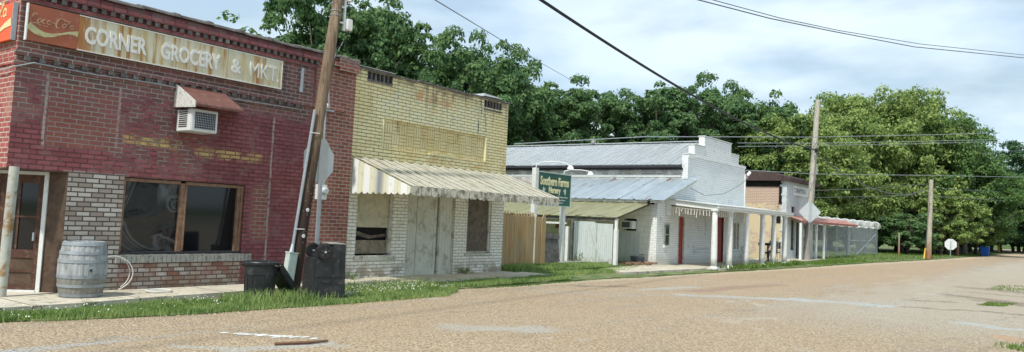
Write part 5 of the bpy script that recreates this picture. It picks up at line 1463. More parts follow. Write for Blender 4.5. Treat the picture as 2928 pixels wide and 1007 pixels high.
# porch: roof, beams, six tapered columns
YP = 10.36
bm = bmesh.new()
prism(bm, [(YP-0.14, 2.285), (12.295, 2.50), (12.295, 2.53), (YP-0.14, 2.315)], 'x', 26.22, 35.2)
por = obj('porch_roof', bm, 'pale_corrugated', wb)
obj('porch_ceiling', B((26.46, 35.05, YP+0.10, 12.29, 2.225, 2.24)), 'dirty_white', por)
obj('porch_beam', B((26.30, 35.10, YP-0.06, YP+0.09, 2.13, 2.28), (26.26, 35.15, YP-0.12, YP-0.061, 2.20, 2.283)), 'white_paint', por)
bm = bmesh.new(); prism(bm, [(YP+0.091, 2.14), (12.29, 2.30), (12.29, 2.49), (YP+0.091, 2.30)], 'x', 26.30, 26.44)
obj('side_beam', bm, 'white_paint', por)
obj('side_stub', B((26.33, 26.41, 12.12, 12.29, 1.90, 2.29)), 'white_paint', por)
colx = [26.2, 27.68, 29.45, 31.3, 32.75, 34.25]
bm = bmesh.new()
lathe(bm, [(0.105, 0.10), (0.112, 0.4), (0.108, 1.0), (0.095, 1.7), (0.085, 2.0)], 20)
col_me = bpy.data.meshes.new('column'); bmesh.ops.recalc_face_normals(bm, faces=bm.faces); bm.to_mesh(col_me); bm.free()
bm = bmesh.new(); quad_box(bm, -0.155, 0.155, -0.155, 0.155, 0.0, 0.05); lathe(bm, [(0.145, 0.051), (0.15, 0.07), (0.125, 0.099)], 20)
bas_me = bpy.data.meshes.new('column_base'); bmesh.ops.recalc_face_normals(bm, faces=bm.faces); bm.to_mesh(bas_me); bm.free()
bm = bmesh.new(); quad_box(bm, -0.125, 0.125, -0.10, 0.10, 2.055, 2.088); lathe(bm, [(0.084, 2.001), (0.11, 2.03), (0.115, 2.054)], 20); lathe(bm, [(0.09, 1.93), (0.098, 1.945), (0.09, 1.96)], 20)
cap_me = bpy.data.meshes.new('column_capital'); bmesh.ops.recalc_face_normals(bm, faces=bm.faces); bm.to_mesh(cap_me); bm.free()
for i, cx_ in enumerate(colx):
    c0 = mobj('column', col_me, 'white_paint', por); c0.location = Vector((cx_, YP, 0.045))-wloc(por)
    if i == 0:
        for p in col_me.polygons: p.use_smooth = True
    mobj('column_base', bas_me, 'white_paint', c0); mobj('column_capital', cap_me, 'white_paint', c0)
# icicle lights under the left end of the porch
il = bmesh.new(); rnd = random.Random(2)
tube(il, [(26.27, 12.1, 2.2), (26.27, 11.2, 2.13), (26.27, YP, 2.10)], 0.006, 5)
tube(il, [(26.3, YP-0.08, 2.12), (28.3, YP-0.08, 2.10)], 0.006, 5)
for k in range(16):
    t_ = k/15; y_ = 12.1-(12.1-YP)*t_; L = rnd.choice((0.12, 0.22, 0.3, 0.2))
    tube(il, [(26.27+rnd.uniform(-0.02, 0.02), y_, 2.2-0.1*t_), (26.27+rnd.uniform(-0.03, 0.03), y_+rnd.uniform(-0.03, 0.03), 2.2-0.1*t_-L)], [0.010, 0.020], 4)
for k in range(9):
    x_ = 26.4+k*0.2; L = rnd.choice((0.1, 0.18, 0.22)); tube(il, [(x_, YP-0.08, 2.11), (x_+rnd.uniform(-0.02, 0.02), YP-0.08, 2.11-L)], [0.008, 0.014], 4)
tag(obj('icicle_lights', il, 'hose_white', loc=(26.5, 11.3, 2.0)), 'strings of white icicle lights hanging at the left end of the porch', 'string lights', kind=None)
bm = bmesh.new(); tube(bm, [(28.3, 12.2, 3.0), (29.5, 12.1, 2.78), (31.5, 12.1, 2.95), (33.4, 12.15, 3.4), (34.6, 12.2, 3.8), (35.0, 12.25, 4.0)], 0.012, 5)
tag(obj('cable', bm, 'wire_grey', loc=(31, 12.1, 2.9)), 'slack cable looping across the white gable wall above the porch', 'cable')
sl_ = thing('security_light', 'white twin floodlight on the right corner of the white gable', 'light', (34.7, 12.2, 3.85))
obj('bracket', B((34.602, 34.9, 12.28, 12.34, 3.85, 3.91)), 'white_metal', sl_)
for dx, dz in ((0.18, 0.08), (0.34, 0.16)):
    bm = bmesh.new(); lathe(bm, [(0.03, 0), (0.06, 0.05), (0.075, 0.14), (0.02, 0.145)], 12, T=Matrix.Translation((34.6+dx, 12.25, 3.88+dz)) @ Matrix.Rotation(R(60), 4, 'Y')); obj('lamp_head', bm, 'white_lamp', sl_, smooth=True)

# ------------------------------------------------------------------ third building
tb = thing('ruined_shop', 'small old shop with white front and peach plastered brick side behind the grey pole', 'building', (40.6, 12.2, 0))
bm = bmesh.new()
wallgrid(bm, 'x', 40.6, 45.6, 0.0, 4.10, 12.2, 12.4, [(41.35, 42.05, 0.5, 2.85), (42.35, 43.3, 0.05, 2.0), (43.7, 44.6, 0.4, 1.9)])
obj('front_wall', bm, 'old_white_stucco', tb)
bm = bmesh.new(); quad_box(bm, 40.6, 40.8, 12.401, 24.0, 0.0, 3.80); obj('side_wall', bm, 'plastered_peach_brick', tb)
bm = bmesh.new(); rnd = random.Random(7); z = 0.0
while z < 4.05:
    quad_box(bm, 40.575-rnd.uniform(0, 0.02), 40.6, 12.203, 12.40+rnd.uniform(0.0, 0.16), z, z+0.11); z += 0.115
obj('ragged_edge', bm, 'old_white_stucco', tb)
obj('charred_band', B((40.55, 40.6, 12.62, 20, 3.80, 4.08), (40.56, 40.6, 12.45, 12.6, 2.9, 4.0), (40.57, 40.6, 12.5, 12.75, 1.9, 2.5)), 'char', tb)
bm = bmesh.new(); prism(bm, [(12.05, 4.10), (12.0, 4.28), (13.2, 4.62), (21.0, 4.62), (21.0, 4.10)], 'x', 40.35, 45.9)
obj('roof', bm, 'brown_roof', tb)
obj('roof_fascia', B((40.3, 45.95, 11.93, 12.04, 4.08, 4.28)), 'brown_roof', tb)
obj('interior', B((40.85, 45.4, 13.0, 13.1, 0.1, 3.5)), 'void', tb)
wn = obj('window', B((41.36, 41.42, 12.2, 12.26, 0.5, 2.85), (41.98, 42.04, 12.2, 12.26, 0.5, 2.85), (41.42, 41.98, 12.2, 12.26, 2.1, 2.2), (41.42, 41.98, 12.2, 12.26, 2.79, 2.85)), 'dirty_white', tb)
obj('window_pane', B((41.42, 41.98, 12.28, 12.29, 0.5, 2.85)), 'far_glass', wn)
obj('sign_board', B((41.5, 44.4, 12.14, 12.199, 3.40, 3.92)), 'white_paint', tb)
obj('lettering', text_bm('DINYSU', 0.26, 42.75, 3.68, 12.139, wide=2.1, bold=0.03, ext=0.01), 'sign_back', tb)
aw = bmesh.new(); prism(aw, [(12.19, 2.30), (11.45, 2.06), (11.45, 2.08), (12.19, 2.33)], 'x', 40.62, 53.0)
ra = obj('awning', aw, 'red_roof_metal', tb, label='long faded red sheet metal awning')
obj('fascia', B((40.62, 53.0, 11.42, 11.449, 1.96, 2.085)), 'red_trim', ra)
for x_ in (40.7, 43.6, 45.2): obj('awning_post', B((x_, x_+0.11, 11.46, 11.57, 0.0, 1.96)), 'white_paint', ra)
obj('awning_post', B((52.8, 52.86, 12.0, 12.06, 0.0, 2.1)), 'galv', ra)

# chain link compound with a coil of razor wire
cf = thing('chain_link_fence', 'chain link compound fence topped by a coil of razor wire beyond the red awning', 'fence', (54, 11.9, 0))
P0, P1, P2 = (45.4, 12.75), (64.6, 12.5), (67.5, 19.0)
bm = bmesh.new(); face(bm, [(P0[0], P0[1], 0.03), (P1[0], P1[1], 0.03), (P1[0], P1[1], 1.98), (P0[0], P0[1], 1.98)])
face(bm, [(P1[0], P1[1], 0.03), (P2[0], P2[1], 0.03), (P2[0], P2[1], 1.98), (P1[0], P1[1], 1.98)])
obj('mesh', bm, 'chain_link_mesh', cf, fix=False)
bm = bmesh.new(); tube(bm, [(P0[0], P0[1], 1.98), (P1[0], P1[1], 1.98), (P2[0], P2[1], 1.98)], 0.03, 6); tube(bm, [(56.1, 12.59, 1.02), (64.5, 12.5, 1.02)], 0.028, 6); tube(bm, [(58.2, 12.57, 0.1), (63.9, 12.5, 1.55)], 0.032, 6)
obj('rail', bm, 'galv', cf)
for x_, y_ in ((45.4, 12.75), (47.2, 12.72), (47.6, 12.72), (48.3, 12.71), (50.6, 12.68), (53.0, 12.65), (56.1, 12.61), (60.5, 12.55), (64.6, 12.5), (65.6, 14.7), (66.6, 16.9)):
    bm = bmesh.new(); tube(bm, [(x_, y_+0.04, 0.0), (x_, y_+0.04, 2.05)], 0.036, 6); obj('fence_post', bm, 'galv', cf)
bm = bmesh.new(); rnd = random.Random(3)
pts = []
nt = 74
for k in range(nt*10):
    t_ = k/(nt*10); x_ = 45.9+(64.6-45.9)*t_; a = 2*PI*k/10; r_ = 0.25+0.03*math.sin(k*0.7)
    pts.append((x_+rnd.uniform(-0.02, 0.02), 12.70-0.2*t_+r_*math.cos(a), 2.22+r_*math.sin(a)))
tube(bm, pts, 0.018, 4)
obj('razor_wire', bm, 'barbed', cf)
# tilted panel and pale can behind the mesh
bm = bmesh.new(); prism(bm, [(48.0, 1.05), (51.5, 1.25), (52.5, 1.65), (49.5, 1.65)], 'y', 14.0, 14.1)
tag(obj('metal_sheet', bm, 'grey_roof_metal', loc=(50, 14, 1.0)), 'tilted grey metal sheet propped up inside the chain link compound', 'metal sheet')

# diamond sign on a post, back to the viewer
dsn = thing('diamond_sign', 'blank pale back of a diamond road sign fixed behind the grey pole', 'sign', (41.6, 11.3, 0))
bm = bmesh.new(); prism(bm, [(0, -0.60), (0.60, 0), (0, 0.60), (-0.60, 0)], 'y', -0.004, 0.004); bmesh.ops.bevel(bm, geom=[e for e in bm.edges if e.calc_length() < 0.1], offset=0.05, segments=3, affect='EDGES')
T7 = Matrix.Translation((41.75, 11.35, 2.55)) @ Matrix.Rotation(R(-55), 4, 'Z')
for v in bm.verts: v.co = T7 @ v.co
obj('sign_plate', bm, 'sign_back_pale', dsn)
bm = bmesh.new(); tube(bm, [(41.76, 11.38, 0), (41.76, 11.38, 2.9)], 0.03, 6); obj('post', bm, 'galv', dsn)

# seated person and folding stove table under the end of the porch
fx, fy = 37.6, 11.9
gt = thing('grill_table', 'black folding camp table with crossed legs under the far porch end', 'table', (36.2, 11.7, 0.06))
bm = bmesh.new(); quad_box(bm, 35.55, 36.75, 11.45, 11.95, 0.80, 0.90); obj('table_top', bm, 'black_matte', gt)
for y_ in (11.5, 11.9):
    for a, b in (((35.6, 0.06), (36.7, 0.46)), ((36.7, 0.06), (35.6, 0.46))):
        bm = bmesh.new(); tube(bm, [(a[0], y_, a[1]), (b[0], y_, b[1])], 0.016, 5); obj('cross_brace', bm, 'black_matte', gt)
    for x_ in (35.6, 36.7):
        bm = bmesh.new(); tube(bm, [(x_, y_, 0.06), (x_, y_, 0.80)], 0.02, 5); obj('leg', bm, 'black_matte', gt)
obj('shelf', B((35.6, 36.7, 11.5, 11.9, 0.45, 0.48)), 'black_matte', gt)
chn = thing('folding_chair', 'dark folding chair on which the person sits by the camp table', 'chair', (37.9, 11.95, 0.06))
obj('seat', B((37.68, 38.12, 11.72, 12.16, 0.42, 0.45)), 'black_matte', chn)
obj('backrest', B((38.12, 38.15, 11.72, 12.16, 0.62, 0.92)), 'black_matte', chn)
for x_, y_, h in ((37.7, 11.74, 0.42), (37.7, 12.14, 0.42), (38.14, 11.74, 0.92), (38.14, 12.14, 0.92)):
    bm = bmesh.new(); tube(bm, [(x_, y_, 0.06), (x_, y_, h)], 0.013, 5); obj('leg', bm, 'black_matte', chn)
def skin_mesh(name, verts, edges, rad, sub=2, root=0):
    me = bpy.data.meshes.new(name); me.from_pydata(verts, edges, []); o = bpy.data.objects.new(name, me); COL.objects.link(o)
    m_ = o.modifiers.new('skin', 'SKIN'); m_.use_smooth_shade = True
    for i, r_ in enumerate(rad):
        o.data.skin_vertices[0].data[i].radius = (r_, r_) if not isinstance(r_, tuple) else r_
        o.data.skin_vertices[0].data[i].use_root = (i == root)
    s_ = o.modifiers.new('sub', 'SUBSURF'); s_.levels = sub
    dg_ = bpy.context.evaluated_depsgraph_get(); m2 = bpy.data.meshes.new_from_object(o.evaluated_get(dg_)); bpy.data.objects.remove(o); return m2
# sitting, facing -X (towards the table), forearms forward; local origin on the ground under the seat
V = []; E_ = []; RD = []
def add(p, r_, prev=None):
    V.append(p); RD.append(r_)
    if prev is not None: E_.append((prev, len(V)-1))
    return len(V)-1
pel = add((0, 0, 0.48), 0.13)
wst = add((0.02, 0, 0.64), 0.12, pel); cst = add((-0.03, 0, 0.84), (0.15, 0.12), wst); nk0 = add((-0.07, 0, 0.98), 0.075, cst); nk = add((-0.10, 0, 1.05), 0.05, nk0)
h1 = add((-0.13, 0, 1.12), 0.075, nk); h2 = add((-0.14, 0, 1.20), 0.088, h1); h3 = add((-0.13, 0, 1.26), 0.06, h2)
for s_ in (-1, 1):
    hp = add((-0.03, s_*0.10, 0.46), 0.09, pel); kn = add((-0.44, s_*0.13, 0.48), 0.062, hp); an = add((-0.46, s_*0.13, 0.10), 0.038, kn); he = add((-0.45, s_*0.13, 0.04), 0.035, an); to = add((-0.63, s_*0.14, 0.03), 0.03, he)
    sh = add((-0.05, s_*0.19, 0.93), 0.06, nk0); el = add((-0.13, s_*0.24, 0.67), 0.045, sh); wr = add((-0.38, s_*0.17, 0.66), 0.028, el); hd_ = add((-0.45, s_*0.15, 0.655), (0.038, 0.018), wr)
    for f in range(4): a1_ = add((-0.49, s_*0.15+(f-1.5)*0.02, 0.65), 0.009, hd_); a2_ = add((-0.525+0.004*abs(f-1), s_*0.15+(f-1.5)*0.021, 0.64), 0.008, a1_); add((-0.54, s_*0.15+(f-1.5)*0.021, 0.62), 0.007, a2_)
    th = add((-0.44, s_*0.11, 0.655), 0.010, hd_); add((-0.475, s_*0.10, 0.645), 0.009, th)
me = skin_mesh('person', V, E_, RD)
for i, k_ in enumerate(('grey_shirt', 'skin_dark', 'dark_jeans')): me.materials.append(MATS[k_])
for p in me.polygons:
    c = p.center
    p.material_index = 1 if (c.z > 1.02 or (c.x < -0.36 and c.z > 0.6)) else (2 if (c.z < 0.57) else 0)
per = mobj('person', me, None, loc=(37.92, 11.95, 0.0)); per.location = (37.92, 11.95, 0.0)
tag(per, 'seated person in a grey shirt leaning towards the camp table beyond the porch columns', 'person')
bm = bmesh.new(); bmesh.ops.create_uvsphere(bm, u_segments=16, v_segments=10, radius=0.108, matrix=Matrix.Translation((37.92-0.115, 11.95, 1.225)) @ Matrix.Diagonal((1.0, 0.9, 1.05, 1)))
bmesh.ops.delete(bm, geom=[v for v in bm.verts if v.co.x < 37.92-0.185 and v.co.z < 1.26 or v.co.z < 1.13], context='VERTS')
obj('hair', bm, 'hair_black', per, smooth=True)
bm = bmesh.new()
for s_ in (-1, 1): bmesh.ops.create_icosphere(bm, subdivisions=1, radius=0.012, matrix=Matrix.Translation((37.92-0.215, 11.95+s_*0.03, 1.20)))
obj('eyes', bm, 'hair_black', per)
# ------------------------------------------------------------------ far poles, signs and bin
def pole(name, label, p0, p1, r0_, r1_, mat, extra=None):
    t = thing(name, label, 'utility pole', (p0[0], p0[1], 0))
    bm = bmesh.new(); n = 12
    tube(bm, [Vector(p0).lerp(Vector(p1), k/n) for k in range(n+1)], [r0_+(r1_-r0_)*k/n for k in range(n+1)], 14)
    obj('pole', bm, mat, t, smooth=True)
    return t
p2 = pole('utility_pole', 'tall weathered grey utility pole leaning right behind the diamond sign', (41.84, 11.5, 0), (43.5, 11.5, 8.72), 0.19, 0.13, 'grey_pole_wood')
obj('conduit', B((43.02, 43.10, 11.36, 11.44, 4.6, 5.15)), 'white_metal', p2)
obj('clamp', B((42.55, 42.78, 11.25, 11.36, 5.78, 5.98)), 'cable', p2)
p3 = pole('utility_pole', 'short tan utility pole with a rust brown foot beyond the chain link compound', (59.5, 8.3, 0), (60.55, 8.3, 5.5), 0.17, 0.14, 'tan_pole_wood')
bm = bmesh.new(); tube(bm, [(58.9, 8.5, 0.0), (59.2, 8.45, 0.75)], 0.05, 6); obj('guy_guard', bm, 'yellow_plastic', p3)
bm = bmesh.new(); tube(bm, [(59.0, 8.45, 0.3), (60.5, 8.3, 5.3)], 0.01, 4); obj('guy_wire', bm, 'wire_grey', p3)
pole('utility_pole', 'thin mossy wooden pole behind the far octagonal sign', (77.5, 8.6, 0), (77.8, 8.6, 4.05), 0.15, 0.12, 'tan_pole_wood')
pole('utility_pole', 'stubby wooden post left of the blue bin', (90.5, 8.4, 0), (90.6, 8.4, 2.9), 0.14, 0.12, 'grey_pole_wood')
pole('utility_pole', 'thinnest and farthest pole at the end of the road', (131, 9.1, 0), (131.0, 9.1, 5.6), 0.16, 0.12, 'tan_pole_wood')
pole('utility_pole', 'bare thin stake just past the end of the chain link compound', (66.9, 11.4, 0), (66.95, 11.4, 1.75), 0.07, 0.06, 'tan_pole_wood')
fs = thing('far_road_sign', 'white back of an octagonal road sign at the far bend beyond the short tan pole', 'sign', (69.93, 8.2, 0))
bm = bmesh.new(); prism(bm, [(0.46*math.cos(R(22.5+45*k)), 0.46*math.sin(R(22.5+45*k))) for k in range(8)], 'y', -0.004, 0.004)
T8 = Matrix.Translation((69.93, 8.2, 1.02)) @ Matrix.Rotation(R(-70), 4, 'Z')
for v in bm.verts: v.co = T8 @ v.co
obj('sign_plate', bm, 'white_metal', fs)
bm = bmesh.new(); tube(bm, [(69.95, 8.22, 0), (69.95, 8.22, 1.3)], 0.035, 6); quad_box(bm, 69.86, 69.88, 8.16, 8.2, 0.72, 1.32); obj('post', bm, 'galv', fs)
bb = thing('blue_bin', 'bright blue wheeled bin at the far end of the verge', 'bin', (83.1, 7.0, 0))
bm = bmesh.new(); bmesh.ops.create_cube(bm, size=1, matrix=Matrix.Translation((83.1, 7.0, 0.42)) @ Matrix.Diagonal((0.7, 0.75, 0.78, 1)))
for v in bm.verts:
    if v.co.z < 0.2: v.co.x = 83.1+(v.co.x-83.1)*0.78; v.co.y = 7.0+(v.co.y-7.0)*0.78
bmesh.ops.bevel(bm, geom=bm.edges[:], offset=0.05, segments=2, affect='EDGES'); obj('body', bm, 'blue_bin', bb)
bm = bmesh.new(); quad_box(bm, 82.72, 83.5, 6.6, 7.42, 0.81, 0.87); bmesh.ops.bevel(bm, geom=bm.edges[:], offset=0.02, segments=2, affect='EDGES'); obj('lid', bm, 'blue_bin', bb)
for y_ in (6.66, 7.34):
    bm = bmesh.new(); tube(bm, [(83.38, y_-0.03, 0.12), (83.38, y_+0.03, 0.12)], 0.12, 12); obj('wheel', bm, 'black_rubber', bb)
bm = bmesh.new(); tube(bm, [(121.5, 8.6, 0), (121.5, 8.6, 0.95)], 0.11, 8); lathe(bm, [(0.13, 0.95), (0.12, 1.02), (0.05, 1.06)], 8, c=(121.5, 8.6, 0)); tag(obj('marker_post', bm, 'yellow_plastic', loc=(121.5, 8.6, 0)), 'small yellow marker post near the vanishing end of the road', 'marker post')
bm = bmesh.new(); tube(bm, [(84.9, 9.2, 0), (84.9, 9.2, 1.3)], 0.03, 6); quad_box(bm, 84.8, 84.95, 9.0, 9.4, 0.95, 1.3); tag(obj('small_sign', bm, 'tan_pole_wood', loc=(84.9, 9.2, 0)), 'small dull sign on a stake between the octagonal sign and the blue bin', 'sign')

# ------------------------------------------------------------------ wires
def wire(name, label, pts, r_, mat='wire_grey', sag=0.0, n=24, group=None):
    bm = bmesh.new(); P = []
    for a, b in zip(pts, pts[1:]):
        a, b = Vector(a), Vector(b)
        for k in range(n):
            t_ = k/n; q = a.lerp(b, t_); q.z -= sag*4*t_*(1-t_); P.append(q)
    P.append(Vector(pts[-1])); tube(bm, P, r_, 6)
    return tag(obj(name, bm, mat, loc=pts[0]), label, 'wire', group)

wire('power_line', 'thick black cable sweeping from the top of the picture down to the tall grey pole', [(-3.3, 7.0, 7.1), (42.66, 11.35, 5.9)], 0.034, 'cable', sag=1.0, n=48)
wire('service_wire', 'thin dark wire slanting across the sky above the yellow shop', [(8.55, 8.42, 5.11), (10.27, 9.51, 5.45), (19.9, 15.13, 7.25), (51.54, 30.72, 11.72)], 0.011, 'wire_grey', n=4)
wire('overhead_wire', 'lower of the two sagging wires in the sky at the upper right', [(17.13, 8.22, 7.3), (18.4, 7.84, 7.33), (21.86, 7.16, 7.6), (25.25, 6.19, 7.86), (31.62, 4.93, 8.58), (41.98, 1.17, 9.76)], 0.016, 'wire_grey', n=3)
wire('overhead_wire', 'upper of the two sagging wires in the sky at the upper right', [(17.49, 7.92, 7.38), (18.72, 7.59, 7.38), (22.14, 6.95, 7.65), (25.48, 6.11, 7.94), (31.84, 4.77, 8.72), (42.18, 1.18, 9.93)], 0.012, 'wire_grey', n=3)
wire('overhead_wire', 'topmost thin wire running along the trees past the tall grey pole', [(24.15, 17.8, 4.43), (28.59, 14.38, 5.12), (42.49, 11.45, 6.58), (54.48, 7.54, 7.96), (61.85, 4.31, 8.85)], 0.017, 'galv', n=4)
wire('overhead_wire', 'second thin wire running across the big yellow green tree', [(35.68, 13.06, 5.58), (42.49, 11.44, 6.25), (53.32, 8.54, 7.43), (61.85, 4.31, 8.39)], 0.014, 'galv', n=4)
wire('overhead_wire', 'third thin wire, close under the second, across the big yellow green tree', [(35.68, 13.06, 5.41), (42.78, 11.52, 6.15), (53.32, 8.54, 7.28), (61.85, 4.31, 8.25)], 0.014, 'galv', n=4)
wire('overhead_wire', 'long pale wire running level above the short tan pole to the right edge', [(35.35, 12.51, 4.25), (42.52, 11.33, 4.6), (59.44, 8.21, 5.74), (74.91, 3.59, 6.72), (79.97, 2.28, 7.04)], 0.016, 'galv', n=4)
wire('overhead_wire', 'upper thin wire from the tall grey pole to the top of the short tan pole', [(42.5, 11.4, 3.72), (48.98, 10.06, 4.2), (59.24, 8.18, 5.15)], 0.015, 'wire_grey', n=4)
wire('overhead_wire', 'lowest thin wire from the tall grey pole to the short tan pole', [(42.5, 11.4, 3.34), (48.98, 10.05, 3.74), (59.44, 8.2, 4.42)], 0.015, 'wire_grey', n=4)
wire('slack_cable', 'slack cable drooping between the tall grey pole and the short tan pole', [(42.51, 11.35, 5.78), (44.75, 10.63, 4.91), (48.0, 9.86, 4.25), (52.14, 9.5, 4.11), (56.29, 9.0, 4.24), (59.44, 8.21, 4.83)], 0.028, 'wire_grey', n=4)
wire('overhead_wire', 'upper dark wire from the short tan pole to the right edge', [(59.46, 8.04, 4.95), (69.58, 7.65, 5.33), (89.9, 4.31, 6.22), (94.96, 2.72, 6.44)], 0.018, 'wire_grey', n=4)
wire('overhead_wire', 'lower dark wire from the short tan pole to the right edge', [(59.46, 8.04, 4.3), (71.71, 6.42, 4.72), (89.9, 4.31, 5.37), (94.96, 2.72, 5.59)], 0.018, 'wire_grey', n=4)
wire('overhead_wire', 'short stretch of wire against the sky right of the big tree', [(59.76, 5.36, 7.22), (62.85, 4.38, 7.65), (67.92, 3.25, 8.22), (71.97, 2.04, 8.66)], 0.018, 'wire_grey', n=4)
wire('guy_wire', 'short guy wire slanting down from the clamp of the tall grey pole', [(42.6, 11.4, 5.6), (47.5, 12.4, 3.4)], 0.018, 'wire_grey', n=4)


# ------------------------------------------------------------------ trees
def tree_meshes(seed, Ht, Rc, base, nb, lpb, ls, spread=1.0, flat=1.0):
    """trunk mesh and crown mesh for a tree of height Ht and crown radius Rc, crown from z=base"""
    rs = np.random.RandomState(seed); rnd = random.Random(seed)
    cz, hz = (Ht+base)/2, (Ht-base)/2
    cen = []
    for i in range(nb):
        u_ = rs.uniform(-1, 1); a = rs.uniform(0, 2*PI); rad = rs.uniform(0.35, 1.0)**0.5*0.86
        # broad dome: wide in the lower half, rounded on top
        z = u_*rad
        w_ = math.sqrt(max(0.05, 1-(z if z > 0 else z*0.55)**2))
        rr_ = w_*rs.uniform(0.10, 1.0)**0.55*0.92*Rc*spread
        br_ = Rc*rs.uniform(0.07, 0.19)
        cen.append((rr_*math.cos(a), rr_*math.sin(a), cz+z*hz*0.9, br_))
    cen = np.array(cen)
    tot = []
    for c in cen:
        k = int(lpb*(c[3]/(Rc*0.15))**2)
        d = rs.normal(size=(k, 3)); d /= np.linalg.norm(d, axis=1)[:, None]
        d[:, 2] = np.where(d[:, 2] < -0.35, -d[:, 2]*0.6, d[:, 2])
        r_ = c[3]*(1-np.abs(rs.normal(size=k))*0.20)[:, None]*(1+0.35*rs.uniform(0, 1, size=(k, 1))**6)
        p = c[:3]+d*r_*np.array([1, 1, 0.68*flat])
        nrm = d*0.9+np.array([0, 0, 0.55])+rs.normal(size=(k, 3))*0.45
        nrm /= np.linalg.norm(nrm, axis=1)[:, None]
        tot.append(np.hstack([p, nrm]))
    A = np.vstack(tot); k = len(A); p, nrm = A[:, :3], A[:, 3:]
    t1 = np.cross(nrm, rs.normal(size=(k, 3))); t1 /= np.linalg.norm(t1, axis=1)[:, None]; t2 = np.cross(nrm, t1)
    s = ls*rs.uniform(0.6, 1.3, size=(k, 1))
    q = [p+t1*s, p+t2*s*0.55+nrm*s*0.12, p-t1*s, p-t2*s*0.55+nrm*s*0.12]
    vv = np.stack(q, 1).reshape(-1, 3); ff = np.arange(4*k).reshape(-1, 4)
    cme = bpy.data.meshes.new('crown'); cme.vertices.add(4*k); cme.vertices.foreach_set('co', vv.ravel())
    cme.loops.add(4*k); cme.loops.foreach_set('vertex_index', ff.ravel())
    cme.polygons.add(k); cme.polygons.foreach_set('loop_start', np.arange(k)*4); cme.update(calc_edges=True)
    bm = bmesh.new(); tr = Rc*0.055
    pts = [(0, 0, -0.2)]; x_ = y_ = 0
    for j in range(1, 9):
        x_ += rnd.uniform(-0.16, 0.16); y_ += rnd.uniform(-0.16, 0.16); pts.append((x_, y_, Ht*0.80*j/8))
    tube(bm, pts, [tr*(1.25 if j == 0 else 1-0.10*j) for j in range(9)], 8)
    for i in rnd.sample(range(nb), min(nb, 16)):
        c = cen[i]; f = min(0.85, max(0.15, (c[2]-Rc*0.45)/(Ht*0.8)*0.75)); j = f*8; a = Vector(pts[int(j)]).lerp(Vector(pts[min(8, int(j)+1)]), j-int(j)); b = Vector(c[:3])
        m1 = a.lerp(b, 0.5)+Vector((rnd.uniform(-.3, .3), rnd.uniform(-.3, .3), rnd.uniform(-0.2, 0.5)))
        tube(bm, [a, m1, b], [tr*0.42, tr*0.28, tr*0.08], 6)
    bmesh.ops.recalc_face_normals(bm, faces=bm.faces)
    tme = bpy.data.meshes.new('trunk'); bm.to_mesh(tme); bm.free()
    for pl in tme.polygons: pl.use_smooth = True
    return tme, cme
PROTO = {
    'a': tree_meshes(1, 16, 6.2, 2.5, 150, 175, 0.185), 'b': tree_meshes(2, 16, 5.4, 2.0, 140, 170, 0.185),
    'c': tree_meshes(3, 15, 7.0, 2.2, 170, 170, 0.19), 'big': tree_meshes(4, 17, 9.5, 0.4, 300, 170, 0.21),
    'low': tree_meshes(5, 7, 4.0, 0.1, 100, 95, 0.18), 'twig': tree_meshes(6, 12.5, 4.0, 9.0, 40, 22, 0.20),
}
def tree(kind, x, y, h, wd, leaf, label, group, rz, bark='bark', nm='tree', tilt=0):
    Hh = {'a': 16, 'b': 16, 'c': 15, 'big': 17, 'low': 7, 'twig': 12.5}[kind]
    t = thing(nm, label, 'tree' if kind != 'low' else 'shrub', (x, y, 0), group)
    t.rotation_euler = (0, 0, rz); t.scale = (wd, wd, h/Hh)
    tm, cm = PROTO[kind]
    for part, me, mt_ in (('trunk', tm, bark), ('crown', cm, leaf)):
        me2 = me
        o = bpy.data.objects.new(part, me2); COL.objects.link(o); o.parent = t
        if not me2.materials: me2.materials.append(MATS[mt_])
        o.material_slots[0].link = 'OBJECT'; o.material_slots[0].material = MATS[mt_]
    return t
tree('twig', 24.2, 39.6, 12.3, 0.9, 'leaf_mid', 'sparse treetop just peeping over the brick store parapet', None, 1.0)
G_='tree line behind the row of shops'
tree('a', 32.5, 40.4, 18.36, 0.80, 'leaf_deep', 'dark green broadleaf tree, first from the left along the tree line behind the shops', G_, 0.00, bark='bark')
tree('c', 35.6, 40.4, 18.56, 0.77, 'leaf_deep', 'dark green broadleaf tree, second from the left along the tree line behind the shops', G_, 1.70, bark='bark')
tree('b', 38.0, 42.5, 18.76, 0.82, 'leaf_deep', 'dark green broadleaf tree, third from the left along the tree line behind the shops', G_, 3.40, bark='bark')
tree('b', 39.56, 39.64, 17.63, 0.88, 'leaf_mid', 'dark green broadleaf tree, fourth from the left along the tree line behind the shops', G_, 5.10, bark='bark')
tree('a', 44.24, 40.53, 16.50, 0.85, 'leaf_deep', 'dark green broadleaf tree, fifth from the left along the tree line behind the shops', G_, 0.52, bark='bark')
tree('c', 41.36, 34.72, 15.71, 0.67, 'leaf_deep', 'dark green broadleaf tree, sixth from the left along the tree line behind the shops', G_, 2.22, bark='bark')
tree('c', 47.46, 36.71, 16.05, 0.72, 'leaf_deep', 'dark green broadleaf tree, seventh from the left along the tree line behind the shops', G_, 3.92, bark='bark')
tree('b', 53.52, 38.63, 15.59, 0.94, 'leaf_mid', 'dark green broadleaf tree, eighth from the left along the tree line behind the shops', G_, 5.62, bark='bark')
tree('a', 53.26, 35.49, 13.79, 0.74, 'leaf_deep', 'dark green broadleaf tree, ninth from the left along the tree line behind the shops', G_, 1.04, bark='pale_bark')
tree('a', 56.06, 34.84, 14.80, 0.80, 'leaf_deep', 'dark green broadleaf tree, tenth from the left along the tree line behind the shops', G_, 2.74, bark='bark')
tree('c', 60.77, 34.73, 14.69, 0.77, 'leaf_deep', 'dark green broadleaf tree, eleventh from the left along the tree line behind the shops', G_, 4.44, bark='bark')
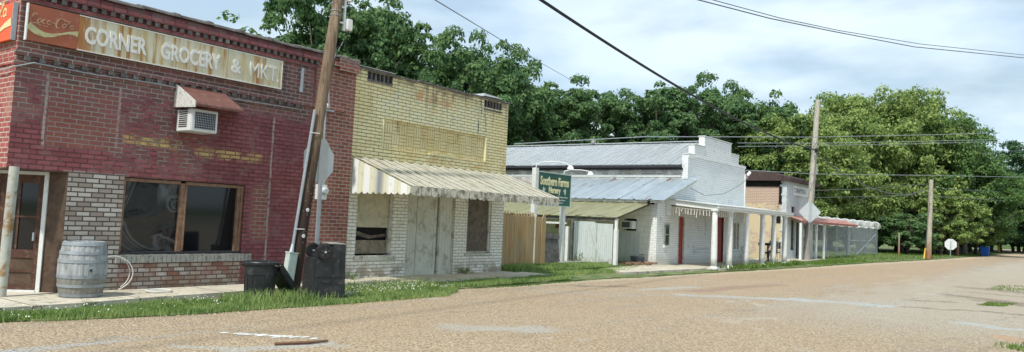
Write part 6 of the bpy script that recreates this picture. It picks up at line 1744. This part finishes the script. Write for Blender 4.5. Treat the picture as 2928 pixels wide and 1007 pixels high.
tree('b', 62.0, 32.5, 13.79, 0.82, 'leaf_mid', 'dark green broadleaf tree, twelfth from the left along the tree line behind the shops', G_, 6.14, bark='bark')
tree('b', 59.43, 28.71, 14.58, 0.88, 'leaf_deep', 'dark green broadleaf tree, thirteenth from the left along the tree line behind the shops', G_, 1.56, bark='bark')
tree('a', 62.17, 27.56, 15.71, 0.85, 'leaf_deep', 'dark green broadleaf tree, fourteenth from the left along the tree line behind the shops', G_, 3.26, bark='bark')
tree('c', 66.91, 26.58, 16.16, 0.67, 'leaf_deep', 'dark green broadleaf tree, fifteenth from the left along the tree line behind the shops', G_, 4.96, bark='bark')
tree('c', 69.77, 24.65, 15.59, 0.72, 'leaf_mid', 'dark green broadleaf tree, sixteenth from the left along the tree line behind the shops', G_, 0.38, bark='bark')
tree('b', 66.57, 21.64, 13.45, 0.94, 'leaf_deep', 'dark green broadleaf tree, seventeenth from the left along the tree line behind the shops', G_, 2.08, bark='bark')
tree('c', 50, 50, 11, 1.15, 'leaf_deep', 'low dark tree filling in behind the tree line, first of four from the left', 'trees in the second row behind the shops', 0.00)
tree('c', 62, 44, 10.5, 1.15, 'leaf_deep', 'low dark tree filling in behind the tree line, second of four from the left', 'trees in the second row behind the shops', 2.20)
tree('c', 72, 38, 10.5, 1.15, 'leaf_deep', 'low dark tree filling in behind the tree line, third of four from the left', 'trees in the second row behind the shops', 4.40)
tree('c', 80, 31, 10.5, 1.15, 'leaf_deep', 'low dark tree filling in behind the tree line, fourth of four from the left', 'trees in the second row behind the shops', 6.60)
tree('big', 66.5, 19.0, 12.2, 0.62, 'leaf_yellow', 'yellow green broad tree right beside the top of the tall grey pole', 'spreading trees beyond the compound', 0.00, bark='pale_bark')
tree('big', 73.0, 18.2, 13.6, 0.68, 'leaf_yellow', 'yellow green tree left of the highest crown beyond the chain link compound', 'spreading trees beyond the compound', 2.40, bark='pale_bark')
tree('big', 77.5, 16.4, 16.4, 0.72, 'leaf_yellow', 'left half of the highest yellow green crown beyond the compound', 'spreading trees beyond the compound', 4.80, bark='pale_bark')
tree('big', 82.0, 14.0, 17.0, 0.72, 'leaf_yellow', 'right half of the highest yellow green crown beyond the compound', 'spreading trees beyond the compound', 7.20, bark='pale_bark')
tree('big', 83.5, 11.4, 14.9, 0.64, 'leaf_mid', 'green tree sloping down to the right of the highest crown', 'spreading trees beyond the compound', 9.60, bark='pale_bark')
tree('big', 85, 8.9, 10.9, 0.6, 'leaf_mid', 'smaller rounded tree at the right shoulder of the big crowns', 'spreading trees beyond the compound', 12.00, bark='pale_bark')
tree('low', 75.5, 9.6, 6.6, 0.75, 'leaf_yellow', 'pale green bush hanging over the far octagonal sign', 'bushes along the far verge', 0.00, nm='bush')
tree('low', 80.5, 8.8, 6.2, 0.8, 'leaf_yellow', 'pale green bush above the blue bin', 'bushes along the far verge', 1.90, nm='bush')
tree('low', 71.5, 11.6, 3.9, 0.7, 'leaf_deep', 'low dark bush behind the thin stake', 'bushes along the far verge', 3.80, nm='bush')
tree('low', 72.0, 16.4, 4.2, 0.85, 'leaf_mid', 'bush behind the left part of the chain link compound', 'bushes along the far verge', 5.70, nm='bush')
tree('low', 71.5, 13.8, 3.4, 0.7, 'leaf_mid', 'bush behind the right part of the chain link compound', 'bushes along the far verge', 7.60, nm='bush')
tree('low', 78, 13.5, 4.6, 0.9, 'leaf_deep', 'dark bush right of the chain link compound', 'bushes along the far verge', 9.50, nm='bush')
tree('low', 84, 11.0, 5.5, 0.85, 'leaf_deep', 'dark bush behind the short tan pole', 'bushes along the far verge', 11.40, nm='bush')
tree('low', 77.5, 9.4, 5.4, 0.8, 'leaf_yellow', 'pale green bush between the short tan pole and the far octagonal sign', 'bushes along the far verge', 13.30, nm='bush')
tree('low', 88, 8.2, 5.8, 0.8, 'leaf_yellow', 'pale green bush right of and above the blue bin', 'bushes along the far verge', 15.20, nm='bush')
tree('low', 69, 19, 4.5, 0.9, 'leaf_mid', 'bush behind the middle of the chain link compound', 'bushes along the far verge', 17.10, nm='bush')
tree('low', 92, 9.5, 4.5, 0.8, 'leaf_deep', 'dark bush behind the blue bin', 'bushes along the far verge', 19.00, nm='bush')
tree('low', 98.0, 9.6, 5.0, 0.8, 'leaf_mid', 'light green bush right of the blue bin', 'bushes along the far verge', 20.90, nm='bush')
tree('low', 76.5, 10.6, 2.2, 0.45, 'leaf_yellow', 'small brownish shrub right of the far octagonal sign', 'bushes along the far verge', 22.80, nm='bush')
tree('low', 60, 19.5, 4.8, 0.9, 'leaf_deep', 'dark bush at the back of the compound', 'bushes along the far verge', 24.70, nm='bush')
tree('low', 64, 22, 5.0, 1.0, 'leaf_deep', 'largest dark bush behind the compound', 'bushes along the far verge', 26.60, nm='bush')
tree('a', 112, 11.5, 12.5, 0.9, 'leaf_blue', 'dark bluish green tree, first from the left at the far end of the road', 'trees closing the far end of the road', 0.00)
tree('b', 122, 8.5, 12.2, 0.8, 'leaf_blue', 'dark bluish green tree, second from the left at the far end of the road', 'trees closing the far end of the road', 1.30)
tree('c', 121, 5.0, 13.8, 0.85, 'leaf_blue', 'dark bluish green tree, third from the left at the far end of the road', 'trees closing the far end of the road', 2.60)
tree('a', 112, 3.8, 15.5, 0.9, 'leaf_blue', 'dark bluish green tree, fourth from the left at the far end of the road', 'trees closing the far end of the road', 3.90)
tree('b', 118, 1.0, 17, 1.0, 'leaf_blue', 'dark bluish green tree, fifth from the left at the far end of the road', 'trees closing the far end of the road', 5.20)
tree('c', 128, -4, 16, 0.9, 'leaf_blue', 'dark bluish green tree, sixth from the left at the far end of the road', 'trees closing the far end of the road', 6.50)
tree('a', 138, 6.5, 10, 1.0, 'leaf_blue', 'dark bluish green tree, seventh from the left at the far end of the road', 'trees closing the far end of the road', 7.80)
tree('low', 70, 24, 5.0, 1.16, 'leaf_deep', 'dark undergrowth bush under the trees, first from the left beyond the compound', 'undergrowth under the far trees', 0.00, nm='bush')
tree('low', 78, 21, 5.2, 1.18, 'leaf_deep', 'dark undergrowth bush under the trees, second from the left beyond the compound', 'undergrowth under the far trees', 1.10, nm='bush')
tree('low', 86, 18, 5.6, 1.02, 'leaf_deep', 'dark undergrowth bush under the trees, third from the left beyond the compound', 'undergrowth under the far trees', 2.20, nm='bush')
tree('low', 88, 14.5, 4.6, 1.25, 'leaf_deep', 'dark undergrowth bush under the trees, fourth from the left beyond the compound', 'undergrowth under the far trees', 3.30, nm='bush')
tree('low', 96, 13.5, 5.0, 1.07, 'leaf_deep', 'dark undergrowth bush under the trees, fifth from the left beyond the compound', 'undergrowth under the far trees', 4.40, nm='bush')
tree('low', 97, 11, 6.2, 1.14, 'leaf_deep', 'dark undergrowth bush under the trees, sixth from the left beyond the compound', 'undergrowth under the far trees', 5.50, nm='bush')
tree('low', 104, 10.5, 5.9, 1.14, 'leaf_deep', 'dark undergrowth bush under the trees, seventh from the left beyond the compound', 'undergrowth under the far trees', 6.60, nm='bush')
tree('low', 108, 9.2, 5.6, 1.05, 'leaf_deep', 'dark undergrowth bush under the trees, eighth from the left beyond the compound', 'undergrowth under the far trees', 7.70, nm='bush')
tree('low', 114, 9.8, 5.6, 1.26, 'leaf_deep', 'dark undergrowth bush under the trees, ninth from the left beyond the compound', 'undergrowth under the far trees', 8.80, nm='bush')
tree('low', 119, 9.4, 5.4, 1.22, 'leaf_deep', 'dark undergrowth bush under the trees, tenth from the left beyond the compound', 'undergrowth under the far trees', 9.90, nm='bush')
tree('low', 128, 10, 5.7, 1.02, 'leaf_deep', 'dark undergrowth bush under the trees, eleventh from the left beyond the compound', 'undergrowth under the far trees', 11.00, nm='bush')
tree('low', 133, 7, 5.8, 1.18, 'leaf_deep', 'dark undergrowth bush under the trees, twelfth from the left beyond the compound', 'undergrowth under the far trees', 12.10, nm='bush')
tree('low', 134, 3, 5.1, 1.01, 'leaf_deep', 'dark undergrowth bush under the trees, thirteenth from the left beyond the compound', 'undergrowth under the far trees', 13.20, nm='bush')
tree('low', 135, -1, 6.0, 1.14, 'leaf_deep', 'dark undergrowth bush under the trees, fourteenth from the left beyond the compound', 'undergrowth under the far trees', 14.30, nm='bush')
tree('low', 125, 11, 5.0, 1.0, 'leaf_blue', 'dark undergrowth bush, first from the left where the road vanishes', 'undergrowth at the far end of the road', 0.00, nm='bush')
tree('low', 130, 7.5, 5.0, 1.0, 'leaf_blue', 'dark undergrowth bush, second from the left where the road vanishes', 'undergrowth at the far end of the road', 1.10, nm='bush')
tree('low', 133, 4.0, 5.0, 1.0, 'leaf_blue', 'dark undergrowth bush, third from the left where the road vanishes', 'undergrowth at the far end of the road', 2.20, nm='bush')
tree('low', 130, 0.5, 5.0, 1.0, 'leaf_blue', 'dark undergrowth bush, fourth from the left where the road vanishes', 'undergrowth at the far end of the road', 3.30, nm='bush')
tree('c', 20.5, -26, 8.5, 0.8, 'leaf_deep', 'dark tree across the road, seen only as a reflection in the shop window', None, 0.4)
tree('b', 34, -38, 10.5, 0.9, 'leaf_deep', 'taller dark tree across the road behind the viewer', None, 1.4)

simple('road_gravel', (0.46, 0.38, 0.27), 0.9, var=0.4, scale=9)
# ------------------------------------------------------------------ grass, clover, weeds
def blades(name, label, regions, n, hgt, wid, mat, seed=1, z=0.03, lean=0.6, kind='stuff', cat='grass'):
    rs = np.random.RandomState(seed); P = []
    for (pts, frac) in regions:
        k = int(n*frac); X = []; poly = np.array(pts)
        mn, mx_ = poly.min(0), poly.max(0)
        got = 0
        while got < k:
            q = rs.uniform(mn, mx_, size=(k*2, 2)); ins = np.zeros(len(q), bool)
            for i in range(len(poly)):
                a, b = poly[i], poly[i-1]
                c_ = ((a[1] > q[:, 1]) != (b[1] > q[:, 1])) & (q[:, 0] < (b[0]-a[0])*(q[:, 1]-a[1])/(b[1]-a[1]+1e-9)+a[0])
                ins ^= c_
            # clumping
            f = np.sin(q[:, 0]*3.1+seed)*np.sin(q[:, 1]*5.3)+np.sin(q[:, 0]*7.7+2)*np.sin(q[:, 1]*9.1+1)*0.7
            f = f+0.8*np.sin(q[:, 0]*1.3+seed*2)*np.sin(q[:, 0]*0.47+q[:, 1]*2.2); ins &= rs.uniform(-1.5, 1.0, size=len(q)) < f
            X.append(q[ins]); got += ins.sum()
        P.append(np.vstack(X)[:k])
    P = np.vstack(P); k = len(P)
    hh = hgt*rs.uniform(0.35, 1.25, size=k)*(0.75+0.5*(np.sin(P[:, 0]*2.3)*np.sin(P[:, 1]*4.1+1)*0.5+0.5))
    a = rs.uniform(0, 2*PI, k); l = rs.uniform(0, lean, k)*hh; la = rs.uniform(0, 2*PI, k)
    dx, dy = np.cos(a)*wid, np.sin(a)*wid
    base = np.column_stack([P, np.full(k, z)])
    v0 = base+np.column_stack([dx, dy, 0*dx]); v1 = base-np.column_stack([dx, dy, 0*dx])
    mid = base+np.column_stack([np.cos(la)*l*0.35, np.sin(la)*l*0.35, hh*0.6]); m0 = mid+np.column_stack([dx*0.7, dy*0.7, 0*dx]); m1 = mid-np.column_stack([dx*0.7, dy*0.7, 0*dx])
    tip = base+np.column_stack([np.cos(la)*l, np.sin(la)*l, hh])
    vv = np.stack([v0, v1, m1, m0, tip], 1).reshape(-1, 3)
    i0 = np.arange(k)*5
    quads = np.column_stack([i0, i0+1, i0+2, i0+3]); tris = np.column_stack([i0+3, i0+2, i0+4])
    loops = np.concatenate([quads.ravel(), tris.ravel()])
    me = bpy.data.meshes.new(name); me.vertices.add(len(vv)); me.vertices.foreach_set('co', vv.ravel())
    me.loops.add(len(loops)); me.loops.foreach_set('vertex_index', loops)
    me.polygons.add(2*k); me.polygons.foreach_set('loop_start', np.concatenate([np.arange(k)*4, 4*k+np.arange(k)*3])); me.update(calc_edges=True)
    return tag(mobj(name, me, mat), label, cat, kind=kind)
vg = [(-1, 10.45), (3.9, 10.32), (5.07, 9.96), (6.82, 9.72), (8.74, 9.60), (10.95, 9.56), (11.8, 9.9), (12.2, 10.35), (11.6, 11.2), (9.5, 11.15), (7.8, 11.0), (5.2, 10.9), (-1, 10.95)]
blades('grass', 'bright green grass along the pavement in front of the brick store', [(vg, 0.93), ([(-1, 10.3), (3.9, 10.15), (5.07, 9.8), (6.82, 9.58), (8.74, 9.44), (10.95, 9.4), (11.9, 9.8), (11.5, 10.2), (10.95, 9.75), (8.74, 9.8), (5.07, 10.2), (-1, 10.7)], 0.07)], 42000, 0.072, 0.0055, 'grass_blade', 1, z=0.015)
blades('tall_grass', 'longer grass blades growing round the black bins', [([(6.9, 9.9), (9.3, 9.75), (9.4, 10.5), (7.0, 10.7)], 0.7), ([(9.6, 10.3), (12, 10.5), (12.1, 11.4), (9.6, 11.4)], 0.3)], 2600, 0.17, 0.006, 'grass_blade', 2, lean=0.9)
blades('edge_grass', 'strip of thin grass and moss along the pavement edge past the yellow shop', [([(12.1, 10.4), (17, 10.5), (17.5, 11.3), (12.1, 11.35)], 0.35), ([(16.7, 11.4), (21.5, 11.2), (25.2, 12.6), (22.5, 13.3), (16.7, 13.2)], 0.65)], 26000, 0.08, 0.008, 'grass_blade', 3, z=0.03)
blades('yard_grass', 'grass in front of the picket fence and corrugated screen', [([(16.7, 12.05), (22.0, 12.1), (22.7, 13.2), (16.7, 13.2)], 1.0)], 14000, 0.11, 0.008, 'grass_blade', 13, z=0.11)
blades('verge_grass', 'rough grass verge along the far side of the road', [([(36, 9.6), (45, 9.2), (45, 11.0), (38, 10.5)], 0.25), ([(45, 9.0), (76, 7.6), (100, 7.0), (100, 14), (60, 16), (46, 12)], 0.75)], 8000, 0.12, 0.02, 'weed_leaf', 4, z=0.02)
blades('column_weeds', 'weeds growing round the feet of the porch columns', [([(26.8, 10.0), (35.6, 9.75), (37.5, 10.8), (35.0, 10.6), (26.8, 10.5)], 1.0)], 1900, 0.15, 0.02, 'weed_leaf', 5, z=0.04, lean=1.0)
blades('shoulder_grass', 'thin green patches on the broken road shoulder at the right', [([(20.6, 1.9), (21.9, 1.75), (22.2, 1.2), (20.9, 1.4)], 0.45), ([(27.5, 2.3), (31.5, 2.1), (31, 1.1), (27.5, 1.2)], 0.35), ([(12.7, 1.0), (13.3, 1.0), (14.2, 0.3), (12.7, 0.4)], 0.2)], 1500, 0.05, 0.008, 'weed_leaf', 6, z=0.0)
blades('clover_leaves', 'low broad clover leaves mixed through the verge by the pavement', [([(3, 10.3), (7, 10.3), (12, 10.2), (12, 11.1), (8, 11.0), (3, 10.9)], 1.0)], 7000, 0.045, 0.014, 'weed_leaf', 17, z=0.015, lean=1.3)
# white clover heads scattered in the verge
bm = bmesh.new(); rnd = random.Random(21)
for k in range(300):
    x_ = rnd.uniform(3.5, 12.3); y_ = rnd.uniform(9.9, 11.2)
    if rnd.random() < 0.45: x_ = rnd.gauss(10.9, 0.7); y_ = rnd.uniform(10.3, 11.1)
    bmesh.ops.create_icosphere(bm, subdivisions=1, radius=rnd.uniform(0.007, 0.012), matrix=Matrix.Translation((x_, y_, rnd.uniform(0.07, 0.13))))
tag(obj('clover_flowers', bm, 'clover', fix=False), 'white clover flower heads dotted through the grass verge', 'flowers', kind='stuff')
# leafy weeds
def weed(x, y, z, h, r_, seed, label, leaf='weed_leaf', group=None, n=70, nm='weed'):
    rs = np.random.RandomState(seed); vv = []; ff = []
    for k in range(n):
        a = rs.uniform(0, 2*PI); t_ = rs.uniform(0.1, 1); rr_ = r_*rs.uniform(0.1, 1)*(1-0.4*t_)
        p = np.array([rr_*math.cos(a), rr_*math.sin(a), h*t_]); d = np.array([math.cos(a), math.sin(a), rs.uniform(-0.2, 0.7)]); d /= np.linalg.norm(d)
        s_ = np.cross(d, [0, 0, 1.0])+rs.normal(size=3)*0.3; s_ /= np.linalg.norm(s_); L = r_*0.30*rs.uniform(0.6, 1.3)
        i = len(vv); vv += [p, p+d*L*0.5+s_*L*0.25, p+d*L, p+d*L*0.5-s_*L*0.25]; ff.append((i, i+1, i+2, i+3))
    me = bpy.data.meshes.new('leaves'); me.from_pydata([tuple(q) for q in vv], [], ff)
    t = thing(nm, label, 'plant', (x, y, z), group)
    mobj('leaves', me, leaf, t)
    bm = bmesh.new()
    for k in range(5): a = k*1.3; tube(bm, [(0, 0, -0.02), (0.3*r_*math.cos(a), 0.3*r_*math.sin(a), h*0.5), (0.6*r_*math.cos(a), 0.6*r_*math.sin(a), h*0.85)], r_*0.03+0.002, 4)
    o = mobj('stems', None_me(bm), 'weed_leaf', t)
def None_me(bm):
    me = bpy.data.meshes.new('stems'); bm.to_mesh(me); bm.free(); return me
weed(38.3, 12.0, 0.05, 1.3, 0.22, 3, 'tall leafy vine against the brick pier beyond the porch columns', n=160)
weed(11.05, 12.15, 0.1, 0.14, 0.16, 4, 'low weed growing at the foot of the bare brick pier')
weed(14.75, 12.2, 0.1, 0.13, 0.2, 5, 'low weed at the foot of the yellow shop right of its door')
weed(34.2, 12.1, 0.05, 0.7, 0.25, 6, 'bushy weed in the right end corner of the white hall', n=120)
weed(22.9, 13.9, 0.1, 0.35, 0.25, 7, 'yellowish weed at the foot of the white yard post')
# broken brick and pale litter along the yard wall
bm = bmesh.new(); rnd = random.Random(5)
for k in range(26):
    T9 = Matrix.Translation((rnd.uniform(23.6, 25.5), rnd.uniform(12.2, 12.7), rnd.uniform(0.1, 0.14))) @ Matrix.Rotation(rnd.uniform(0, 3), 4, 'Z') @ Matrix.Rotation(rnd.uniform(-0.3, 0.3), 4, 'X')
    quad_box(bm, -0.1, 0.1, -0.05, 0.05, 0, 0.055, T=T9)
tag(obj('rubble', bm, 'brown_frame'), 'loose broken bricks lying along the foot of the cream wall', 'rubble', kind='stuff')
# stones and bits on the road
bm = bmesh.new(); rnd = random.Random(31)
for k in range(420):
    x_ = rnd.uniform(3, 22); y_ = rnd.uniform(1.5, 10.0)
    m_ = Matrix.Translation((x_, y_, 0.004)) @ Matrix.Rotation(rnd.uniform(0, 3), 4, 'Z') @ Matrix.Diagonal((1.3, 0.9, 0.55, 1))
    bmesh.ops.create_icosphere(bm, subdivisions=1, radius=rnd.uniform(0.006, 0.014), matrix=m_)
tag(obj('pebbles', bm, 'concrete_block', fix=False), 'loose pale stones scattered over the road', 'pebbles', kind='stuff')
bm = bmesh.new(); rnd = random.Random(77)
ex = [p[0] for p in edge[1:14]]; ey = [p[1] for p in edge[1:14]]
for k in range(1500):
    x_ = rnd.uniform(3, 26); y_ = float(np.interp(x_, ex, ey))-abs(rnd.gauss(0, 0.22))+0.05
    q_ = rnd.uniform(0.006, 0.016); a = rnd.uniform(0, 3)
    vs = [bm.verts.new((x_+q_*math.cos(a+t_)*rnd.uniform(.7, 1.2), y_+q_*math.sin(a+t_), 0.001)) for t_ in (0, 1.6, 3.1, 4.7)]; tp = bm.verts.new((x_, y_, q_*0.9))
    for i in range(4): bm.faces.new((vs[i], vs[(i+1) % 4], tp))
tag(obj('gravel', bm, 'road_gravel'), 'loose tan gravel gathered along the crumbling road edge', 'gravel', kind='stuff')
# worn paint and a brown stick on the road
bm = bmesh.new(); rnd = random.Random(14)
for k in range(46):
    q_ = rnd.gauss(0, 0.45); x_ = 5.73+q_*0.38; y_ = 7.73-q_*0.62+rnd.gauss(0, 0.05)
    m_ = rnd.uniform(0.02, 0.10); bm.faces.new([bm.verts.new((x_+m_*math.cos(t_)*rnd.uniform(0.8, 1.2), y_+m_*0.35*math.sin(t_)*rnd.uniform(0.7, 1.2), 0.004+k*0.00002)) for t_ in np.linspace(0, 2*PI, 7)[:-1]])
tag(obj('road_paint', bm, 'white_paint', fix=False), None, None, kind='structure')
bm = bmesh.new(); tube(bm, [(5.40, 7.12, 0.02), (5.72, 6.96, 0.022), (5.98, 6.93, 0.02)], [0.018, 0.020, 0.014], 6)
tag(obj('stick', bm, 'brown_streak', loc=(5.72, 6.96, 0.0)), 'long reddish brown stick lying on the road in the foreground', 'stick')
